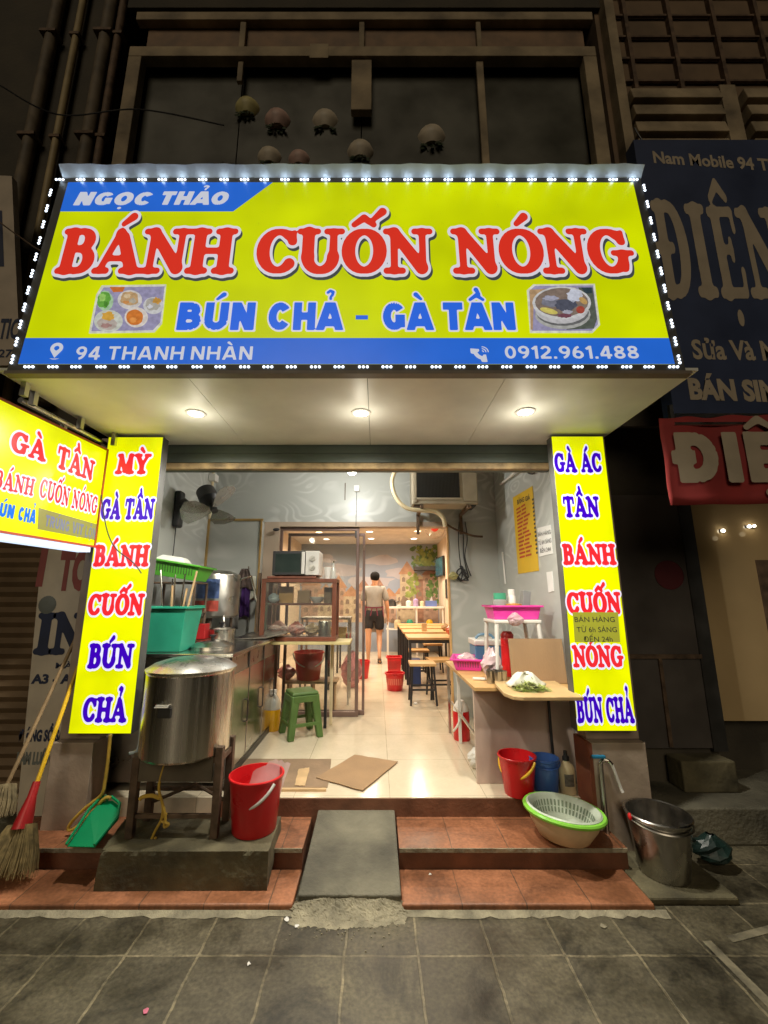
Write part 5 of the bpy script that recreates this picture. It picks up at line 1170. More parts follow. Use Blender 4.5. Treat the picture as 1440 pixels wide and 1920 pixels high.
# glass door frames
gd = thing('glass_door', 'framed glass door panel behind the food cabinet, left of the walkway', 'door', (-.65,4.74,ZF))
gx0, gx1 = -1.098, -.20
for a,b,nm in (((gx0,4.71,2.205),(gx1,4.745,2.243),'top_rail'),((gx0,4.71,ZF),(gx1,4.745,ZF+.05),'bottom_rail'),((gx0,4.71,ZF+.051),(gx0+.03,4.745,2.204),'stile'),((gx1-.035,4.71,ZF+.051),(gx1,4.745,2.204),'stile')):
    m = MB(); m.box(a,b); m.build(nm, M['mauve'], gd, bevel=.003)
m = MB(); m.quad((gx0+.0305,4.727,ZF+.052),(gx1-.0355,4.727,ZF+.052),(gx1-.0355,4.727,2.203),(gx0+.0305,4.727,2.203)); m.build('pane', M['glass'], gd)
m = MB(); m.box((gx1-.05,4.70,2.12),(gx1-.03,4.709,2.2)); m.build('hinge', M['dark_metal'], gd)
gd2 = thing('glass_door', 'second sliding glass door pushed behind the first one, its stile at the walkway', 'door', (-.6,4.79,ZF))
hx0, hx1 = -1.02, -.135
for a,b,nm in (((hx0,4.775,2.15),(hx1,4.805,2.185),'top_rail'),((hx0,4.775,ZF+.002),(hx1,4.805,ZF+.05),'bottom_rail'),((hx0,4.775,ZF+.051),(hx0+.03,4.805,2.149),'stile'),((hx1-.028,4.775,ZF+.051),(hx1,4.805,2.149),'stile')):
    m = MB(); m.box(a,b); m.build(nm, M['mauve'], gd2, bevel=.003)
m = MB(); m.quad((hx0+.0305,4.79,ZF+.052),(hx1-.0285,4.79,ZF+.052),(hx1-.0285,4.79,2.148),(hx0+.0305,4.79,2.148)); m.build('pane', M['glass'], gd2)
m = MB(); m.tube([(hx1-.014,4.774,1.98),(hx1-.014,4.755,1.98),(hx1-.014,4.755,2.04),(hx1-.014,4.774,2.04)], .005, 6); m.build('latch', M['steel'], gd2)
# ceiling lamp, its built reflection and bits on the wall above the door
bc_ = at(660,886,4.0)
t = thing('ceiling_lamp', 'bright white round lamp hanging above the doorway inside', 'lamp', (bc_.x,4.0,2.95))
MB().tube([(bc_.x,4.0,2.949),(bc_.x,4.0,bc_.z+.02)], .012, 8).build('rod', M['white_pl'], t)
MB().lathe((bc_.x,4.0,bc_.z), [(0,-.022),(.028,-.019),(.042,-.005),(.042,.012),(.02,.022),(0,.022)], 20).build('shade', lit('round_lamp', (1.,.97,.90), 9., base=.6), t, smooth=True)
lamp(t, (bc_.x,3.95,bc_.z-.05), 32, (1,.97,.89), 'POINT', r=.06)
c = at(669,917,4.675); t = thing('lamp_reflection', 'small white sensor with a thin cable on the wall above the doorway', 'sensor', c)  # white box stands in for the lamp's reflection on the glossy panel
m = MB(); m.box((c.x-.03,4.635,c.z-.035),(c.x+.03,4.679,c.z+.035)); m.build('case', mat('reflection_white', (.80,.79,.74), .35), t, bevel=.006)
MB().tube([(c.x-.002,4.672,c.z-.036),(c.x-.005,4.668,2.25)], .003, 6).build('cable', M['ink'], t)
c = at(647,920,4.67); t = tag(MB().tube([(c.x,4.672,c.z+.09),(c.x,4.672,c.z-.11)], .005, 6).build('rod', M['iron'], loc=c), 'thin dark rod on the wall left of the white sensor', 'rod')
c = at(518,993,4.6); m = MB(); m.ball(c, .03, 12, sc=(1.3,.8,.6)); m.box(c+Vector((-.008,0,0)), c+Vector((.008,.07,.012))); tag(m.build('camera', M['black'], loc=c, smooth=True), 'small dark camera high on the post left of the glass', 'camera')

# air conditioner outdoor unit and hoses
ac = thing('condenser_unit', 'beige air conditioner unit with a dark slatted front high on the right', 'air conditioner', (.7,4.45,2.40))
ax0, ax1, ay0, ay1, az0, az1 = .365,1.05,4.22,4.50,2.405,2.93
abm = mat('beige_metal', (.38,.33,.24), .5, var=.12)
m = MB(); m.box((ax0,ay0+.012,az0),(ax1,ay1,az1)); m.build('case', abm, ac, bevel=.01)
m = MB(); m.box((ax0+.05,ay0+.008,az0+.07),(ax1-.19,ay0+.0115,az1-.03)); m.build('fan_opening', mat('dark_coil', (.05,.055,.05), .6), ac)
m = MB()
for k in range(30):
    x = ax0+.058+k*(ax1-.20-ax0-.058)/29; m.box((x-.0022,ay0,az0+.07),(x+.0022,ay0+.007,az1-.03))
m.build('grille', M['dark_metal'], ac)
m = MB(); m.box((ax0+.03,ay0+.001,az0+.045),(ax1-.17,ay0+.0115,az0+.069)); m.box((ax0+.012,ay0+.001,az0+.02),(ax0+.045,ay0+.0115,az1-.01)); m.build('front_frame', abm, ac, bevel=.003)
m = MB(); m.box((ax1-.155,ay0+.004,az0+.03),(ax1-.01,ay0+.0118,az1-.03)); m.build('side_panel', abm, ac, bevel=.003)
for x in (ax0+.08,ax1-.12):
    m = MB(); m.box((x,ay0-.03,az0-.045),(x+.03,4.675,az0-.012)); m.box((x,4.63,az0-.25),(x+.03,4.675,az0-.046)); m.build('bracket', M['iron'], ac)
m = MB(); m.box((ax0+.02,ay0+.03,az0-.0115),(ax0+.10,ay1-.02,az0-.001)); m.box((ax1-.10,ay0+.03,az0-.0115),(ax1-.02,ay1-.02,az0-.001)); m.build('foot', M['black'], ac)
def curve_pts(P, n=8):
    P = [Vector(p) for p in P]; out = []
    for i in range(len(P)-1):
        a, b, c_, d_ = P[max(i-1,0)], P[i], P[i+1], P[min(i+2,len(P)-1)]
        for k in range(n):
            t = k/n; out.append(.5*((2*b)+(c_-a)*t+(2*a-5*b+4*c_-d_)*t*t+(3*b-a-3*c_+d_)*t**3))
    return out+[P[-1]]
hp = [at(*p, 4.25) for p in ((768,845),(752,865),(737,893),(736,915),(746,938),(764,953),(790,957),(815,959),(830,970),(835,988))]
MB_h = MB(); MB_h.tube(curve_pts(hp), .022, 10)
tag(MB_h.build('insulated_hose', M['cream_pl'], loc=hp[4], smooth=True), 'thick cream insulated hose curling left of the air conditioner unit', 'hose')
MB_h = MB(); MB_h.tube(curve_pts([at(*p, 4.60) for p in ((836,982),(855,993),(885,1004),(905,1006))]), .012, 8)
tag(MB_h.build('cable', M['iron'], loc=at(836,982,4.6), smooth=True), 'dark cable running right from the end of the cream hose', 'cable')
t = thing('cable_loop', 'long black cable loop hanging on the grey panel right of the doorway', 'cable', at(868,975,4.64))
for k, (a0,a1) in enumerate(((861,864),(866,872),(872,874))):
    MB().tube(curve_pts([at(a0,978,4.655), at((a0+a1)/2-3+k*3,1010,4.65), at(a1-2,1045,4.645), at(a1+3+k*3,1080,4.64)]), .006, 6).build('strand', M['black'], t, smooth=True)
rr = random.Random(2); P = [at(862+rr.uniform(-6,16),1062+rr.uniform(-4,28),4.63+rr.uniform(-.03,.02)) for _ in range(16)]
MB().tube(curve_pts(P, 5), .008, 6).build('tangle', M['black'], t, smooth=True)
bag('yellowish bag in the cable tangle right of the doorway', at(850,1087,4.62), .055, mat('olive_bag', (.33,.30,.12), .6, var=.3), 12)
m = MB(); m.tube(curve_pts([at(938,908,4.4), at(955,895,4.0), at(972,880,3.7)]), .012, 6); tag(m.build('wall_bracket', M['white_pl'], loc=at(955,895,4.0)), 'pale slanting bracket high on the right wall beside the air conditioner', 'bracket')
m = MB(); m.tube(curve_pts([onx(984,876,1.335),onx(990,886,1.33),onx(1000,888,1.33),onx(1008,876,1.335)]), .007, 6); tag(m.build('cable', M['black'], loc=onx(990,886,1.33)), 'short black cable loop at the top of the right wall', 'cable')
m = MB(); m.tube([onx(942,1035,1.338), onx(948,1095,1.338)], .010, 6); tag(m.build('conduit', M['white_pl'], loc=onx(945,1060,1.338)), 'short white conduit on the right wall above the pink tray', 'pipe')
# posters on the right wall (x = 1.35)
wl = Plane((1.349,0,0),(0,-1,0),(0,0,1))
def wallq(pts, d): return [wl.p(*wl.uv(*p), d) for p in pts]
t = thing('menu_poster', 'tall yellow price poster with rows of red and black print on the right wall', 'poster', onx(985,1000,1.348))
m = MB(); m.slab(wallq(((962,933),(999,911),(1011,1070),(972,1076)),.003),(-1,0,0),.002); m.build('sheet', mat('yellow_poster', (.66,.42,.02), .5, var=.08), t)
ua, va = wl.uv(970,946); ub, vb = wl.uv(994,934); vt_ = wl.uv(975,936)[1]
plain_px('heading_word', 'GIÁ', wl, 986,940,995,936, 9, M['ink'], t, d=.005, off=.02)
plain_px('heading_word', 'BẢNG', wl, 971,946,984,940, 9, M['ink'], t, d=.005, off=.02)
m = MB(); rr = random.Random(4)
u0 = wl.uv(968,960)[0]; u1 = wl.uv(1003,940)[0]; zt2 = wl.uv(985,948)[1]; zb2 = wl.uv(985,1052)[1]
for k in range(14):
    z = zt2-(zt2-zb2)*k/14; x = u0+.02
    for w in range(2):
        ln = rr.uniform(.10,.17); m.add([wl.p(x,z,.0046),wl.p(x+ln,z,.0046),wl.p(x+ln,z+.018,.0046),wl.p(x,z+.018,.0046)],[(0,1,2,3)],0); x += ln+.02
    x = u1-.05; m.add([wl.p(x,z,.0046),wl.p(x+.035,z,.0046),wl.p(x+.035,z+.018,.0046),wl.p(x,z+.018,.0046)],[(0,1,2,3)],1)
m.build('print', [mat('red_print', (.42,.05,.02), .6), M['ink']], t)
t = thing('paper_notice', 'white paper notice with black capitals beside the yellow poster', 'notice', onx(1020,1015,1.348))
m = MB(); m.slab(wallq(((1008,990),(1033,984),(1037,1038),(1012,1044)),.003),(-1,0,0),.002); m.build('sheet', M['paper'], t)
plain_px('line', 'BÁN HÀNG', wl, 1010,1006,1034,1001, 8, M['ink'], t, d=.005, off=.0)
plain_px('line', 'TỪ 6H SÁNG', wl, 1011,1022,1035,1017, 8, M['ink'], t, d=.005, off=.0)
plain_px('line', 'ĐẾN 24H', wl, 1014,1037,1034,1033, 8, M['ink'], t, d=.005, off=.0)
m = MB(); m.slab(wallq(((1025,1073),(1036,1071),(1039,1108),(1029,1111)),.003),(-1,0,0),.003); t = tag(m.build('label_strip', [M['paper']], loc=onx(1032,1090,1.348)), 'narrow white printed strip on the right wall beside the pillar sign', 'label')

# ================================================================= front room, right side
ct = thing('prep_counter', 'serving counter with a brown marbled front and a wooden top', 'counter', (1.0,3.6,ZF))
m = MB(); m.box((.655,3.0,.838),(1.345,4.22,.864)); m.build('top', M['wood_light'], ct, bevel=.003)
m = MB(); m.box((.668,3.10,ZF),(1.346,3.13,.837)); m.build('front_panel', M['marble'], ct, bevel=.002)
for x,y in ((.66,4.19),(.70,3.9),(1.33,4.19)):
    m = MB(); m.box((x,y-.012,ZF),(x+.024,y+.012,.837)); m.build('leg', M['steel_dull'] if y > 4 else M['white_pl'], ct, bevel=.002)
m = MB(); m.box((.684,3.13,.50),(.70,4.18,.515)); m.build('rail', M['steel_dull'], ct)
a, b, c, d = on(926,1291,.868), on(941,1319,.868), on(1070,1319,.868), on(1048,1291,.868)
m = MB(); m.slab([(.80,3.02,.888),(.772,2.72,.888),(.80,2.63,.888),(.85,2.605,.888),(1.205,2.61,.888),(1.24,3.1,.888),(.82,3.1,.888)],(0,0,1),.022)
tag(m.build('chopping_board', mat('pale_board', (.56,.38,.18), .5, var=.15, vs=7), loc=(1.0,2.85,.866), bevel=.004), 'pale wooden board sticking out over the front of the prep counter', 'board')
m = MB(); rr = random.Random(8)
for k in range(420):
    a_ = rr.random()*6.283; q = math.sqrt(rr.random()); x, y = .965+.105*q*math.cos(a_), 2.80+.07*q*math.sin(a_); z = .8885+.05*(1-q*q)*rr.uniform(.3,1)
    d_ = Vector((rr.uniform(-1,1), rr.uniform(-1,1), rr.uniform(-.25,.35))).normalized()*rr.uniform(.018,.04); w = d_.cross(Vector((0,0,1))).normalized()*rr.uniform(.0025,.005)
    c = Vector((x,y,z)); e_ = c+d_; e_.z = max(e_.z,.8885); f_ = c-d_; f_.z = max(f_.z,.8885); m.add([f_-w,e_-w*.5,e_+w*.5,f_+w],[(0,1,2,3)], rr.randint(0,1))
tag(m.build('vegetable_heap', [M['leafgreen'], mat('pale_shreds', (.48,.50,.20), .7, var=.3, vs=20)], loc=(.99,2.80,.888)), 'heap of pale green shredded vegetable on the wooden board', 'vegetables')
m = MB(); rr = random.Random(8); n = 26; vs = []; fs = []; c = Vector((.955,2.86,.892))
for i in range(8):
    t_ = i/7
    for k in range(n):
        a_ = 6.283*k/n; fo = 1+.16*math.sin(a_*5+1)*t_+rr.uniform(-.05,.05)*t_; r_ = .102*(t_**.8)*fo
        vs.append(c+Vector((r_*math.cos(a_)*1.12, r_*math.sin(a_)*.62+.012*math.sin(a_*3), .085*(1-t_**1.7)+.012*math.sin(a_*5+1)*t_+.008*math.sin(a_*2+t_*7)+.004)))
for i in range(7):
    for k in range(n): fs.append((i*n+k,i*n+(k+1)%n,(i+1)*n+(k+1)%n,(i+1)*n+k))
m.add(vs,fs); tag(m.build('cloth', M['cloth_w'], loc=c, smooth=True, solid=.003), 'white cloth laid over the green vegetables on the board', 'cloth')
m = MB(); m.box((.955,3.145,.866),(1.335,3.157,1.165), rot=(R(-8),0,R(-3))); tag(m.build('cardboard_sheet', M['card'], loc=(1.15,3.15,.866)), 'upright brown cardboard sheet at the back of the wooden board', 'cardboard')
rk2 = thing('plastic_rack', 'small white plastic table standing on the prep counter with a pink tray on top', 'rack', (1.05,3.4,.865))
m = MB(); m.box((.875,3.22,1.268),(1.225,3.56,1.292)); m.build('top', M['white_pl'], rk2, bevel=.006)
for x,y in ((.885,3.24),(1.215,3.24),(.885,3.54),(1.215,3.54)):
    m = MB(); m.tube([(x+(.01 if x<1 else -.01),y,1.267),(x-(.015 if x<1 else -.015),y-.02,.865)], .016, 8); m.build('leg', M['white_pl'], rk2, smooth=True)
t = thing('tray', 'deep pink plastic tray of jars on the white rack', 'tray', (1.06,3.38,1.293))
basket(t, (1.06,3.39,1.294), .33, .22, .10, M['pink_pl'], .02, 0, False)
def jar(label, c, r, h, m_, mc, cap=.2, cat='jar'):
    t = thing(cat, label, cat, c)
    MB().lathe(c, [(r*.95,0),(r,.006),(r,h*(1-cap)-.01),(r*.8,h*(1-cap))], 18).build('body', m_, t, smooth=True)
    MB().lathe(Vector(c)+Vector((0,0,h*(1-cap))), [(r*.9,0),(r*.9,h*cap),(0,h*cap)], 18).build('lid', mc, t, smooth=True)
cp = mat('clear_plastic', (.7,.76,.72), .1, alpha=.45)
jar('wide clear jar with a green lid at the left of the pink tray', (.975,3.40,1.302), .055,.19, mat('clear_jar', (.45,.47,.44), .2, alpha=.7), mat('green_lid', (.06,.34,.20), .4), .25)
jar('white bottle in the middle of the pink tray', (1.075,3.42,1.302), .03,.22, M['white_pl'], M['white_pl'], .2)
m = MB(); m.box((1.14,3.36,1.302),(1.20,3.44,1.51), rot=(0,R(8),0)); tag(m.build('grey_box', mat('grey_box', (.22,.23,.23), .5), loc=(1.17,3.4,1.302), bevel=.004), 'grey upright box at the right of the pink tray', 'box')
m = MB(); m.lathe((1.06,3.33,1.302), [(.055,0),(.06,.09),(.06,.105),(0,.115)], 18); tag(m.build('orange_tub', mat('orange_plastic', (.55,.26,.05), .4), loc=(1.06,3.33,1.302), smooth=True), 'small orange tub at the front of the pink tray', 'tub')
bag('clear crumpled bag hanging over the front of the pink tray', (1.03,3.225,1.25), .06, mat('thin_bag', (.66,.45,.50), .3, alpha=.6, var=.2), 44)
# things on the counter
t = thing('basket', 'bright pink basket with slots on the left end of the prep counter', 'basket', (.79,3.75,.865))
basket(t, (.785,3.78,.866), .20, .26, .09, M['pink_pl'], .03, R(-14), True)
bag('pale crumpled bag inside the pink basket on the counter', (.775,3.80,.875), .085, mat('pinkish_film', (.60,.44,.46), .3, var=.2), 51, sq=.7)
t = thing('cool_box', 'blue cool box with a white lid behind the white rack', 'cool box', (.95,4.0,.865))
m = MB(); m.box((.87,3.88,.866),(1.10,4.12,1.04)); m.build('body', mat('sky_blue_plastic', (.08,.24,.42), .4), t, bevel=.01)
m = MB(); m.box((.86,3.87,1.041),(1.11,4.13,1.09)); m.build('lid', M['white_pl'], t, bevel=.008)
MB().tube(curve_pts([(.90,3.99,1.09),(.94,3.99,1.125),(1.03,3.99,1.125),(1.07,3.99,1.09)]), .012, 8).build('handle', mat('slate_blue_plastic', (.10,.20,.30), .4), t, smooth=True)
t = thing('flask', 'tall red flask behind the white rack on the prep counter', 'flask', (1.0,3.40,.865))
MB().lathe((1.02,3.42,.866), [(.05,0),(.052,.01),(.052,.27),(.047,.285)], 20).build('body', M['red_pl'], t, smooth=True)
MB().lathe((1.02,3.42,1.151), [(.048,0),(.05,.02),(.034,.045),(0,.05)], 20).build('lid', M['red_dk'], t, smooth=True)
for k, (x,y) in enumerate(((.80,3.14),(.845,3.10),(.89,3.13),(.825,3.20),(.88,3.20))):
    m = MB(); m.lathe((x,y,.865), [(.024,0),(.028,.085),(.026,.085),(.022,.006),(0,.006)], 16)
    tag(m.build('steel_cup', M['steel_dull'], loc=(x,y,.865), smooth=True), 'small steel cup in the tight cluster on the prep counter', 'cup', 'steel cups on the prep counter')
bag('cloudy bag of cutlery standing above the steel cups', (.85,3.27,.866), .075, mat('pinkish_film', (.6,.45,.46), .3), 61, sq=1.5)
t = thing('knife', 'white handled knife lying on the prep counter', 'knife', (.76,3.25,.866))
m = MB(); m.box((.70,3.235,.866),(.79,3.262,.884), rot=(0,0,R(-14))); m.build('handle', M['white_pl'], t, bevel=.006)
m = MB(); m.box((.789,3.225,.868),(.90,3.255,.871), rot=(0,0,R(-14))); m.build('blade', M['steel'], t)
# under the counter
c = on(866,1386,ZF)
t = thing('vacuum_jug', 'red vacuum jug with a white top and handle on the floor under the counter', 'jug', c)
MB().lathe(c, [(.07,0),(.072,.01),(.072,.22),(.068,.235)], 24).build('body', M['red_pl'], t, smooth=True)
MB().lathe(c+Vector((0,0,.235)), [(.07,0),(.066,.03),(.045,.06),(.03,.085),(0,.09)], 24).build('top', M['white_pl'], t, smooth=True)
MB().tube(curve_pts([c+Vector((-.05,-.06,.25)),c+Vector((-.01,-.105,.24)),c+Vector((-.05,-.115,.15)),c+Vector((-.085,-.085,.09))]), .009, 8).build('handle', M['white_pl'], t, smooth=True)
c = on(884,1440,ZF); bag('white bundle on the floor against the counter panel', (.72,3.36,ZF), .06, M['white_pl'], 71, sq=1.2, name='bundle', cat='bundle')
# buckets and jug before the counter, hose pipe
c = on(970,1487,ZF); bucket('red bucket with a yellow handle on the floor edge at the right', (.90,2.962,ZF+.001), .086,.116,.225, M['red_pl'], M['yel_pl'], side=-140, swing=52)
t = thing('bucket', 'blue bucket between the red bucket and the white jug', 'bucket', (1.09,3.03,ZF))
MB().lathe((1.085,2.992,ZF+.001), [(.07,0),(.072,.004),(.088,.185),(.094,.19),(.093,.20),(.085,.20),(.066,.01),(0,.01)], 32).build('body', M['blue_pl'], t, smooth=True)
MB().tube([(1.085+.094*math.cos(u),2.992+.094*math.sin(u),ZF+.185-.03*abs(math.sin(u))) for u in [3.14+i*.21 for i in range(16)]], .005, 6).build('handle', M['blue_pl'], t, smooth=True)
c = Vector((1.215,2.965,ZF+.001))
t = thing('jug', 'white plastic jug with a dark label and black cap beside the pillar', 'jug', c)
MB().lathe(c, [(.046,0),(.05,.008),(.05,.145),(.04,.165),(.02,.18),(.018,.19)], 20, sx=1, sy=.8).build('body', M['cream_pl'], t, smooth=True)
MB().lathe(c+Vector((0,0,.19)), [(.021,0),(.021,.022),(.012,.03),(.012,.055),(0,.056)], 14).build('cap', M['black'], t, smooth=True)
m = MB()
for k in range(6):
    a0, a1 = R(232+k*12), R(244+k*12); r_ = .0505; m.add([(c.x+r_*math.cos(a),c.y+r_*.8*math.sin(a)-.0006,c.z+z) for a,z in ((a0,.05),(a1,.05),(a1,.12),(a0,.12))],[(0,1,2,3)])
m.build('label', mat('grey_label', (.14,.13,.11), .5, var=.4, vs=60), t)
m = MB(); m.tube(curve_pts([(1.165,3.05,.80),(1.17,3.06,.55),(1.175,3.06,.36),(1.18,3.05,.26)]), .010, 8); tag(m.build('black_pipe', M['black'], loc=(1.17,3.06,.25), smooth=True), 'thin black pipe running down from the counter behind the blue bucket', 'pipe')

# ================================================================= mats on the floor
def sheet(label, pts, z, m_, seed, t_=.005):
    r2 = random.Random(seed); P = []
    for i, (a,b) in enumerate(pts):
        q0, q1 = on(a,b,z), on(*pts[(i+1)%len(pts)], z)
        for k in range(6):
            q = q0.lerp(q1, k/6); P.append(Vector((q.x+(r2.uniform(-.004,.004) if k else 0), q.y+(r2.uniform(-.004,.004) if k else 0), z+t_)))
    m = MB(); m.slab(P,(0,0,1),t_-.001); c = sum(P, Vector())/len(P)
    return tag(m.build('cardboard_sheet', m_, loc=(c.x,c.y,z)), label, 'cardboard')
sheet('dark worn cardboard lying flat behind the front red bucket', ((460,1424),(621,1424),(614,1477),(420,1482)), ZF, M['card_dark'], 1)
sheet('square tan cardboard lying askew in the middle of the cream floor', ((665,1416),(746,1429),(680,1483),(593,1459)), ZF+.006, M['card'], 2)
sheet('torn scrap of pale cardboard on top of the dark worn one', ((560,1443),(580,1440),(572,1474),(552,1474)), ZF+.006, M['ply'], 3, .004)
m = MB(); a, b = on(422,1482,ZF), on(613,1477,ZF); m.box((a.x,a.y-.02,ZF+.0005),(b.x,a.y+.005,ZF+.014)); tag(m.build('lath', M['ply'], loc=(a.x,a.y,ZF)), 'pale wooden lath along the front edge of the dark cardboard', 'lath')

# ================================================================= back room
mu = thing('wall_mural', 'printed wall mural of an old town with towers and trees on the back wall', 'mural', (-.2,10.2,ZF))
mt = tiled  # (no tiles used here)
sky_m = mat('print_sky', (.25,.29,.36), .35, var=.16, vs=1.1); cloud = mat('print_cloud', (.38,.36,.39), .35, var=.1, vs=2)
m = MB(); m.quad((-1.845,10.196,ZF),(1.468,10.196,ZF),(1.468,10.196,2.748),(-1.845,10.196,2.748)); m.build('sky', sky_m, mu)
rr = random.Random(11); m = MB()
for (x,z,w,h) in ((-.9,2.1,.5,.16),(.1,2.35,.4,.12),(-.2,1.85,.6,.14),(.55,2.05,.35,.12),(-1.4,2.4,.4,.12)):
    m.add([(x+w*math.cos(a)*(1+rr.uniform(-.2,.2)),10.1945,z+h*math.sin(a)*(1+rr.uniform(-.3,.3))) for a in [k*.4189 for k in range(15)]],[tuple(range(15))])
m.build('cloud', cloud, mu)
stone = mat('print_stone', (.42,.34,.23), .4, var=.22, vs=9); stone2 = mat('print_rose_stone', (.36,.24,.18), .4, var=.25, vs=9); roof = mat('print_roof', (.37,.20,.11), .4, var=.2, vs=8); winp = mat('print_window', (.21,.15,.11), .4); brickp = mat('print_brick', (.28,.15,.10), .4, var=.3, vs=10)
def house(x0, x1, z1, m_, rf, wins, rz=.25, kind='gable', d=.001):
    m = MB(); y = 10.194-d; m.quad((x0,y,.9),(x1,y,.9),(x1,y,z1),(x0,y,z1)); m.build('house_print', m_, mu)
    m = MB(); e = .04; xm = (x0+x1)/2; m.add([(x0-e,y-.0006,z1),(x1+e,y-.0006,z1),(xm,y-.0006,z1+rz)],[(0,1,2)]); m.build('roof_print', rf, mu)
    m = MB(); n, rws = wins
    for i in range(n):
        for j in range(rws):
            cx_ = x0+(x1-x0)*(i+.5)/n; cz = z1-.12-j*.22; w = (x1-x0)/n*.22
            m.add([(cx_-w,y-.0006,cz-.06),(cx_+w,y-.0006,cz-.06),(cx_+w,y-.0006,cz+.03),(cx_,y-.0006,cz+.06),(cx_-w,y-.0006,cz+.03)],[(0,1,2,3,4)])
    m.build('window_print', winp, mu)
house(-1.8,-1.35,1.75,stone2,roof,(2,3),d=.001); house(-1.4,-1.05,1.55,stone,roof,(2,3),d=.002); house(-1.1,-.75,1.7,stone2,roof,(2,3),.3,d=.001)
house(-.8,-.42,1.5,stone,roof,(2,2),d=.002); house(-.5,-.15,1.62,stone2,brickp,(2,3),.3,d=.003); house(-.2,.2,1.62,stone,brickp,(2,3),.38,d=.001)
house(.12,.45,1.5,stone2,roof,(2,3),.2,d=.002); house(.55,.90,2.02,stone,roof,(2,4),.32,d=.004); house(.46,.60,1.55,stone,roof,(1,3),.15,d=.003)
house(.92,1.12,1.9,brickp,stone,(1,3),.12,d=.002); house(1.1,1.45,2.0,stone2,brickp,(2,4),.2,d=.003)
fol = mat('print_foliage', (.09,.16,.04), .45, var=.5, vs=10); fol2 = mat('print_foliage_light', (.22,.26,.06), .45, var=.4, vs=10)
for (n, x0, x1, z0, z1, mt_, d) in ((70,.86,1.46,2.15,2.72,fol,.007),(40,.95,1.40,2.25,2.65,fol2,.009),(40,1.2,1.46,1.2,2.0,fol,.007),(30,.72,1.0,1.5,2.1,fol2,.008)):
    m = MB()
    for k in range(n):
        x, z, r_ = rr.uniform(x0,x1), rr.uniform(z0,z1), rr.uniform(.03,.075); nn = 7; a_ = rr.random()*6
        m.add([(min(1.467,x+r_*math.cos(a_+q*6.283/nn)*rr.uniform(.6,1.2)),10.196-d-.00002*k,min(2.745,z+r_*math.sin(a_+q*6.283/nn)*rr.uniform(.6,1.2))) for q in range(nn)],[tuple(range(nn))])
    m.build('foliage_print', mt_, mu)
m = MB(); m.add([(.66+.11*math.cos(a),10.187,1.32+.16*math.sin(a)) for a in [k*3.1416/12 for k in range(13)]]+[(.55,10.187,1.2),(.77,10.187,1.2)],[tuple(list(range(13))+[13,14])]); m.build('arch_print', winp, mu)
# dark shelf box and TV
m = MB(); m.box((.88,9.9,2.10),(1.40,10.18,2.19)); tag(m.build('wall_shelf', M['dark_metal'], loc=(1.1,10.1,2.1), bevel=.006), 'dark wall shelf under the painted tree on the back wall', 'shelf')
tv = thing('television', 'television on a bracket seen edge-on at the right wall of the back room', 'television', (1.40,9.6,1.95))
m = MB(); m.box((1.39,9.1,1.93),(1.43,9.85,2.36), rot=(0,0,R(4))); m.build('case', M['black'], tv, bevel=.005)
q0 = Euler((0,0,R(4))).to_matrix(); pv = Vector((1.41,9.475,2.145))
m = MB(); m.add([pv + q0 @ (Vector(p)-pv) for p in ((1.3885,9.12,1.95),(1.3885,9.83,1.95),(1.3885,9.83,2.34),(1.3885,9.12,2.34))],[(0,1,2,3)]); m.build('screen', lit('screen_glow', (.08,.22,.24), .3, base=.2, var=.6, vs=6), tv)
m = MB(); m.box((1.43,9.45,2.1),(1.469,9.52,2.18)); m.build('arm', M['black'], tv)
m = MB(); m.box((1.455,8.9,1.45),(1.469,9.1,1.85)); tag(m.build('picture_frame', M['black'], loc=(1.462,9.0,1.45)), 'narrow black framed picture on the right wall of the back room', 'picture')
wf = at(815,990,6.0)
t = thing('wall_fan', 'small round wall fan with a red light inside the back room doorway', 'fan', wf)
MB().lathe(wf, [(.15,0),(.155,.006),(.15,.012),(.145,.006),(.15,0)], 24, tilt=(R(90),0,R(10)), cap=False).build('guard_ring', M['steel_dull'], t, smooth=True)
m = MB()
for k in range(10):
    a = k*.314; d_ = Vector((math.cos(a),0,math.sin(a))).normalized()*.148; m.tube([wf-d_, wf+d_], .0025, 5)
m.build('guard', M['steel_dull'], t)
MB().lathe(wf+Vector((0,.03,0)), [(0,-.03),(.05,-.02),(.055,.07),(0,.08)], 16, tilt=(R(90),0,0)).build('motor', lit('red_fan_glow', (.75,.05,.02), .7, base=.6), t, smooth=True)
MB().tube([wf+Vector((0,-.02,0)), (1.465,6.1,wf.z-.02)], .018, 8).build('arm', M['white_pl'], t, smooth=True)
# ceiling downlights of the back room
for k, (px, py, z_) in enumerate(((693,997,0),(783,996,1),(696,1010,0),(776,1010,0),(598,998,1),(612,1011,0))):
    p = on(px, py, 2.742)
    t = thing('downlight', ['near left round downlight in the back room ceiling','near right warm downlight in the back room ceiling','far left round downlight in the back room ceiling','far right round downlight in the back room ceiling','warm downlight in the back room ceiling seen through the glass, nearer one','white downlight in the back room ceiling seen through the glass, farther one'][k], 'downlight', (p.x,p.y,2.75), 'downlights in the back room ceiling')
    MB().lathe((p.x,p.y,2.749), [(.085,0),(.083,-.008),(.066,-.010),(.064,-.004)], 24).build('rim', M['white_pl'], t, smooth=True)
    MB().lathe((p.x,p.y,2.744), [(0,-.003),(.05,-.004),(.0645,-.001)], 20).build('lens', M['lamp_warm' if z_ else 'lamp'], t, smooth=True)
    lamp(t, (p.x,p.y,2.71), 85, (1,.76,.52) if z_ else (1,.84,.66), 'SPOT', 165, .06, .8)
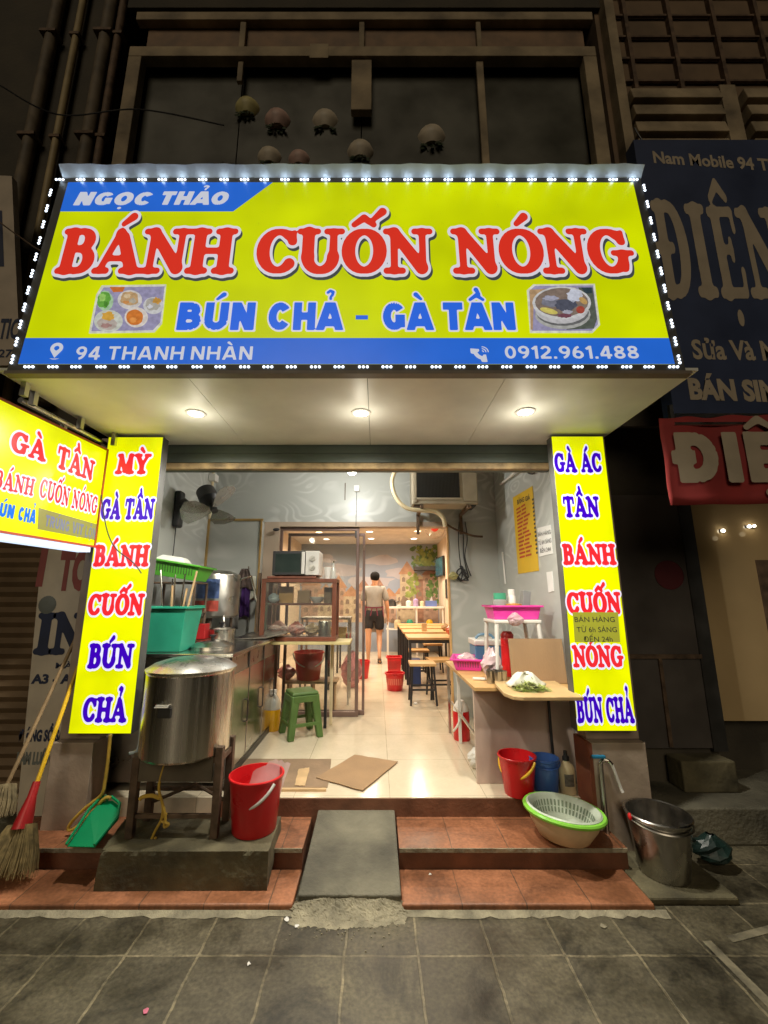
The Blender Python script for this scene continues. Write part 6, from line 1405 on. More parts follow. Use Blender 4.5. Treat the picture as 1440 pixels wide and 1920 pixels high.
for k, (x, y) in enumerate(((-.9,5.9),(.3,5.9),(-.9,7.1),(.6,7.1))):
    t = thing('downlight', 'round downlight in the back room ceiling hidden above the door header', 'downlight', (x,y,2.75), 'hidden downlights near the door header')
    MB().lathe((x,y,2.749), [(.085,0),(.083,-.008),(.066,-.010),(.064,-.004)], 24).build('rim', M['white_pl'], t, smooth=True)
    MB().lathe((x,y,2.744), [(0,-.003),(.05,-.004),(.0645,-.001)], 20).build('lens', M['lamp'], t, smooth=True)
    lamp(t, (x,y,2.71), 85, (1,.82,.62), 'SPOT', 165, .06, .8)
# white table with small things at the back
t = thing('back_table', 'long white table against the mural with jars and appliances on it', 'table', (.8,9.7,ZF))
m = MB(); m.box((.20,9.35,1.235),(1.46,9.85,1.275)); m.build('top', M['white_pl'], t, bevel=.004)
for x in (.23,.86,1.43):
    m = MB(); m.box((x-.02,9.38,ZF),(x+.02,9.42,1.234)); m.build('leg', M['white_pl'], t)
m = MB(); m.box((.20,9.40,.78),(1.46,9.80,.80)); m.build('shelf', M['white_pl'], t)
for k, (x, w, h, mt_, lb, nm) in enumerate(((.32,.09,.16,M['dark_metal'],'dark pot at the left on the long white table','pot'),(.47,.07,.12,M['steel_dull'],'steel pot on the long white table','pot'),(.70,.06,.13,M['white_pl'],'white jar in the middle of the long white table','jar'),(.86,.06,.17,mat('lilac_plastic',(.38,.28,.48),.4),'lilac jar on the long white table','jar'),(1.0,.05,.12,M['cream_pl'],'cream jar on the long white table beside the blue box','jar'))):
    m = MB(); m.lathe((x,9.55,1.276), [(w*.9,0),(w,.01),(w,h*.8),(w*.6,h*.95),(w*.25,h),(0,h*1.02)], 16); tag(m.build(nm, mt_, loc=(x,9.55,1.276), smooth=True), lb, nm)
t = thing('blue_box', 'blue box with a white tissue standing up on the long white table', 'box', (1.2,9.5,1.276))
m = MB(); m.box((1.08,9.45,1.276),(1.32,9.65,1.40)); m.build('body', mat('periwinkle_card', (.12,.18,.45), .5), t, bevel=.006)
m = MB(); m.add([(1.17,9.55,1.40),(1.24,9.55,1.40),(1.215,9.53,1.50)],[(0,1,2)]); m.build('tissue', M['white_pl'], t, solid=.003)
for x, mt_, lb in ((.45,M['cream_pl'],'cream canister under the long white table'),(.72,M['teal_pl'],'green box under the long white table'),(1.15,M['yel_pl'],'yellow cloth bundle under the long white table')):
    m = MB(); m.lathe((x,9.5,.801), [(.07,0),(.075,.02),(.075,.14),(.05,.19),(0,.2)], 14); tag(m.build('canister', mt_, loc=(x,9.5,.801), smooth=True), lb, 'canister')
# tables, stools
def dining(label, loc, w, d, h):
    t = thing('dining_table', label, 'table', loc, 'wooden tables along the right wall'); x, y, z = loc
    m = MB(); m.box((x-w/2,y-d/2,z+h-.03),(x+w/2,y+d/2,z+h)); m.build('top', M['wood_light'], t, bevel=.003)
    for sx in (-1,1):
        for sy in (-1,1):
            m = MB(); m.box((x+sx*(w/2-.03)-.016,y+sy*(d/2-.04)-.016,z),(x+sx*(w/2-.03)+.016,y+sy*(d/2-.04)+.016,z+h-.031)); m.build('leg', M['black'], t)
    m = MB(); m.box((x-w/2+.03,y-d/2+.03,z+h-.075),(x+w/2-.03,y-d/2+.045,z+h-.031)); m.build('apron', M['black'], t)
    return t
t0 = dining('nearest wooden table on the right, black legs', (.93,6.1,ZF), 1.04, .62, .70)
for k, y in enumerate((7.05,7.95,8.75)):
    dup(t0, (.93,y,ZF), 0, ['second wooden table from the door on the right','third wooden table from the door on the right','farthest wooden table on the right, below the white table'][k])
def stool(label, loc, w, h):
    t = thing('stool', label, 'stool', loc, 'wooden stools with black legs'); x, y, z = loc
    m = MB(); m.box((x-w/2,y-w/2,z+h-.03),(x+w/2,y+w/2,z+h)); m.build('seat', M['wood_light'], t, bevel=.003)
    for sx in (-1,1):
        for sy in (-1,1):
            m = MB(); m.tube([(x+sx*(w/2-.03),y+sy*(w/2-.03),z+h-.031),(x+sx*(w/2-.005),y+sy*(w/2-.005),z)], .014, 6); m.build('leg', M['black'], t)
    m = MB()
    for s_ in (-1,1): m.box((x-w/2+.02,y+s_*(w/2-.02)-.008,z+.16),(x+w/2-.02,y+s_*(w/2-.02)+.008,z+.18)); m.box((x+s_*(w/2-.02)-.008,y-w/2+.029,z+.16),(x+s_*(w/2-.02)+.008,y+w/2-.029,z+.18))
    m.build('stretcher', M['black'], t); return t
s0 = stool('nearest wooden stool with black legs, on the open floor', (.54,5.32,ZF), .31, .46)
dup(s0, (.80,5.62,ZF), R(4), 'wooden stool just behind the nearest one, half under the table')
dup(s0, (1.18,5.55,ZF), R(-3), 'wooden stool against the right wall beside the nearest table')
dup(s0, (.62,6.62,ZF), 0, 'wooden stool between the first and second tables')
dup(s0, (.95,7.5,ZF), 0, 'wooden stool between the second and third tables')
m = MB(); m.box((.46,6.25,ZF),(.62,6.45,ZF+.36)); t = tag(m.build('storage_box', mat('dark_blue_box', (.02,.045,.16), .5, var=.2), loc=(.55,6.35,ZF), bevel=.01), 'dark blue box under the nearest wooden table', 'box')
t = thing('dining_items', 'orange plastic bag heap on the nearest wooden table by the wall', 'bag', (.98,6.0,ZF+.70))
bpy.data.objects.remove(t)
bag('orange bag heap on the nearest wooden table by the wall', (1.05,6.0,ZF+.701), .10, mat('orange_film', (.70,.16,.08), .35, var=.25), 81, sq=.9)
m = MB(); m.box((.72,6.95,ZF+.7015),(.80,7.03,ZF+.82)); tag(m.build('napkin_box', M['ply'], loc=(.76,7.0,ZF+.7015), bevel=.004), 'pale napkin box on the second wooden table', 'box')
bag('tan paper bundle on the second wooden table by the wall', (1.1,6.95,ZF+.7015), .07, M['card'], 83, 'bundle', 'bundle')
# red bins on the floor
c = on(741,1296,ZF)
t = thing('basket', 'red slotted waste basket lying tilted on the floor in the walkway', 'basket', c)
MB().lathe(c+Vector((0,.08,0)), [(.10,0),(.104,.01),(.125,.20),(.137,.205),(.137,.225),(.122,.225),(.098,.012),(0,.012)], 30).build('body', M['red_pl'], t, smooth=True)
m = MB()
for k in range(26):
    a0 = k*6.283/26; c_ = c+Vector((0,.08,0)); w = .06
    m.add([c_+Vector(((.1055+.018*f)*math.cos(a0+s*w),(.1055+.018*f)*math.sin(a0+s*w),.04+.12*f)) for s,f in ((-1,0),(1,0),(1,1),(-1,1))],[(0,1,2,3)])
m.build('slots', mat('pale_red_slot', (.72,.22,.16), .5), t)
c = on(738,1258,ZF); t = thing('basket', 'flat red plastic crate standing on the floor behind the red waste basket', 'basket', c)
basket(t, (c.x,c.y-.2,ZF+.001), .20, .22, .26, M['red_pl'], .015, 0, True)
c = on(667,1255,ZF); t = thing('basket', 'red bin on the floor seen through the glass door', 'basket', c)
MB().lathe((-.25,6.9,ZF), [(.11,0),(.14,.26),(.13,.26),(.1,.01),(0,.01)], 24).build('body', M['red_pl'], t, smooth=True)
# more furniture seen through the glass
d0 = dup(t0, (-1.15,6.3,ZF), 0, 'wooden table at the left of the back room behind the glass')
d0 = dup(t0, (-1.15,7.6,ZF), 0, 'farther wooden table at the left of the back room behind the glass')
c = on(779,1321,ZF); bag('scrap of white tissue on the floor by the nearest wooden stool', c, .022, M['white_pl'], 91, 'tissue', 'litter', .6)

# ================================================================= the man walking away
def skin_mesh(name, verts, edges, m_, parent, sub=1, root=0):
    bm = bmesh.new(); lay = bm.verts.layers.skin.verify(); vs = []
    for (p, r_) in verts:
        v = bm.verts.new(p); v[lay].radius = (r_, r_) if not isinstance(r_, tuple) else r_; vs.append(v)
    vs[root][lay].use_root = True
    for a, b in edges: bm.edges.new((vs[a], vs[b]))
    me = bpy.data.meshes.new(name); bm.to_mesh(me); bm.free()
    ob = bpy.data.objects.new(name, me); COL.objects.link(ob)
    k = ob.modifiers.new('skin', 'SKIN'); k.use_smooth_shade = True
    s_ = ob.modifiers.new('sub', 'SUBSURF'); s_.levels = sub; s_.render_levels = sub
    bpy.context.view_layer.update()
    m2 = bpy.data.meshes.new_from_object(ob.evaluated_get(bpy.context.evaluated_depsgraph_get()))
    bpy.data.objects.remove(ob); bpy.data.meshes.remove(me)
    m2.materials.clear(); m2.materials.append(m_); m2.name = name
    for p in m2.polygons: p.use_smooth = True
    o = WL[parent]
    for v in m2.vertices: v.co -= o
    ob = bpy.data.objects.new(name, m2); COL.objects.link(ob); ob.parent = parent; WL[ob] = o
    return ob
px_, py_ = -.055, 8.5
man = thing('person', 'man in grey tan shirt and black shorts walking away down the aisle', 'person', (px_,py_,ZF))
def V(x, y, z): return (px_+x, py_+y, ZF+z)
vb = []; eb = []
def chain(prev, items):
    i0 = prev
    for p, r_ in items:
        vb.append((V(*p), r_)); k = len(vb)-1
        if i0 is not None: eb.append((i0, k))
        i0 = k
    return i0
pel = chain(None, [((0,0,.93),(.145,.105))])
ch = chain(pel, [((0,.0,1.10),(.13,.095)),((0,.01,1.26),(.15,.105)),((0,.0,1.38),(.13,.085))])
nk = chain(ch, [((.005,.01,1.45),.058),((.01,.02,1.51),.056),((.012,.03,1.57),(.072,.085)),((.014,.035,1.645),(.080,.098)),((.014,.035,1.70),(.05,.062))])
def arm(s, pts):
    e = chain(ch, [((s*.17,0,1.385),.06)] + pts); return e
er = arm(1, [((.225,-.01,1.24),.047),((.25,-.02,1.10),.042),((.265,.03,.98),.036),((.27,.075,.87),.027),((.272,.095,.80),(.018,.034))])
el = arm(-1, [((-.215,.02,1.24),.047),((-.225,.03,1.11),.042),((-.20,.12,1.02),.036),((-.165,.20,.97),.027),((-.14,.25,.95),(.018,.032))])
hx = vb[er][0]; hl = vb[el][0]
for k, (dx, l) in enumerate(((-.0,.075),(.0,.085),(.0,.08),(.0,.065))):
    y = -.03+.02*k
    b0 = (hx[0]-px_, hx[1]-py_+y, hx[2]-ZF-.03)
    chain(er, [((b0[0],b0[1],b0[2]),.0095),((b0[0]-.006,b0[1]+.008,b0[2]-l*.5),.0085),((b0[0]-.016,b0[1]+.02,b0[2]-l),.007)])
    b1 = (hl[0]-px_+.02, hl[1]-py_+.02, hl[2]-ZF+.03-.02*k)
    chain(el, [(b1,.0095),((b1[0]+.03,b1[1]+.03,b1[2]),.0085),((b1[0]+.045,b1[1]+.02,b1[2]-.01),.007)])
chain(er, [((hx[0]-px_-.012,hx[1]-py_+.045,hx[2]-ZF-.005),.011),((hx[0]-px_-.018,hx[1]-py_+.06,hx[2]-ZF-.05),.009)])
chain(el, [((hl[0]-px_+.005,hl[1]-py_-.0,hl[2]-ZF+.045),.011),((hl[0]-px_+.03,hl[1]-py_+.01,hl[2]-ZF+.06),.009)])
def leg(pts): return chain(pel, pts)
leg([((-.095,.0,.84),.090),((-.11,-.03,.66),.074),((-.115,-.05,.50),.058),((-.115,-.06,.36),.060),((-.115,-.05,.20),.042),((-.115,-.03,.085),.035),((-.118,-.05,.035),.036),((-.125,.06,.03),(.038,.024)),((-.128,.13,.022),(.036,.016))])
leg([((.095,.0,.84),.090),((.10,.03,.66),.074),((.10,.06,.50),.058),((.10,-.02,.38),.058),((.10,-.12,.26),.042),((.10,-.17,.17),.034),((.10,-.19,.12),.034),((.105,-.13,.05),(.036,.024)),((.105,-.08,.02),(.035,.016))])
skin_mesh('body', vb, eb, M['skin'], man, 2, 0)
# shirt
vs_ = [(V(0,0,.86),(.176,.132)),(V(0,0,1.10),(.160,.122)),(V(0,.01,1.26),(.180,.130)),(V(0,.0,1.385),(.155,.105)),(V(.005,.008,1.445),(.07,.066)),
      (V(.17,0,1.392),.080),(V(.222,-.01,1.25),.070),(V(.248,-.02,1.14),.064),(V(-.17,0,1.392),.080),(V(-.212,.02,1.25),.070),(V(-.225,.028,1.14),.064)]
skin_mesh('shirt', vs_, [(0,1),(1,2),(2,3),(3,4),(3,5),(5,6),(6,7),(3,8),(8,9),(9,10)], M['shirt'], man, 2, 0)
vs_ = [(V(0,0,.94),(.180,.135)),(V(-.095,0,.82),.112),(V(-.11,-.012,.70),.105),(V(-.112,-.025,.60),.10),(V(.095,.0,.82),.112),(V(.102,.015,.70),.105),(V(.102,.03,.60),.10),(V(0,0,1.06),(.165,.12))]
skin_mesh('shorts', vs_, [(0,1),(1,2),(2,3),(0,4),(4,5),(5,6),(0,7)], M['shorts'], man, 2, 0)
m = MB()
hc = Vector(V(.013,.028,1.655))
n = 16
vs2 = []; fs2 = []
for i in range(9):
    t = (math.pi*.62)*i/8
    for k in range(n):
        a = 2*math.pi*k/n; back = -math.sin(a)
        tt = t*(1.32 if back > -.2 else .72)
        vs2.append(hc+Vector((.090*math.sin(tt)*math.cos(a), .110*math.sin(tt)*math.sin(a), .085*math.cos(tt)*(1 if math.cos(tt) > 0 else 1.35))))
for i in range(8):
    for k in range(n): fs2.append((i*n+k,(i+1)*n+k,(i+1)*n+(k+1)%n,i*n+(k+1)%n))
m.add(vs2,fs2); m.build('hair', M['hair'], man, smooth=True, solid=.012)
for s in (-1,1):
    m = MB(); m.ball(hc+Vector((s*.086,.01,-.055)), .022, 10, sc=(.4,.8,1.3)); m.build('ear', M['skin'], man, smooth=True)
m = MB(); f = hc+Vector((0,.105,-.05)); m.ball(f+Vector((0,.005,-.01)), .016, 8, sc=(.7,1,1.2)); m.build('nose', M['skin'], man, smooth=True)
for s in (-1,1):
    m = MB(); m.ball(f+Vector((s*.03,-.012,.02)), .010, 8, sc=(1.3,.5,.7)); m.build('eye', M['ink'], man, smooth=True)
m = MB(); m.ball(f+Vector((0,-.01,-.05)), .018, 8, sc=(1.3,.4,.35)); m.build('mouth', M['maroon'], man, smooth=True)
# apron strings: a band round the waist and two tails
m = MB(); n = 28
for i in range(n):
    a0, a1 = 2*math.pi*i/n, 2*math.pi*(i+1)/n
    P_ = lambda a, z: V(.178*math.cos(a), .136*math.sin(a)-.002, z+.012*math.sin(a))
    m.add([P_(a0,1.035),P_(a1,1.035),P_(a1,1.06),P_(a0,1.06)],[(0,1,2,3)])
for x0, x1 in ((-.05,-.085),(.03,.055)):
    m.add([V(x0,-.142,1.045),V(x0+.022,-.142,1.045),V(x1+.022,-.150,.88),V(x1,-.150,.88)],[(0,1,2,3)])
for s in (-1,1): m.add([V(s*.155,-.085,1.05),V(s*.175,-.06,1.05),V(s*.19,-.075,.86),V(s*.172,-.095,.86)],[(0,1,2,3)])
m.build('apron_string', M['maroon'], man, solid=.004)
m = MB(); m.add([V(-.17,.135,1.2),V(.17,.135,1.2),V(.19,.17,.55),V(-.19,.17,.55)],[(0,1,2,3)]); m.build('apron', M['greycloth'], man, solid=.004)
for s, (a, b, c_) in ((-1,((-.118,-.09,.010),(-.128,.17,.006),0)),(1,((.10,-.222,.098),(.106,-.04,.006),1))):
    a, b = Vector(V(*a)), Vector(V(*b)); d_ = (b-a); L = d_.length; d_.normalize(); w = Vector((1,0,0)); u = w.cross(d_)
    pts = [a+d_*(L*f)+w*(.042*g) for f, g in ((0,-.5),(.05,-.85),(.5,-.85),(.85,-1),(1,-.4),(1,.4),(.85,1),(.5,.85),(.05,.85),(0,.5))]
    m = MB(); m.slab([p+u*.004 for p in pts], u, .018); m.build('sandal', M['rubber'], man, bevel=.003)
# ================================================================= on the steps and pavement
bk = thing('concrete_block', 'mossy concrete block on the left steps carrying the big steel pot stand', 'block', (-1.0,2.5,.04))
P8 = [Vector(p) for p in ((-1.40,2.40,.037),(-.545,2.405,.037),(-.555,2.75,.137),(-1.46,2.72,.137),(-1.385,2.402,.207),(-.545,2.406,.207),(-.56,2.75,.207),(-1.45,2.72,.207))]
m = MB(); rb_ = random.Random(17)
def chip(p, e):     # worn arrises: edges are knocked back more than faces
    q = mnoise.noise(p*9)+.5*mnoise.noise(p*27); edge = (abs(p.z-.207) < .004 and p.y < 2.412)
    return p + Vector((rb_.uniform(-.001,.001), .003*q + (max(0,q)*.022 if edge else 0), -(max(0,q)*.016 if edge else .003*abs(q)*(p.z > .15))))
def patch(a, b, c, d, nu, nv):
    g = [[None]*(nu+1) for _ in range(nv+1)]
    for j in range(nv+1):
        for i in range(nu+1):
            u, v = i/nu, j/nv; p = (a*(1-u)+b*u)*(1-v)+(d*(1-u)+c*u)*v; g[j][i] = p
    vs = [p for r_ in g for p in r_]; return vs, [(j*(nu+1)+i,j*(nu+1)+i+1,(j+1)*(nu+1)+i+1,(j+1)*(nu+1)+i) for j in range(nv) for i in range(nu)]
seen = {}
for (i0,i1,i2,i3,nu,nv) in ((0,1,5,4,46,9),(1,2,6,5,18,9),(4,5,6,7,46,18),(3,0,4,7,18,9)):
    vs, fs = patch(P8[i0],P8[i1],P8[i2],P8[i3],nu,nv); out = []
    for p in vs:
        k_ = tuple(round(c_,4) for c_ in p)
        if k_ not in seen: seen[k_] = chip(p, 1. if (abs(p.z-.207) < .004 or p.y < 2.408) else .2)
        out.append(seen[k_])
    m.add(out, fs)
m.build('block', M['conc'], bk)
ps = thing('pot_stand', 'rusty iron stand with four legs under the big steel pot', 'stand', (-1.1,2.65,.207))
zb = .60; sx0, sx1, sy0, sy1 = -1.315,-.865,2.53,2.71
for x in (sx0,sx1):
    for y in (sy0,sy1):
        m = MB(); m.box((x-.02,y-.02,.207),(x+.02,y+.02,zb+.05 if x == sx1 else zb)); m.build('leg', M['iron'], ps, bevel=.003)
m = MB()
for y in (sy0,sy1): m.box((sx0+.021,y-.012,zb-.03),(sx1-.021,y+.012,zb-.002))
for x in (sx0,sx1): m.box((x-.012,sy0+.021,zb-.03),(x+.012,sy1-.021,zb-.002))
m.build('top_frame', M['iron'], ps)
m = MB(); m.box((sx0+.021,sy0-.010,.30),(sx1-.021,sy0+.010,.318)); m.box((sx0+.021,sy1-.010,.36),(sx1-.021,sy1+.010,.378)); m.build('stretcher', M['iron'], ps)
m = MB(); m.tube([(sx0+.02,sy1,.30),(-1.05,sy1-.02,.40),(sx1-.02,sy1,.31)], .010, 6); m.build('brace', M['iron'], ps)
m = MB(); m.box((sx0-.015,sy0-.015,.48),(sx1-.03,sy0-.004,zb+.02)); m.build('wind_shield', mat('brown_sheet', (.13,.105,.07), .65, var=.3), ps)
bp2 = thing('big_pot', 'big stainless steel pot with a domed lid on the iron stand', 'pot', (-1.1,2.63,zb))
pc_ = Vector((-1.10,2.635,zb-.001)); pr_ = .243
MB().lathe(pc_, [(pr_*.96,0),(pr_,.012),(pr_,.43),(pr_*1.02,.435),(pr_*1.025,.445)], 48).build('body', mat('brushed_pot_steel', (.74,.70,.63), .27, metal=1., var=.22, vs=26, stretch=(1,1,.02)), bp2, smooth=True)
MB().lathe(pc_+Vector((0,0,.446)), [(pr_*1.03,0),(pr_*1.04,.006),(pr_*.98,.014),(pr_*.86,.034),(pr_*.55,.056),(pr_*.2,.064),(0,.065)], 48).build('lid', mat('bright_lid_steel', (.68,.67,.64), .28, metal=1., var=.06), bp2, smooth=True)
m = MB(); m.box((pc_.x-.075,pc_.y-pr_-.012,zb+.285),(pc_.x-.0,pc_.y-pr_+.012,zb+.297)); m.box((pc_.x-.075,pc_.y-pr_-.028,zb+.283),(pc_.x-.0,pc_.y-pr_-.012,zb+.290)); m.build('handle', M['alu'], bp2, bevel=.003)
m = MB(); m.box((pc_.x-.06,pc_.y-pr_-.010,zb+.23),(pc_.x+.01,pc_.y-pr_+.014,zb+.282)); m.build('handle_plate', M['dark_metal'], bp2, bevel=.004)
m = MB(); m.tube(curve_pts([(pc_.x-pr_-.004,pc_.y-.02,zb+.42),(pc_.x-pr_-.012,pc_.y-.03,zb+.2),(pc_.x-pr_-.014,pc_.y-.03,zb+.02),(pc_.x-pr_-.06,pc_.y-.03,zb-.01)]), .008, 8); m.build('gauge_tube', lit('gauge_glass', (.55,.62,.66), .02, base=1.), bp2, smooth=True)
# yellow cords
P = [at(*p, 2.52) for p in ((313,1422),(303,1450),(298,1480),(305,1510),(303,1535),(290,1560),(280,1585),(276,1597),(284,1592),(292,1570))]
t = thing('cord', 'yellow cord dangling from the pot stand over the concrete block', 'cord', P[3], 'yellow cords')
MB().tube(curve_pts(P,6), .007, 7).build('strand', M['yel_cord'], t, smooth=True)
MB().tube(curve_pts([at(*p,2.52) for p in ((300,1497),(285,1492),(268,1494),(262,1499))],6), .010, 7).build('tail', M['yel_cord'], t, smooth=True)
MB().tube(curve_pts([at(*p,2.515) for p in ((303,1500),(310,1530),(308,1550),(316,1545),(302,1538),(312,1525))],6), .007, 7).build('knot', M['yel_cord'], t, smooth=True)
P = [at(*p, 2.68) for p in ((207,1378),(203,1420),(197,1465),(190,1490),(160,1515),(135,1540),(128,1555),(140,1553),(165,1530),(195,1498),(208,1496))]
tag(MB().tube(curve_pts(P,6), .009, 7).build('cord', M['yel_cord'], loc=P[4], smooth=True), 'yellow cord hanging down the left pillar and looping behind the dustpan', 'cord', 'yellow cords')
# dustpan
t = thing('dustpan', 'green plastic dustpan leaning on the left steps beside the concrete block', 'dustpan', (-1.55,2.55,.15))
A = [at(125,1587,2.46), at(178,1588,2.44), at(222,1535,2.60), at(226,1513,2.66), at(212,1501,2.70), at(190,1502,2.70), at(168,1524,2.62)]
nrm = (A[1]-A[0]).cross(A[3]-A[0]).normalized()
if nrm.y > 0: nrm = -nrm
m = MB(); m.slab(A, nrm, .006); m.build('tray', M['dust_green'], t, bevel=.002)
m = MB(); m.tube([A[0]+nrm*.012, A[6]+nrm*.02, A[5]+nrm*.024, A[4]+nrm*.024, A[3]+nrm*.024, A[2]+nrm*.02, A[1]+nrm*.012], .008, 6); m.build('rim', M['dust_green'], t, smooth=True)
m = MB(); m.tube([A[4].lerp(A[5],.3)+nrm*.01, A[4].lerp(A[5],.7)+nrm*.03], .012, 6); m.build('grip', mat('dark_green_plastic', (.0,.13,.06), .4), t)
# brooms
def broom(label, top, neck, tip, mh, mc, mb_, r, spread, n, collar=True, seed=0, group='brooms at the left edge'):
    top, neck, tip = Vector(top), Vector(neck), Vector(tip); t = thing('broom', label, 'broom', tip, group)
    MB().tube([top, neck], r, 10).build('handle', mh, t, smooth=True)
    d_ = (tip-neck); L = d_.length; d_.normalize(); a = d_.cross(Vector((0,1,0))).normalized(); b = a.cross(d_)
    if collar: MB().tube([neck-d_*.09, neck-d_*.02, neck+d_*.05, neck+d_*.12], [.018,.022,.036,.046], 14).build('collar', mc, t, smooth=True)
    rr = random.Random(seed); m = MB(); s0_ = neck+d_*(.10 if collar else 0)
    for k in range(n):
        u, v = rr.uniform(-1,1), rr.uniform(-1,1); e = s0_ + d_*(L-.10)*rr.uniform(.8,1.) + a*u*spread + b*v*spread*.45
        if e.z < .044: e.z = .044 + rr.random()*.02
        st_ = s0_ + a*u*spread*.45 + b*v*.03; w = a*.0022
        mid = st_.lerp(e,.6)+a*u*.01
        m.add([st_-w,st_+w,mid+w,e+w*.4,e-w*.4,mid-w],[(0,1,2,5),(5,2,3,4)])
    m.build('bristles', mb_, t)
straw = mat('straw_bristles', (.27,.20,.085), .9, var=.5, vs=30); straw2 = mat('pale_straw', (.40,.32,.18), .9, var=.4, vs=30)
tn = at(118,1330,2.70); nk_ = at(57,1502,2.54)
broom('yellow handled broom with a red collar and wide straw bristles', tn+(tn-nk_)*.55, nk_, (-1.86,2.42,.07), M['yel_pl'], M['red_dk'], straw, .0115, .13, 420, True, 3)
tn = at(150,1180,2.86); nk_ = at(14,1470,2.60)
broom('pale straw broom with a thin bamboo handle at the very left edge', tn, nk_, (-2.03,2.50,.20), mat('bamboo', (.34,.23,.12), .6, var=.3), M['red_dk'], straw2, .011, .07, 240, False, 5)
# red bucket with the wrinkled bag
bk1 = bucket('bright red bucket with a white handle at the front, cloudy bag over its rim', (-.678,2.615,.208), .116,.146,.278, M['red_pl'], M['white_pl'], side=-128, swing=48)
m = MB(); c = Vector((-.615,2.68,.478)); rr = random.Random(6); n = 12; vs = []
for j in range(7):
    for i in range(n+1):
        u, v = i/n, j/6; vs.append(c+Vector((-.09+.19*u-.06*v, -.05+.12*u*(1-v)-.03*v, .045*math.sin(u*3.1)*(1-v)-.20*v+rr.uniform(-.012,.012))))
m.add(vs,[(j*(n+1)+i,j*(n+1)+i+1,(j+1)*(n+1)+i+1,(j+1)*(n+1)+i) for j in range(6) for i in range(n)])
tag(m.build('plastic_bag', mat('wrinkled_film', (.75,.55,.55), .15, alpha=.5, var=.2), loc=c, smooth=True), 'wrinkled clear bag inside the bright red front bucket', 'bag')
# basin with a colander in it
bs = thing('basin', 'cream plastic basin with a lime green rim on the right steps', 'basin', (1.1,2.665,.14))
bc2 = Vector((1.045,2.665,.142)); SB = .90
MB().lathe(bc2, [(.13,0),(.14,.006),(.185,.075),(.205,.128),(.200,.128),(.18,.075),(.13,.012),(0,.012)], 44, sx=.98, sy=.90).build('body', M['cream_pl'], bs, smooth=True)
MB().lathe(bc2+Vector((0,0,.122)), [(.203,-.006),(.224,.0),(.228,.012),(.222,.020),(.206,.020),(.200,.010)], 48, sx=.98, sy=.90, cap=False).build('rim', M['lime_pl'], bs, smooth=True)
cl_ = thing('colander', 'pale green slotted colander sitting inside the lime rimmed basin', 'colander', (1.1,2.665,.14))
c3 = bc2+Vector((0,.005,.010))
MB().lathe(c3, [(0,.012),(.12,.012),(.150,.035),(.185,.118),(.205,.126),(.210,.132),(.200,.138),(.178,.124),(.146,.045),(.118,.018),(0,.018)], 44, sx=.965, sy=.885).build('body', M['mesh_pl'], cl_, smooth=True)
m = MB()
for k in range(46):
    a0 = k*6.283/46
    for f0, f1 in ((.12,.42),(.5,.86)):
        q = []
        for s, f in ((-1,f0),(1,f0),(1,f1),(-1,f1)):
            r_ = .148+.031*f-.0055; a_ = a0+s*.03; q.append(c3+Vector((r_*math.cos(a_)*.965, r_*math.sin(a_)*.885, .045+.078*f)))
        m.add(q,[(0,1,2,3)])
m.build('slots', mat('dark_slot', (.20,.25,.18), .6), cl_)
bs.rotation_euler = (0, R(5), 0); cl_.rotation_euler = (0, R(5), 0)
# steel bucket at the right
c = Vector((1.515,2.55,.035))
t = thing('bucket', 'dull stainless steel bucket on the pavement below the tap', 'bucket', c)
MB().lathe(c, [(.115,0),(.118,.006),(.152,.27),(.160,.272),(.163,.280),(.158,.286),(.150,.282),(.114,.010),(0,.010)], 44).build('body', mat('dull_grey_steel', (.46,.44,.41), .27, metal=1., var=.3, vs=6), t, smooth=True)
MB().tube([c+Vector((.158*math.cos(u),.158*math.sin(u)-.0,.262-.02*math.sin(u-3.14))) for u in [3.25+i*.17 for i in range(18)]], .005, 6).build('handle', M['steel_dull'], t, smooth=True)
m = MB(); m.ball(c+Vector((-.16,-.02,.27)), .014, 10, sc=(.7,1,1.3)); m.build('grip', M['red_pl'], t, smooth=True)
m = MB(); m.box((1.315,2.36,0),(1.75,2.80,.034)); tag(m.build('drain_slab', M['conc'], bevel=.01), kind='structure')
bag('dark greenish bag on the ground right of the steel bucket', (1.86,2.66,.02), .10, mat('dark_green_bag', (.010,.026,.022), .4, var=.5), 101, sq=.7)
# tap on the right pillar
tp = thing('tap', 'outdoor tap on a thin pipe with a blue handle before the right pillar', 'tap', (1.27,2.72,.14))
m = MB(); m.tube([(1.315,2.715,.02),(1.315,2.715,.50)], .013, 10); m.build('pipe', M['steel_dull'], tp, smooth=True)
m = MB(); m.tube(curve_pts([(1.315,2.715,.50),(1.33,2.71,.518),(1.355,2.70,.518),(1.372,2.695,.50)]), .010, 10); m.build('valve', M['steel'], tp, smooth=True)
m = MB(); m.box((1.265,2.70,.528),(1.345,2.722,.545)); m.build('handle', mat('tap_blue', (.02,.22,.42), .4), tp, bevel=.005)
m = MB(); m.tube(curve_pts([(1.372,2.695,.50),(1.385,2.69,.45),(1.402,2.685,.385),(1.41,2.68,.36)]), .009, 8); m.build('spout', M['white_pl'], tp, smooth=True)
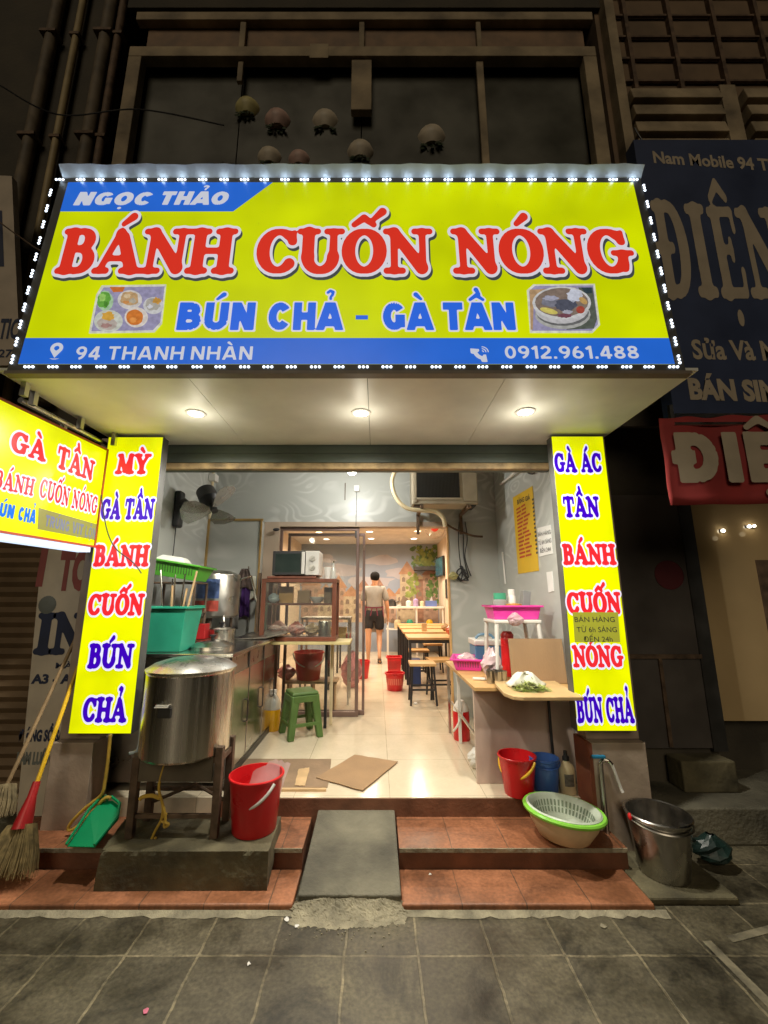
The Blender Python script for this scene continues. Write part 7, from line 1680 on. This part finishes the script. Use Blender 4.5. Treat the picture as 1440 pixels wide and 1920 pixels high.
# litter on the pavement
for (px, py, mt_, lb, r_) in ((274,1896,mat('pink_petal',(.62,.16,.25),.6),'small pink scrap on the dark pavement',.012),(556,1737,M['white_pl'],'white cigarette end on the pavement beside the ramp foot',.012),(538,1725,M['white_pl'],'pale paper scrap on the mortar beside the ramp foot',.014),(806,1640,M['white_pl'],'tiny white scrap on the right terracotta step',.008),(592,1594,M['white_pl'],'tiny white scrap on the grey ramp',.006),(466,1808,M['white_pl'],'tiny pale scrap on the pavement tile joint',.008),(1132,1738,M['mortar'],'small mortar crumb at the right foot of the steps',.016)):
    z = .036 if py == 1640 else (.09 if py == 1594 else .002); c = on(px, py, z); rr = random.Random(px); m = MB()
    n = 7; P = [c+Vector((r_*math.cos(k*.9)*rr.uniform(.5,1.3), r_*math.sin(k*.9)*rr.uniform(.5,1.3), rr.uniform(.001,.005))) for k in range(n)]
    m.slab(P,(0,0,1),.002); tag(m.build('scrap', mt_, loc=c), lb, 'litter')
# drain grating and kerb strips at the right
m = MB(); a, b = on(1325,1765,0), on(1460,1900,0); d_ = (b-a).normalized(); w = Vector((-d_.y,d_.x,0))*.02
m.add([a-w+Vector((0,0,.002)),b-w+Vector((0,0,.002)),b+w+Vector((0,0,.002)),a+w+Vector((0,0,.002))],[(0,1,2,3)])
a, b = on(1368,1762,0), on(1460,1738,0); w = Vector((0,.018,0)); m.add([a-w+Vector((0,0,.002)),b-w+Vector((0,0,.002)),b+w+Vector((0,0,.002)),a+w+Vector((0,0,.002))],[(0,1,2,3)])
tag(m.build('paving_strip', mat('worn_strip', (.15,.13,.085), .85, var=.5, vs=14)), kind='structure')

# stray wires on the dark facade
for k, (P, lb) in enumerate(((((0,160),(110,215),(260,205),(420,235)),'thin dark wire sagging across the upper left wall'),(((1190,240),(1230,330),(1226,520),(1256,735)),'dark wire running down beside the navy sign'),(((1130,790),(1190,770),(1258,748)),'short dark wire under the right end of the big sign'))):
    pts = [at(*p, 2.80 if k == 0 else 2.62 if k == 1 else 2.75) for p in P]
    tag(MB().tube(curve_pts(pts), .006, 6).build('wire', M['black'], loc=pts[0]), lb, 'wire')
